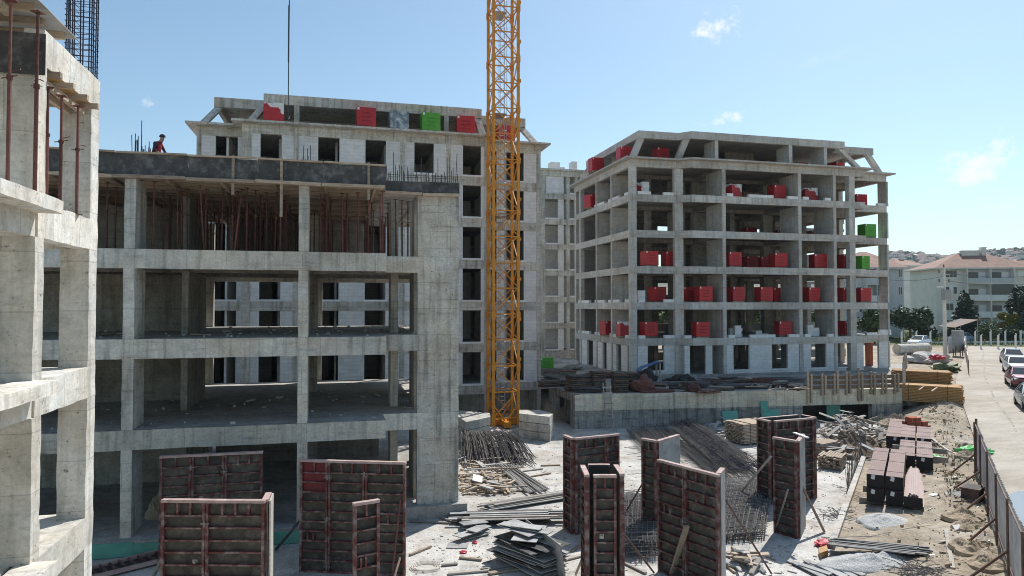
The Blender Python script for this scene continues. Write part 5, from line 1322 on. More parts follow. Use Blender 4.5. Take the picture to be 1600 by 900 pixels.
# ------------------------------------------------------------------ steel profile bundles on the earth strip
E45 = math.radians(45)
def strip_pt(px, py, h=0.0):
    """point of the earth strip under a sight line"""
    p = gz(px, py, .2)
    for _ in range(4): p = gz(px, py, terr(p.x, p.y, True) + h)
    return p
def profile_bundle(label, s, t, z, L, nx=8, nz=7, rz=E45, tag_=True, a=.08):
    x, y = xy(s, t); th = thing('profile_bundle', label, 'steel profiles', (x, y, z), rz, 'bundles of brown steel profiles'); m = MB()
    W_, H_ = nx * (a + .002), nz * (a + .002)
    for k in range(nz):
        for i in range(nx):
            if 0 < k < nz - 1 and 0 < i < nx - 1: continue
            y0 = -W_ / 2 + i * (a + .002); z0 = k * (a + .002); e = RND.uniform(-.02, .02)
            m.box(e, L + e, y0, y0 + a, z0, z0 + a)
    o = lpart('profiles', m, M['tube_side'], th); o['kind'] = 'stuff'
    m = MB(); m.box(-.026, -.022, -W_ / 2, W_ / 2, 0, H_); m.box(L + .022, L + .026, -W_ / 2, W_ / 2, 0, H_)
    m.box(.1, L - .1, -W_ / 2 + a, W_ / 2 - a, a, H_ - a); lpart('open_ends', m, M['tube_end'], th)
    for f in (.15, .5, .85):
        m = MB(); m.box(L * f - .015, L * f + .015, -W_ / 2 - .006, W_ / 2 + .006, -.004, H_ + .006); lpart('strap', m, M['tube_end'], th)
    if tag_:
        m = MB(); m.hexa((-.035, .02, H_ * .62), (0, .13, .03), (0, -.03, .17), (-.004, 0, 0)); lpart('paper_tag', m, M['white'], th)
    return th
p = strip_pt(1383, 792); s0, t0 = st(p.x, p.y); zb = terr(p.x, p.y, True)
def bear(label, s, t, L, z=None):
    x, y = xy(s, t); zz = terr(x, y) if z is None else z
    m = MB(); m.box(-.06, .06, -L / 2, L / 2, -.1, .14); tag(put('bearer_timber', m.mesh('bearer_timber', M['wood_grey']), None, (x, y, zz), (0, 0, E45)), label, 'timber', 'bearer timbers under the profile bundles')
zb += .16
for side, tt in (('left', t0 - .34), ('right', t0 + .34)):
    for k, lv in enumerate(('lower', 'upper')):
        profile_bundle('%s %s bundle of the front double stack of brown steel profiles' % (lv, side), s0 + (.0 if k else -.15), tt, zb + .005 + .545 * k, 6.0, 8, 7, a=.073)
for f in (.5, 2.6, 5.0): bear('bearer timber sticking out under the brown steel profile bundles', s0 + f, t0, 1.9, zb - .16)
p = strip_pt(1401, 704); s1, t1 = st(p.x, p.y); z1 = terr(p.x, p.y) + .05
profile_bundle('single long bundle of brown steel profiles at the rear left', s1, t1, z1 + .1, 6.6, 12, 7)
p = strip_pt(1431, 740); s2, t2 = st(p.x, p.y); z2 = terr(p.x, p.y) + .1
for i, tt in enumerate((t2 - .36, t2 + .36)):
    profile_bundle('%s near bundle of the wide low stack of brown profiles' % ('left', 'right')[i], s2, tt, z2 + .1, 4.2, 8, 7)
    profile_bundle('%s far bundle of the wide low stack of brown profiles' % ('left', 'right')[i], s2 + 4.4, tt, z2 + .3, 4.0, 8, 6)
for f in (.9, 2.4, 4.0, 6.0): bear('bearer timber sticking out under the brown steel profile bundles', s2 + f, t2 + .15, 2.3 if f < 3 else 2.6, terr(*xy(s2 + f, t2)) + (.55 if f < 3 else .1))
p = strip_pt(1427, 796); s3, t3_ = st(p.x, p.y)
pb_ = thing('profile_bundle', 'loose rounded pile of pale pink steel profiles right of the front stack', 'steel profiles', (p.x, p.y, terr(p.x, p.y) + .12), E45, 'bundles of brown steel profiles')
m = MB()
for k in range(7):
    n = 10 - k
    for i in range(n): e = RND.uniform(-.12, .12); m.box(e, 5.2 + e + RND.uniform(-.2, .2), (i - n / 2) * .072, (i - n / 2) * .072 + .066, k * .07, k * .07 + .066)
o = lpart('profiles', m, plain('pale_pink_profile', (.36, .25, .225), .5, .15, 6, rnd=.1), pb_); o['kind'] = 'stuff'
m = MB(); m.box(-.14, -.135, -.32, .32, -.01, .4); lpart('open_ends', m, M['tube_end'], pb_)
for f in (.8, 2.5): bear('bearer timber sticking out under the brown steel profile bundles', s3 + f, t3_ + .2, 1.6, terr(p.x, p.y) - .03)

# hollow bricks
bp = strip_pt(1433, 672); bk = MB(); bk.box(-.19, .19, -.12, .12, 0, .24); bkm = bk.mesh('hollow_brick', M['brick']); hol = MB()
for i in range(3):
    for j in range(2): hol.box(-.13 + i * .1, -.06 + i * .1, -.1215, -.1205, .04 + j * .1, .11 + j * .1)
holm = hol.mesh('hole', M['tube_end'])
k = 0
for lz in range(3):
    for i in range(4 - lz):
        for j in range(2):
            q = bp + Vector((i * .42 - .6 + lz * .15 + RND.gauss(0, .03), j * .32 + RND.gauss(0, .03) - .02 * i, lz * .245 + .03)); q.z = terr(bp.x, bp.y) + .02 + lz * .245
            o = tag(put('hollow_brick', bkm, None, q, (0, 0, RND.gauss(.1, .12))), 'red hollow brick in the small pile behind the steel profiles', 'brick', 'hollow brick pile'); put('brick_holes', holm, o)

# gravel and earth mounds
def mound(name, label, cat, c, rx_, ry_, h, mat, seed=0, n=26, rz=0, rough=.25):
    m = MB(); nr_ = 18; n = n * 2
    zb_ = -.12
    for i in range(nr_ + 1):
        r = i / nr_
        for j in range(n):
            a = 2 * math.pi * j / n; k = 1 + .25 * noise.noise(Vector((math.cos(a) * 1.3, math.sin(a) * 1.3, seed)))
            x, y = math.cos(a) * r * rx_ * k, math.sin(a) * r * ry_ * k
            z = h * (1 - r ** 1.3) * (1 + 1.6 * rough * noise.noise(Vector((x * 2.6, y * 2.6, seed)))) + rough * .55 * h * (noise.noise(Vector((x * 7, y * 7, seed + 4))) + .6 * noise.noise(Vector((x * 17, y * 17, seed + 4)))) * (1 - r * r)
            m.v.append((x, y, z if i < nr_ else zb_))
    for i in range(nr_):
        for j in range(n): m.f.append((i * n + j, (i + 1) * n + j, (i + 1) * n + (j + 1) % n, i * n + (j + 1) % n)); m.m.append(0)
    me = m.mesh(name, mat)
    for p_ in me.polygons: p_.use_smooth = (mat is M['gravel'])
    return tag(put(name, me, None, c, (0, 0, rz)), label, cat)
def on(px, py): p = strip_pt(px, py); p.z = terr(p.x, p.y) - .03; return p
mound('gravel_pile', 'flat pile of light grey gravel before the steel profile stack', 'gravel', on(1382, 815), 1.15, .85, .3, M['gravel'], 1, rz=.3)
mound('gravel_pile', 'wider grey gravel pile at the bottom edge below the steel bars', 'gravel', on(1365, 882), 1.9, .75, .32, M['gravel'], 2, rz=-.2)
for i, (px, py, r, h) in enumerate(((1512, 700, .8, .5), (1513, 715, .55, .45), (1500, 738, .6, .2), (1506, 810, .7, .35), (1520, 826, .6, .4), (1525, 862, .7, .45), (1545, 885, .6, .35), (1500, 880, .5, .2), (1455, 655, .9, .3), (1405, 662, 1.2, .8), (1380, 660, 1.3, .7))):
    mound('earth_mound', ('lumpy mound of dug earth by the fence far end', 'dark earth lump beside the hose', 'low spread of dug earth before the fence', 'mound of dug earth near the rusty box', 'lumpy earth heap against the fence middle', 'earth heap against the near fence', 'earth heap at the foot of the nearest fence sheet', 'small earth heap left of the near fence', 'low pale earth mound behind the bricks', 'earth slope beside the podium corner', 'dark earth heap before the podium opening')[i], 'earth', on(px, py), r * 1.15, r, h * .55, M['dirt_heap'], 10 + i, rough=.75)
mound('timber_debris', 'dark splintered core of the big scrap timber heap', 'debris', gz(1328, 706, 0), 2.8, 2.0, 1.0, M['wood_dark'], 60, rough=.25)
# clods and rubble
m = MB()
for i in range(900):
    s = RND.uniform(24, 60); t = RND.uniform(-2.3, 2.3) if RND.random() < .5 else RND.gauss(1.3, .5); x, y = xy(s, t)
    r = abs(RND.gauss(0, .05)) + .015; z = terr(x, y); a = RND.uniform(0, 3)
    m.hexa((x, y, z - r * .4), (math.cos(a) * r, math.sin(a) * r, RND.gauss(0, .2) * r), (-math.sin(a) * r * .8, math.cos(a) * r * .8, RND.gauss(0, .2) * r), (0, 0, r * 1.1))
o = put('rubble', m.mesh('rubble', M['dirt_heap'])); tag(o, 'clods and small stones strewn over the earth strip', 'rubble', None, 'stuff')
m = MB()
for i in range(2200):
    px = RND.uniform(640, 1330); py = RND.uniform(665, 899); p = gz(px, py, 0)
    if p.y > 44 or p.x > p.y - 4.0 or (p.y > 24.4 and p.x < 5): continue
    r = abs(RND.gauss(0, .02)) + .006; a = RND.uniform(0, 3); L = r * RND.choice((1, 1, 3, 6))
    m.hexa((p.x, p.y, .002), (math.cos(a) * L, math.sin(a) * L, 0), (-math.sin(a) * r, math.cos(a) * r, 0), (0, 0, r * .6))
o = put('litter', m.mesh('litter', M['wood_grey'])); tag(o, 'chips and offcuts littering the courtyard slab', 'litter', None, 'stuff')
m = MB()
for i in range(420):
    px = RND.uniform(716, 800); py = RND.uniform(728, 775); p = gz(px, py, 0); r = abs(RND.gauss(0, .05)) + .02; a = RND.uniform(0, 3); L = r * RND.choice((1, 2, 4))
    m.hexa((p.x, p.y, RND.uniform(0, .12)), (math.cos(a) * L, math.sin(a) * L, RND.gauss(0, .1) * L), (-math.sin(a) * r, math.cos(a) * r, 0), (0, 0, r * .6))
o = put('litter', m.mesh('litter', M['wood'])); tag(o, 'splintered wood chips beside the pier', 'litter', None, 'stuff')
crumple('plastic_bags', 'bright green plastic bags heaped by the fence far end', 'bags', on(1522, 708), (.9, .5, .4), M['bag'], seed=7)
crumple('plastic_bags', 'small bright green plastic bag right of the low profile stack', 'bags', on(1457, 718), (.4, .3, .25), M['bag'], seed=8)
# hose and strip
pts = [strip_pt(px, py, .09) for px, py in ((1446, 672), (1450, 680), (1462, 690), (1480, 703), (1500, 713), (1520, 716), (1531, 722), (1535, 735), (1534, 750), (1536, 765))]
m = MB(); m.path(pts, .05, 7); solo('water_hose', m, M['hose'], 'pale thick hose snaking over the earth to the fence', 'hose')
pts = [strip_pt(px, py, .05) for px, py in ((1290, 840), (1360, 838), (1420, 825), (1470, 808), (1500, 800))]
m = MB(); m.path(pts, .015, 5); solo('cable', m, M['hose'], 'thin pale cable lying across the earth strip below the gravel', 'cable')
m = MB(); a, b = strip_pt(1478, 826, .07), strip_pt(1489, 890, .07)
for i in range(8):
    p_, q_ = a.lerp(b, i / 8), a.lerp(b, (i + .97) / 8); p_.z = terr(p_.x, p_.y) + .05; q_.z = terr(q_.x, q_.y) + .05; m.bar(p_, q_, .12, .03)
solo('pale_batten', m, M['wood_grey'], 'long pale batten lying on the earth parallel to the fence', 'batten')
# rusty box and dark sheet
p = on(1520, 785); m = MB(); m.box(-.42, .42, -.3, .3, 0, .62); m.box(-.46, .46, -.34, .34, .6, .66)
rb = thing('steel_box', 'rusty brown open steel box standing by the fence', 'steel box', p, .5)
lpart('box_body', m, M['rust'], rb); m = MB(); m.box(-.38, .38, -.26, .26, .661, .665); lpart('dark_fill', m, M['tube_end'], rb)
m = MB(); m.hexa(on(1500, 790) + Vector((0, 0, .15)), (.9, .1, .05), (.2, .6, 0), (0, 0, .02)); solo('dark_sheet', m, M['ply'], 'dark board lying left of the rusty steel box', 'board')
for i in range(26):
    px, py = RND.uniform(1440, 1545), RND.uniform(720, 895); p = on(px, py)
    if st(p.x, p.y)[1] > 2: continue
    m = MB(); w = RND.uniform(.1, .3); m.hexa(p + Vector((0, 0, .08)), (w, RND.gauss(0, .05), RND.gauss(0, .05)), (RND.gauss(0, .05), w * .6, RND.gauss(0, .04)), (0, 0, .015)); solo('paper_scrap', m, M['white'], 'pale scrap of paper or plastic on the earth strip', 'litter', 'pale scraps on the earth strip')

# ------------------------------------------------------------------ sheet-metal fence along the road
fn = thing('sheet_fence', 'corrugated sheet-metal hoarding between the earth strip and the road', 'fence', (20, 17, .4))
FT = 2.12; fs0, fs1 = 17.0, 37.0; ns = 12
for i in range(ns):
    a = fs0 + (fs1 - fs0) * i / ns; b = fs0 + (fs1 - fs0) * (i + 1) / ns - .02; m = MB(); nn = 22; zb0 = road_z(a) - .12; hh = 2.4 + RND.uniform(-.05, .05)
    for k in range(nn + 1):
        s = a + (b - a) * k / nn; t = FT + .02 * (1 if (k // 2) % 2 else -1); x, y = xy(s, t); x2, y2 = xy(s, t + .04); m.v += [(x, y, zb0), (x2, y2, zb0 + hh)]
    for k in range(nn): m.f.append((2 * k, 2 * k + 2, 2 * k + 3, 2 * k + 1)); m.m.append(0)
    n0 = len(m.v); ox = xy(0, .004); m.v += [(v[0] + ox[0], v[1] + ox[1], v[2]) for v in m.v[:n0]]; m.f += [tuple(i_ + n0 for i_ in reversed(f)) for f in m.f[:]]; m.m = [0] * len(m.f)
    wpart('sheet', m, M['sheet'], fn)
    if i % 2 == 0 or i == ns - 1:
        s = b if i == ns - 1 else a; x, y = xy(s, FT - .08); m = MB(); m.box(x - .024, x + .024, y - .024, y + .024, zb0 - .2, zb0 + hh + .15); wpart('post', m, M['rust'], fn)
        x2, y2 = xy(s - .15, FT - 1.0); m = MB(); m.bar((x, y, zb0 + 1.1), (x2, y2, terr(x2, y2)), .06, .06); wpart('raker', m, M['rust'], fn)
    for zz in (.6, 2.4):
        m = MB(); p, q = xy(a, FT - .045), xy(b + .02, FT - .045); m.bar((*p, zb0 + zz), (*q, road_z(b) - .12 + zz), .04, .04); wpart('rail', m, M['rust'], fn)
x, y = xy(fs1 + .05, FT); m = MB(); m.box(x - .035, x + .035, y - .035, y + .035, .2, 3.05); wpart('end_post', m, M['rust'], fn)

# ------------------------------------------------------------------ timber guard on the podium edge
gd = thing('timber_guard', 'rough timber guard rail along the podium edge above the wall', 'guard rail', (34, 41, 2.2))
d = (Vector(PB) - Vector(PA)).normalized(); nrm = Vector((d.y, -d.x))
def pe_(px): # point on the podium front line under this column of the picture
    r = ray(px, 478); A = Vector(PA); k = ((A.x * d.y - A.y * d.x)) / (r.x * d.y - r.y * d.x); return Vector((r.x * k, r.y * k))
posts = [1262, 1284, 1303, 1322, 1341, 1360, 1378, 1397]
for i, px in enumerate(posts):
    c = pe_(px) + nrm * .13
    for e in (-.13, .13):
        x, y = c.x + d.x * e, c.y + d.y * e; m = MB(); m.box(x - .075, x + .075, y - .05, y + .05, (1.9 if i not in (0, 4) else 1.35) + RND.uniform(-.1, .1), 3.3 + RND.uniform(-.1, .25) + (.35 if i in (0, 4) and e < 0 else 0)); wpart('post', m, M['wood'], gd)
for z in (2.42, 2.75, 3.1):
    for i in range(4):
        a = pe_(1258 + i * 37) + nrm * .05; b = pe_(1258 + (i + 1) * 37) + nrm * .05; m = MB(); m.bar((*a, z + RND.uniform(-.03, .03)), (*b, z + RND.uniform(-.03, .03)), .06, .25); wpart('rail', m, M['wood_dark'], gd)
d2 = (Vector(PC) - Vector(PB)).normalized(); n2 = Vector((d2.y, -d2.x))
gd2 = thing('timber_guard', 'close-boarded timber guard turning the podium corner towards the back', 'guard rail', (41, 43, 2.2))
for i in range(26):
    c = Vector(PB) + d2 * (.2 + i * .32) + n2 * .12; m = MB(); m.box(c.x - .1, c.x + .1, c.y - .03, c.y + .03, 1.2 + RND.uniform(-.2, .3), 3.6 + RND.uniform(-.3, .7)); wpart('board', m, M['wood_grey'], gd2)

# ------------------------------------------------------------------ clutter on the podium
ZP = 2.2
def pz(px, py, h=0): return gz(px, py, ZP + h)
def pod_bars(label, p, q, n, w, hmax, r=.016, mat='rebar', nm='rebar_bundle'):
    pl = []; p, q = Vector(p), Vector(q); dd = (q - p).normalized(); nn_ = Vector((-dd.y, dd.x, 0))
    for i in range(n):
        o = nn_ * RND.uniform(-w, w) + Vector((0, 0, RND.uniform(.02, hmax))); a, b = RND.uniform(0, .15), RND.uniform(.8, 1); pl.append([L3(p, q, a) + o, L3(p, q, b) + o + Vector((0, 0, RND.uniform(-.02, .03)))])
    m = MB(); [m.path(x, r, 4) for x in pl]; return solo(nm, m, M[mat], label, 'rebar', None, 'stuff')
pod_bars('rebar bundle on the podium left end', pz(850, 592), pz(905, 606), 90, .5, .5)
pod_bars('rebar bundle on the podium under the blue tarpaulin', pz(1010, 607), pz(1110, 606), 110, .45, .45)
pod_bars('long rebar bundle on the podium before the white ground floor', pz(1090, 600), pz(1260, 598), 160, .6, .4)
pod_bars('rebar bundle near the podium edge beside the timber guard', pz(1120, 608), pz(1250, 606), 110, .35, .35)
pod_bars('thin bars along the podium edge left of the ladder', pz(880, 612), pz(940, 614), 70, .3, .4)
pod_bars('dark bars stacked on the podium in the gap between the blocks', pz(850, 584), pz(890, 588), 70, .8, .5)
for i, (px, py, w, dp, h, l) in enumerate(((968, 613, 1.0, .9, 1.55, 'dark crate-like stack of formwork clamps beside the ladder, right one'), (934, 612, .9, .8, 1.5, 'dark crate-like stack of formwork clamps left of the ladder'), (905, 612, 1.6, 1.0, 1.2, 'wide dark stack of formwork panels at the podium corner'), (984, 610, .9, .8, 1.35, 'dark stack of steel forms below the corner of the right block'))):
    c = pz(px, py); t = thing('steel_form_stack', l, 'form stack', (c.x, c.y, ZP), .1 * i - .1); nl = int(h / .13)
    for k in range(nl):
        m = MB(); e = RND.uniform(-.04, .04); m.box(-w / 2 + e, w / 2 + e, -dp / 2, dp / 2, k * .13 + .005, k * .13 + .1); lpart('form', m, M['ply_back'] if k % 3 else M['rust'], t)
crumple('red_tarpaulin', 'red sheet crumpled over a heap on the podium left of the dark stacks', 'sheet', pz(945, 590), (1.6, .8, .5), M['redprop'], seed=21)
crumple('red_tarpaulin', 'dark red heap of forms on the podium below the blue tarpaulin', 'sheet', pz(1004, 612), (.75, .6, 1.0), M['redprop'], seed=22)
crumple('red_tarpaulin', 'small bright red bundle on the podium edge, right of the dark red heap', 'sheet', pz(1085, 613), (.42, .42, .55), M['redprop'], seed=23)
crumple('red_tarpaulin', 'flat red sheet beside the small bright red bundle on the podium edge', 'sheet', pz(1107, 614), (.9, .4, .18), M['redprop'], seed=24)
crumple('red_tarpaulin', 'flat red sheet on the podium edge beside the dark red heap', 'sheet', pz(1030, 614), (1.2, .4, .22), M['redprop'], seed=25)
crumple('dark_sheet_heap', 'dark sheet over a low heap on the podium behind the red ones', 'sheet', pz(1062, 602), (1.1, .8, .7), M['black'], seed=26)
crumple('dark_sheet_heap', 'dark heap beside the blue tarpaulin on the podium', 'sheet', pz(1008, 600), (1.0, .7, .9), M['black'], seed=27)
crumple('cement_bags', 'pale bags heaped beside the green pallet in the gap', 'bags', pz(875, 578), (1.6, 1.2, .9), M['cement'], seed=28); crumple('cement_bags', 'second pale heap of bags against the side wing of the right block', 'bags', pz(893, 577), (1.0, .9, .8), M['cement'], seed=29)
R7 = random.Random(77)
for i in range(34):
    px = R7.uniform(852, 1255); py = R7.uniform(600, 612) if px > 900 else R7.uniform(588, 606); c = pz(px, py); kind = R7.random(); h = R7.uniform(.25, .75); w = R7.uniform(.7, 1.8)
    wh = 'before the side wing' if px < 985 else ('below the second bay' if px < 1130 else 'before the wide bay')
    t = thing('material_stack', 'low dark stack of site material on the podium %s' % wh, 'material stack', (c.x, c.y, ZP), R7.uniform(-.5, .5), 'material stacks on the podium')
    nl = max(2, int(h / .11))
    for k in range(nl):
        m = MB(); e = R7.uniform(-.15, .15); m.box(-w / 2 + e, w / 2 + e, -.35 + R7.uniform(-.06, .06), .35, k * .11 + .005, k * .11 + R7.uniform(.05, .1)); lpart('layer', m, R7.choice((M['wood_dark'], M['ply_back'], M['rust'], M['rebar'], M['wood_grey'], M['redprop'])), t)
# blue tarpaulin on a bench
c = pz(1012, 596); bt = thing('tarpaulin_bench', 'blue tarpaulin slung over a timber bench before the white ground floor', 'tarpaulin', (c.x, c.y, ZP), .1)
m = MB(); n = 10
for i in range(n + 1):
    for j in range(5):
        u = i / n; m.v.append((-1.1 + 2.2 * u, -.4 + .2 * j, 1.0 + .55 * u - .5 * max(0, .25 - u) * 3 + .08 * noise.noise(Vector((u * 5, j, 2)))))
for i in range(n):
    for j in range(4): m.f.append((i * 5 + j, (i + 1) * 5 + j, (i + 1) * 5 + j + 1, i * 5 + j + 1)); m.m.append(0)
lpart('cloth', m, M['bluetarp'], bt)
for x in (-.8, .95): m = MB(); m.box(x - .06, x + .06, -.3, -.2, 0, 1.0 if x < 0 else 1.45); lpart('leg', m, M['wood_grey'], bt); m = MB(); m.box(x - .06, x + .06, .2, .3, 0, 1.0 if x < 0 else 1.45); lpart('leg', m, M['wood_grey'], bt)
# ladder against the podium wall
lx = pe_(946); ldr = thing('timber_ladder', 'home-made timber ladder leaning on the podium wall', 'ladder', (lx.x, lx.y - .6, 0))
for e in (-.24, .24): m = MB(); m.bar((lx.x + e, lx.y - .75, 0), (lx.x + e, lx.y - .12, 3.0), .06, .09); wpart('rail', m, M['wood_grey'], ldr)
for i in range(8): f = .1 + i * .115; m = MB(); m.bar((lx.x - .32, lx.y - .79 + .63 * f, 3 * f), (lx.x + .32, lx.y - .79 + .63 * f, 3 * f), .03, .09); wpart('rung', m, M['wood_grey'], ldr)
# mint foam boards against the podium wall
for i, (px, py, w, h, l) in enumerate(((1137, 655, 1.1, .9, 'lone mint-green foam board against the podium wall'), (1190, 654, .55, 1.5, 'upright mint-green foam board, left of the pair at the podium wall'), (1201, 655, 1.1, .95, 'wide mint-green foam board, right of the pair at the podium wall'))):
    c = pe_(px); m = MB(); m.hexa((c.x - w / 2, c.y - .35 - .05 * i, .05), (w, -.05, 0), (0, .06, 0), (0, .25, h)); solo('foam_board', m, M['xps'], l, 'foam board')
scatter(22, 'old board lying on the podium before the timber guard', 'boards on the podium', (1180, 1255), (594, 606), .3, .8, 2.4, .2, ('wood', 'wood_grey'), .8, dome=False) if False else None
for i in range(24):
    px = RND.uniform(1170, 1262); c = pz(px, RND.uniform(597, 609), .25 + RND.uniform(0, .2)); a = RND.gauss(.1, .7); L = RND.uniform(.5, 1.1); dd = Vector((math.cos(a) * L, math.sin(a) * L, 0)); plank('old board lying on the podium left of the timber guard', 'boards on the podium', c - dd, c + dd, RND.choice((.08, .12)), .05, RND.choice(('wood', 'wood_grey')))
# earth pile inside the front block
mound('earth_mound', 'rubble heap inside the ground floor of the front block', 'rubble', Vector((-6.0, 27.4, .5)), .8, .7, 1.1, M['dirt_heap'], 40, rough=.9)

# ------------------------------------------------------------------ trees
m_, nt_, b_ = _new('leaf'); 
c_ = _mix(nt_, (0.06, 0.10, 0.028), _ramp(nt_, _noise(nt_, _obj(nt_), 1.1, 3), [(.3, .55), (.7, 1.5)])); c_ = _mix(nt_, c_, _ramp(nt_, _rand(nt_), [(0, .75), (1, 1.2)]))
nt_.links.new(c_, b_.inputs['Base Color']); b_.inputs['Roughness'].default_value = .6
M['leaf'] = m_
M['leaf_dark'] = plain('dark_needles', (0.03, 0.055, 0.022), .6, .5, 1.2); M['leaf_yellow'] = plain('yellow_green_leaf', (0.30, 0.27, 0.025), .6, .4, 1.5); M['leaf_pale'] = plain('pale_leaf', (0.13, 0.17, 0.075), .6, .45, 1.4)
M['bark'] = plain('bark', (.12, .09, .065), .9, .4, 5)
def crown(lobes, n, size, mat, seed):
    R_ = random.Random(seed); m = MB(); tot = sum(r ** 2 for *_, r in [(l[0], l[1]) for l in lobes])
    for (cx, cy_, cz_), r in lobes:
        for i in range(int(n * r * r / tot)):
            d = Vector((R_.gauss(0, 1), R_.gauss(0, 1), R_.gauss(0, 1))).normalized(); k = R_.random() ** .45
            if noise.noise(d * 2.2 + Vector((seed, cx, cz_))) < -.28: continue
            p = Vector((cx, cy_, cz_)) + Vector((d.x, d.y, d.z * .9)) * r * k * (1 + .25 * noise.noise(d * 3 + Vector((cx, seed, 0))))
            a = Vector((R_.gauss(0, 1), R_.gauss(0, 1), R_.gauss(0, .6))).normalized() * size * R_.uniform(.6, 1.3); b = a.cross(Vector((R_.gauss(0, 1), R_.gauss(0, 1), R_.gauss(0, 1)))).normalized() * size * .55
            m.add([p - a, p - b * .8, p + a, p + b], [(0, 1, 2, 3)])
    return m.mesh('crown', mat)
def tree(name, label, px, Zc, h, w, kind, seed, group='trees beyond the site', tz=None):
    c0 = ray(px, 478) * Zc; x, Y = c0.x, c0.y; z = terr(x, Y) - .1 if tz is None else tz; t = thing(name, label, 'tree' if h > 2.5 else 'shrub', (x, Y, z), 0, group); R_ = random.Random(seed)
    m = MB(); m.tube((0, 0, 0), (.05, 0, h * .55), .05 + h * .022, 8, 0, .05)
    for i in range(5): a = i * 1.3; m.tube((0, 0, h * (.25 + .06 * i)), (math.cos(a) * w * .3, math.sin(a) * w * .3, h * (.5 + .06 * i)), .05, 5, 0, .02)
    lpart('trunk', m, M['bark'], t); lobes = []
    if kind == 'cone':
        for i in range(9): u = i / 8; r = w * .5 * (1 - u) ** .75 * .8 + .35; lobes.append(((R_.gauss(0, .15 * (1 - u)), R_.gauss(0, .15), h * (.14 + .8 * u)), r))
        mt = M['leaf_dark']
    else:
        for i in range(11): a = R_.uniform(0, 6.3); rr = R_.random() ** .5 * w * .32; zz = R_.uniform(.3, .82); lobes.append(((math.cos(a) * rr, math.sin(a) * rr, h * zz), w * R_.uniform(.17, .27)))
        mt = {'broad': M['leaf'], 'yellow': M['leaf_yellow'], 'pale': M['leaf_pale'], 'dark': M['leaf_dark']}[kind]
    put('crown', crown(lobes, 3400 if h > 4 else 1600, .30 if h > 4 else .2, mt, seed), t)
tree('conifer_tree', 'dark cone-shaped tree in front of the apartment house', 1508, 108, 8.2, 5.2, 'cone', 1)
tree('broadleaf_tree', 'bushy green tree right beside the right block end column', 1421, 104, 6.0, 5.6, 'broad', 2)
tree('broadleaf_tree', 'green tree seen through the open right-end bay', 1366, 100, 5.6, 4.6, 'broad', 3)
tree('broadleaf_tree', 'smaller tree left of the apartment house corner', 1440, 112, 4.6, 3.4, 'broad', 4)
tree('broadleaf_tree', 'dark tree at the right picture edge', 1602, 104, 9.2, 5.0, 'dark', 5)
tree('broadleaf_tree', 'small yellow-green tree left of the right edge tree', 1577, 108, 4.9, 3.0, 'yellow', 6)
tree('round_shrub', 'round pale-green shrub at the foot of the conifer', 1547, 102, 3.4, 4.6, 'pale', 7)
tree('round_shrub', 'dark shrub right of the pale round one', 1577, 101, 2.6, 3.6, 'dark', 8)
tree('round_shrub', 'low dark hedge shrub behind the pale parked car', 1452, 103, 2.4, 3.4, 'dark', 9)
tree('round_shrub', 'low shrub left of the conifer foot', 1487, 106, 2.4, 3.0, 'broad', 10)
tree('broadleaf_tree', 'tree glimpsed through the left bay of the right block', 1036, 92, 7.0, 4.5, 'pale', 11)
tree('broadleaf_tree', 'tree glimpsed through the wide bay of the right block', 1190, 95, 6.5, 5.0, 'broad', 12); tree('broadleaf_tree', 'tree glimpsed through a rear window of the right block', 1219, 96, 6.5, 4.0, 'yellow', 13)
tree('broadleaf_tree', 'tree behind the bay after the wide one of the right block', 1275, 99, 6.5, 5.0, 'broad', 14)

# ------------------------------------------------------------------ apartment houses
def roof_mat():
    m, nt, b = _new('red_roof_tile'); P = _pos(nt)
    wv = _n(nt, 'ShaderNodeTexWave'); wv.inputs['Scale'].default_value = 2.2; wv.bands_direction = 'Z'; nt.links.new(P, wv.inputs['Vector'])
    c = _mix(nt, (.34, .20, .15), _ramp(nt, _noise(nt, P, .9, 6, .7), [(.3, .7), (.7, 1.2)])); c = _mix(nt, c, _ramp(nt, wv.outputs['Color'], [(0, .82), (1, 1.05)]))
    nt.links.new(c, b.inputs['Base Color']); b.inputs['Roughness'].default_value = .85; return m
M['tile'] = roof_mat()
M['render_cream'] = plain('cream_render', (.74, .71, .64), .9, .12, .6, obj_space=False); M['render_grey'] = plain('grey_render', (.55, .56, .57), .9, .1, .6, obj_space=False); M['render_white'] = plain('white_render', (.80, .79, .76), .9, .1, .6, obj_space=False)
m_, nt_, b_ = _new('window_glass'); b_.inputs['Base Color'].default_value = (.05, .06, .07, 1); b_.inputs['Roughness'].default_value = .08; M['glass'] = m_
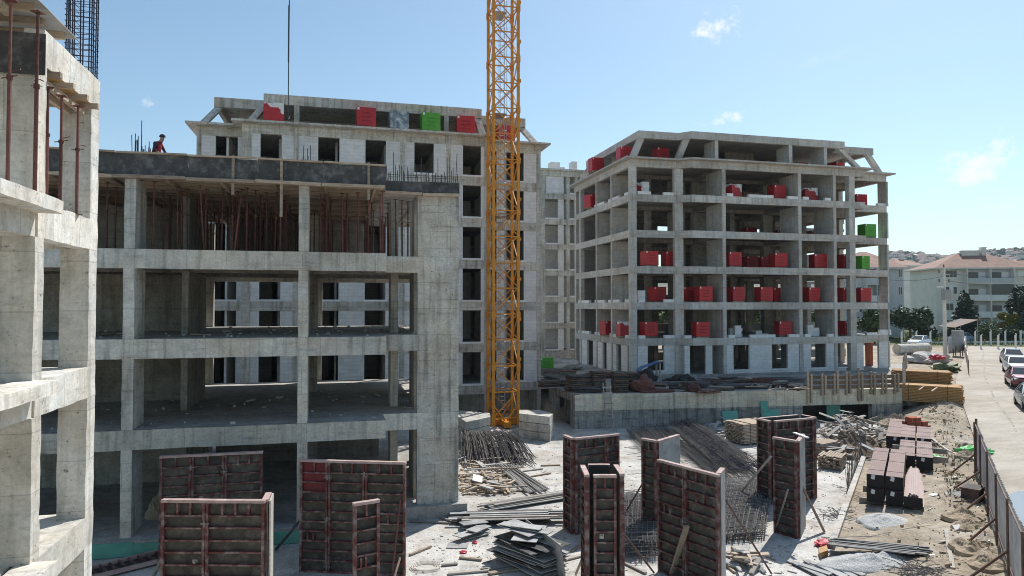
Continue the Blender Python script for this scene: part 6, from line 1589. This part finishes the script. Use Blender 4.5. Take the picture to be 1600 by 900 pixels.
def apartment(label, px0, W_, Zc, dep, z0, eave, ridge, wall, floors, wins, balc=(), rz=0, chimneys=()):
    c0 = ray(px0, 478) * Zc; u_ = Vector((math.cos(rz), math.sin(rz), 0)) * (W_ / 2); t = thing('apartment_house', label, 'house', (c0.x + u_.x, c0.y + u_.y, z0), rz); H = eave - z0; h = -W_ / 2
    def P(n, m, mt, par=t): return lpart(n, m, mt, par)
    m = MB(); m.box(h, -h, 0.35, dep, 0, H); P('wall', m, wall)
    ov = .7; m = MB(); rr = ridge - eave; i_ = min(W_, dep) * .5
    v = [(h - ov, .35 - ov, H), (-h + ov, .35 - ov, H), (-h + ov, dep + ov, H), (h - ov, dep + ov, H), (h + min(i_ * 1.25, W_ * .42), dep * .5, H + rr), (-h - min(i_ * 1.25, W_ * .42), dep * .5, H + rr)]
    m.add(v, [(0, 1, 5, 4), (1, 2, 5), (2, 3, 4, 5), (3, 0, 4), (0, 3, 2, 1)]); rf = P('roof', m, M['tile'])
    m = MB(); m.box(h - ov - .02, -h + ov + .02, .33 - ov, .35 - ov + .05, H - .22, H + .04); m.box(h - ov - .04, h - ov + .05, .35 - ov, dep + ov, H - .22, H + .04); P('eaves_board', m, wall, rf)
    for (cx, cw, ch) in chimneys:
        m = MB(); m.box(cx * W_ - cw / 2, cx * W_ + cw / 2, dep * .38, dep * .38 + .9, H + rr * .3, H + rr + ch); P('chimney', m, wall, rf); m = MB(); m.box(cx * W_ - cw / 2 - .1, cx * W_ + cw / 2 + .1, dep * .38 - .1, dep * .38 + 1.0, H + rr + ch, H + rr + ch + .15); P('chimney_cap', m, M['render_white'], rf)
    fh = H / floors
    for f in range(floors):
        for (u, w) in wins:
            zc = f * fh + fh * .42; xc = h + u * W_
            m = MB(); m.box(xc - w / 2, xc + w / 2, .27, .348, zc, zc + 1.35); fr = P('window', m, M['render_white'])
            n = max(2, int(w / .6)); 
            for k in range(n):
                a = xc - w / 2 + .06 + (w - .06) * k / n; m = MB(); m.box(a, a + (w - .06) / n - .07, .255, .2695, zc + .07, zc + 1.28); P('pane', m, M['glass'] if RND.random() < .75 else M['render_white'], fr)
        for (u0, u1, kind) in balc:
            a, b = h + u0 * W_, h + u1 * W_; zf = f * fh + .1
            m = MB(); m.box(a, b, -.85, .345, zf - .12, zf + .05); bo = P('balcony', m, wall)
            for xw in (a, (a + b) / 2 - .09, b - .18): m = MB(); m.box(xw, xw + .18, -.849, .346, zf + .052, zf + fh - .125); P('fin', m, wall, bo)
            m = MB(); m.box(a + .2, b - .2, .3, .347, zf + .06, zf + fh - .13); P('recess', m, M['render_grey'], bo)
            for k, xw in enumerate((a + .3, (a + b) / 2 + .2)):
                ww = (b - a) / 2 - .5; glz = (f == floors - 2 and k == 1)
                if glz: m = MB(); m.box(xw - .2, xw + ww + .15, -.86, -.80, zf + 1.05, zf + fh - .2); P('glazing', m, M['glass'], bo); 
                m = MB(); m.box(xw - .1, xw + ww + .05, -.87, -.82, zf + .05, zf + 1.0); P('parapet', m, {0: M['render_white'], 1: M['render_white'] if glz else plain('blue_parapet_%d' % k, (.10, .13, .28), .7, .1) if (f == floors - 2) else M['render_grey']}.get(k if f == floors - 2 else (0 if f < floors - 2 else 5), M['render_grey']), bo)
                m = MB(); m.box(xw + .2, xw + ww * .6, .28, .299, zf + .06, zf + 2.1); P('door', m, M['glass'], bo)
                m = MB(); m.box(xw + ww * .65, xw + ww * .95, .28, .299, zf + .9, zf + 2.1); P('pane', m, M['render_white'], bo)
    return t
apartment('cream four storey apartment house with brown hip roof and stacked balconies', 1465, 16.4, 124, 10.5, 3.0, 15.0, 18.2, M['render_cream'], 4, [(.155, 2.0), (.90, 2.0)], [(.285, .775, 'b')], rz=-.36, chimneys=((-.02, 3.0, .1), (.12, .7, .7)))
apartment('white house with brown roof standing behind, left of the cream apartment house', 1405, 5.2, 150, 12, 3.0, 17.0, 19.0, M['render_white'], 4, [(.75, .9)], rz=-.3, chimneys=((.1, .8, .3),))
apartment('grey apartment house with brown-red roof behind the open right-end bay', 1338, 8.0, 112, 11, 3.0, 14.4, 17.4, M['render_grey'], 4, [(.08, .9), (.93, .6)], [(.16, .62, 'b')], rz=-.25)
apartment('distant pale house with brown roof above the cream apartment house', 1584, 16, 196, 12, 4.0, 19.6, 22.8, M['render_white'], 4, [(.2, 1.8), (.6, 1.8)], rz=-.4, chimneys=((-.2, 2.0, .2),))

# ------------------------------------------------------------------ hillside town: small houses and tree clumps
M['tile_far'] = plain('weathered_far_tile', (.30, .215, .18), .9, .3, .2)
hh = MB(); hh.box(-4, 4, -4, 4, -6, 6, 0); hh.add([(-4.6, -4.6, 6), (4.6, -4.6, 6), (4.6, 4.6, 6), (-4.6, 4.6, 6), (-1.5, 0, 8.6), (1.5, 0, 8.6)], [(0, 1, 5, 4), (1, 2, 5), (2, 3, 4, 5), (3, 0, 4)], 1)
for i in range(8): hh.box(-3.4 + (i % 4) * 2, -2.2 + (i % 4) * 2, -4.03, -4.005, 1 + 3 * (i // 4), 2.4 + 3 * (i // 4), 2)
hmesh = [hh.mesh('hillside_house', [w_, M['tile_far'], M['glass']]) for w_ in (M['render_white'], M['render_cream'], M['render_white'])]
def th_px(px): v = ray(px, 478); return math.atan2(v.x, v.y)
for i in range(290):
    th = th_px(RND.uniform(1385, 1612)); r = RND.uniform(430, 1500)
    x, y = r * math.sin(th), r * math.cos(th); z = hill_h(r, th); s = RND.uniform(.8, 1.25)
    o = put('hillside_house', hmesh[i % 3], None, (x, y, z), (0, 0, RND.uniform(-.9, .9))); o.scale = (s * RND.uniform(.8, 1.5), s, s)
    tag(o, 'tiny pale house with red roof on the far hillside', 'house', 'houses on the far hillside')
m = MB(); R_ = random.Random(3)
for i in range(1150):
    th = th_px(R_.uniform(1380, 1615)); r = R_.uniform(420, 1650) if i % 3 else R_.uniform(1350, 1650); x, y = r * math.sin(th), r * math.cos(th); z = hill_h(r, th); s = R_.uniform(2.5, 6.5); hgt = s * R_.uniform(.9, 1.6)
    for k in range(9):
        d = Vector((R_.gauss(0, 1), R_.gauss(0, 1), R_.gauss(0, 1))).normalized(); a = d.cross(Vector((.3, .5, .8))).normalized() * s * .55; b = d.cross(a).normalized() * s * .55; p = Vector((x, y, z + hgt * .5)) + Vector((d.x * s * .6, d.y * s * .6, d.z * hgt * .5)); m.add([p - a, p - b, p + a, p + b], [(0, 1, 2, 3)])
tag(put('hillside_trees', m.mesh('hillside_trees', M['leaf'])), 'mass of dark trees covering the far hillside', 'trees', None, 'stuff')

# ------------------------------------------------------------------ verge fence, pole, container, parked cars
vf = 'concrete posts of the verge fences'
pm = MB(); pm.box(-.08, .08, -.08, .08, 0, 2.0); pm.add([(-.08, -.08, 2), (.08, -.08, 2), (.08, .08, 2), (-.08, .08, 2), (0, -.25, 2.3)], [(0, 1, 4), (1, 2, 4), (2, 3, 4), (3, 0, 4)]); pmm = pm.mesh('fence_post', M['render_white'])
for row, (y0, pxs, zz) in enumerate(((548, (1533, 1560, 1587), 2.5), (541, (1409, 1432, 1454, 1478, 1500, 1524, 1548, 1571, 1595), 2.7))):
    for px in pxs:
        p = gz(px, y0 - 2, zz); p.z = terr(p.x, p.y) - .1; o = put('fence_post', pmm, None, p); tag(o, ('white concrete post on the road side of the verge' if row == 0 else 'white concrete post in the rear row of the verge fence'), 'post', vf)
m = MB(); a, b = gz(1409, 537, 2.7), gz(1610, 536, 2.7)
for k in range(40):
    p, q = a.lerp(b, k / 40), a.lerp(b, (k + 1) / 40); m.bar((p.x, p.y, terr(p.x, p.y) + .1), (q.x, q.y, terr(q.x, q.y) + .1), .2, .35)
solo('low_wall', m, M['render_white'], 'low pale kerb wall along the far verge', 'wall')
m = MB(); R_ = random.Random(9)
for i in range(5200):
    px = R_.uniform(1400, 1612); p = gz(px, R_.uniform(523, 540), 2.6); z = terr(p.x, p.y); a = R_.uniform(0, 6.3); hgt = R_.uniform(.1, .45); m.add([(p.x, p.y, z), (p.x + .12 * math.cos(a), p.y + .12 * math.sin(a), z), (p.x + .1 * math.cos(a + 1), p.y + .1 * math.sin(a + 1), z + hgt)], [(0, 1, 2)])
tag(put('verge_grass', m.mesh('verge_grass', M['leaf_pale'])), 'dry grass and weeds on the far verge', 'grass', None, 'stuff')
pp = gz(1477, 556, 2.3); pp.z = terr(pp.x, pp.y)
pole = thing('utility_pole', 'pale concrete utility pole with transformer frame and lamps at the road corner', 'utility pole', pp)
m = MB(); m.tube((0, 0, -.3), (0, 0, 10.2), .24, 10, 0, .14); lpart('shaft', m, M['render_cream'], pole)
for z in (8.4, 9.4, 10.0): m = MB(); m.bar((-.9, 0, z), (.9, 0, z), .1, .1); lpart('crossarm', m, M['zinc'], pole)
for i, (x, z) in enumerate(((-.7, 8.5), (.7, 8.5), (-.7, 9.5), (.7, 9.5), (0, 10.2))): m = MB(); m.tube((x, 0, z), (x, 0, z + .35), .07, 6); lpart('insulator', m, M['rust'], pole)
m = MB(); m.box(-.45, .45, -.5, .0, 6.4, 7.6); lpart('transformer', m, M['zinc'], pole)
for sx, z in ((-1, 7.9), (1.4, 4.0)):
    m = MB(); m.tube((0, 0, z - .3), (sx, -.3, z), .04, 6); lm = lpart('lamp_arm', m, M['zinc'], pole); m = MB(); m.box(sx - .35, sx + .35, -.5, -.2, z - .05, z + .1); lpart('lamp_head', m, M['render_white'], lm)
# site cabinet beside the pole
cp_ = gz(1497, 560, 2.1); cp_.z = terr(cp_.x, cp_.y); wt = thing('water_tank', 'pale upright tank on dark legs at the end of the earth strip', 'tank', cp_, .3)
m = MB(); m.tube((0, 0, 1.2), (0, 0, 2.9), .6, 14); m.tube((0, 0, .5), (0, 0, 1.2), .3, 14, 0, .6); lpart('tank_body', m, plain('dull_grey_tank', (.33, .34, .34), .7, .2, 2), wt)
for a in range(4): m = MB(); m.bar((math.cos(a * 1.57) * .5, math.sin(a * 1.57) * .5, 0), (math.cos(a * 1.57) * .5, math.sin(a * 1.57) * .5, 1.3), .08, .08); lpart('leg', m, M['rust'], wt)
fn2 = thing('sheet_fence', 'old grey sheet fence behind the tank at the road corner', 'fence', gz(1485, 551, 2.3)); a, b = gz(1482, 553, 2.3), gz(1510, 550, 2.3)
for k in range(8):
    p, q = a.lerp(b, k / 8), a.lerp(b, (k + .96) / 8); m = MB(); m.bar((p.x, p.y, terr(p.x, p.y) + .9), (q.x, q.y, terr(q.x, q.y) + .9), .05, 1.9 + RND.uniform(-.1, .1)); wpart('sheet', m, M['sheet'], fn2)
p, q = gz(1506, 548, 2.3), gz(1514, 588, 1.9); fn3 = thing('sheet_fence', 'short leaning sheet fence with rubble at the road edge behind the board stacks', 'fence', (p.x, p.y, 2))
for k in range(7):
    u, v = p.lerp(q, k / 7), p.lerp(q, (k + .95) / 7); m = MB(); m.bar((u.x, u.y, terr(u.x, u.y) + .8), (v.x, v.y, terr(v.x, v.y) + .8), .05, 1.7 + RND.uniform(-.3, .2)); wpart('sheet', m, M['sheet'] if k % 2 else M['rust'], fn3)
crumple('rubbish_heap', 'heap of white and red plastic rubbish behind the yellow-brown board stacks', 'rubbish', on(1450, 568), (2.2, 1.5, 1.1), M['cement'], seed=31); crumple('red_bag', 'red plastic on the rubbish heap behind the board stacks', 'bag', on(1454, 570) + Vector((0, -.8, .6)), (.8, .5, .5), M['redbag'], seed=32)
crumple('green_sheet', 'pale green sheet over boards behind the yellow-brown board stacks', 'sheet', on(1478, 579), (1.5, .8, .7), M['leaf_pale'], seed=33)
p = gz(1430, 556, 2.2); p.z = terr(p.x, p.y); pip = thing('concrete_pipe', 'large concrete pipe lying on its side behind the podium corner', 'pipe', p); m = MB(); n = 20
m.tube((-2.6, 0, .6), (2.6, .8, .6), .6, 20); lpart('pipe_wall', m, M['conc'], pip); m = MB(); dirn = Vector((5.2, .8, 0)).normalized(); m.tube(Vector((2.6, .8, .6)) + dirn * .004, Vector((2.6, .8, .6)) + dirn * .008, .47, 20); lpart('bore', m, M['tube_end'], pip)

def car_paint(name, col):
    m, nt, b = _new(name); b.inputs['Base Color'].default_value = (*col, 1); b.inputs['Roughness'].default_value = .28; b.inputs['Metallic'].default_value = .25; b.inputs['Coat Weight'].default_value = .6; return m
def make_car(label, paint, hood=None, loc=(0, 0, 0), rz=0):
    t = thing('parked_car', label, 'car', loc, rz, 'cars parked along the road')
    prof = [(-2.1, .42, .74), (-2.12, .72, .76), (-1.95, .92, .76), (-1.0, 1.02, .79), (1.75, 1.02, .78), (2.05, .95, .74), (2.1, .5, .74)]     # x, z, half width
    def loft(secs):
        m = MB(); n = len(secs[0])
        for s in secs: m.v += s
        for i in range(len(secs) - 1):
            for j in range(n): m.f.append((i * n + j, i * n + (j + 1) % n, (i + 1) * n + (j + 1) % n, (i + 1) * n + j)); m.m.append(0)
        m.f += [tuple(range(n - 1, -1, -1)), tuple(range((len(secs) - 1) * n, len(secs) * n))]; m.m += [0, 0]; return m
    def sec(x, z0, z1, w0, w1, w2): return [(x, -w0, z0), (x, -w1, (z0 + z1) * .5), (x, -w2, z1), (x, w2, z1), (x, w1, (z0 + z1) * .5), (x, w0, z0)]
    body = loft([sec(-2.12, .35, .68, .62, .72, .66), sec(-1.9, .24, .82, .78, .86, .74), sec(-1.0, .22, .95, .82, .89, .78), sec(.2, .22, .98, .82, .9, .8), sec(1.5, .22, 1.0, .82, .89, .78), sec(2.0, .28, .96, .76, .83, .7), sec(2.12, .4, .85, .64, .7, .62)])
    me = body.mesh('body', paint); [setattr(p, 'use_smooth', False) for p in me.polygons]; bo = put('body', me, t)
    cab = loft([sec(-.98, .95, .97, .74, .74, .72), sec(-.25, .95, 1.42, .75, .68, .56), sec(.8, .95, 1.46, .75, .68, .57), sec(1.75, .95, 1.03, .73, .73, .66)]); lpart('cabin_glass', cab, M['glass'], t)
    m = loft([sec(-.22, 1.425, 1.45, .57, .57, .55), sec(.35, 1.45, 1.5, .58, .57, .54), sec(.85, 1.46, 1.49, .58, .57, .54)]); lpart('roof', m, paint, t)
    for s in (-1, 1):
        for a, b_ in (((-.95, .75, .98), (-.24, .58, 1.44)), ((.28, .765, .98), (.3, .6, 1.46)), ((1.7, .73, 1.0), (.84, .58, 1.47))):
            m = MB(); m.bar((a[0], s * a[1], a[2]), (b_[0], s * b_[1], b_[2]), .06, .05); lpart('pillar', m, paint, t)
        for x in (-1.35, 1.3):
            m = MB(); m.tube((x, s * .68, .31), (x, s * .885, .31), .31, 16); wh = lpart('wheel', m, M['black'], t); m = MB(); m.tube((x, s * .886, .31), (x, s * .90, .31), .2, 12); lpart('rim', m, M['zinc'], wh)
        m = MB(); m.hexa((-2.11, s * .62 - .12, .6), (.12, 0, .02), (0, .24, 0), (.02, 0, .13)); lpart('headlight', m, M['white'], t)
        m = MB(); m.box(-.75, -.6, s * .92 - .08, s * .92 + .08, .98, 1.1); lpart('mirror', m, paint, t)
    m = MB(); m.box(-2.14, -2.06, -.5, .5, .36, .54); lpart('grille', m, M['black'], t)
    m = MB(); m.box(-2.155, -2.14, -.26, .26, .4, .51); lpart('number_plate', m, M['white'], t)
    if hood is not None:
        m = loft([sec(-2.0, .80, .835, .6, .6, .58), sec(-1.5, .885, .91, .68, .68, .66), sec(-1.0, .953, .97, .72, .72, .7)]); lpart('bonnet', m, hood, t)
    return t
silver = car_paint('silver_paint', (.45, .46, .48)); whitep = car_paint('white_car_paint', (.72, .73, .74)); dark = car_paint('dark_red_paint', (.16, .015, .03)); pinkish = car_paint('pale_bonnet_paint', (.62, .42, .46)); greyp = car_paint('grey_paint', (.20, .22, .25))
rd = math.atan2(1, 1)
for (px, py, lab, pt, hd) in ((1596, 606, 'dark red parked car nearest on the road, with pale bonnet', dark, pinkish), (1589, 586, 'white parked car second in the roadside row', whitep, None), (1582, 571, 'silver parked car farthest in the roadside row', silver, None), (1616, 640, 'grey car cut off by the right picture edge', greyp, None)):
    p = gz(px, py - 3, 2.0)
    for _ in range(4): p = gz(px, py - 3, road_z(st(p.x, p.y)[0]) + .012)
    make_car(lab, pt, hd, p, rd + .05)
p = gz(1437, 541, 2.6); p.z = terr(p.x, p.y); make_car('white car parked behind the verge left of the pole', whitep, None, p, .4)
p = gz(1500, 534, 2.8); p.z = terr(p.x, p.y); make_car('pale blue car under a carport beyond the verge', car_paint('pale_blue_paint', (.30, .38, .55)), None, p, .2)
cpx = p + Vector((0, 0, 0)); cpt = thing('carport', 'small carport roof tilted over the pale blue car', 'carport', cpx); m = MB(); m.hexa((-2.6, -1.6, 2.2), (4.6, .3, 1.1), (0, 3, .1), (0, 0, .08)); lpart('roof', m, M['rust'], cpt)
for x, y, z in ((-2.4, -1.5, 2.2), (1.8, -1.3, 3.2), (-2.4, 1.3, 2.25), (1.8, 1.5, 3.25)): m = MB(); m.tube((x, y, 0), (x, y, z), .05, 6); lpart('post', m, M['zinc'], cpt)

# overhead wires at the pole
for i, (px, dz) in enumerate(((1700, 0.0), (1700, -.9), (1330, -.4))):
    e = ray(px, 470) * 78; m = MB(); a = pp + Vector((0, 0, 9.6 + dz)); b = Vector((e.x, e.y, a.z + .5)); pts = [a.lerp(b, k / 10) - Vector((0, 0, 4 * .8 * (k / 10) * (1 - k / 10))) for k in range(11)]; m.path(pts, .02, 4)
    solo('overhead_wire', m, M['rope'], ('upper overhead wire running right from the utility pole', 'lower overhead wire running right from the utility pole', 'overhead wire running left from the utility pole')[i], 'wire')
# boards and rubble left on the open floors of the front block
for a, b, z in (((150, 517), (186, 518), 7.02), ((98, 523), (150, 524), 7.02), ((160, 522), (182, 521), 7.06), ((300, 523), (330, 524), 7.02)):
    plank('board left lying on the second open floor of the front block', 'boards on the open floors of the front block', gz(*a, z), gz(*b, z), .16, .05, 'wood')
m = MB(); R_ = random.Random(21)
for i in range(420):
    z = R_.choice((4.0, 7.0, 7.0)); x = R_.uniform(-11, 4); y = R_.uniform(25.4, 37) if x < 1.5 else R_.uniform(26.8, 37); r = abs(R_.gauss(0, .03)) + .012; a = R_.uniform(0, 3); L = r * R_.choice((1, 1, 2, 5))
    m.hexa((x, y, z), (math.cos(a) * L, math.sin(a) * L, 0), (-math.sin(a) * r, math.cos(a) * r, 0), (0, 0, r))
tag(put('rubble', m.mesh('rubble', M['cement'])), 'crumbs of concrete and offcuts on the open floors of the front block', 'rubble', None, 'stuff')
# weeds on the earth strip
m = MB()
for i in range(900):
    s_, t_ = R_.gauss(37, 6), R_.gauss(1.0, .6)
    if t_ > 1.9 or noise.noise(Vector((s_ * .8, t_ * 1.2, 0))) < .12: continue
    x, y = xy(s_, t_); z = terr(x, y); a = R_.uniform(0, 6.3); h = R_.uniform(.05, .22); m.add([(x, y, z), (x + .05 * math.cos(a), y + .05 * math.sin(a), z), (x + .09 * math.cos(a + 1), y + .09 * math.sin(a + 1), z + h)], [(0, 1, 2)])
tag(put('weeds', m.mesh('weeds', M['leaf_pale'])), 'sparse weeds on the earth strip near the fence', 'weeds', None, 'stuff')

# ------------------------------------------------------------------ the summer haze that pales the far hillside
hz = MB(); hz.box(-2600, 2600, -300, 2600, -6, 190)
m_ = bpy.data.materials.new('summer_haze'); m_.use_nodes = True; nt_ = m_.node_tree; nt_.nodes.clear()
o_ = nt_.nodes.new('ShaderNodeOutputMaterial'); v_ = nt_.nodes.new('ShaderNodeVolumePrincipled')
v_.inputs['Color'].default_value = (0.80, 0.90, 1.0, 1); v_.inputs['Density'].default_value = 0.00017; v_.inputs['Anisotropy'].default_value = 0.0
nt_.links.new(v_.outputs[0], o_.inputs['Volume'])
o = put('haze', hz.mesh('haze', m_)); tag(o, 'thin pale summer haze over the far hillside', 'haze', None, 'stuff')
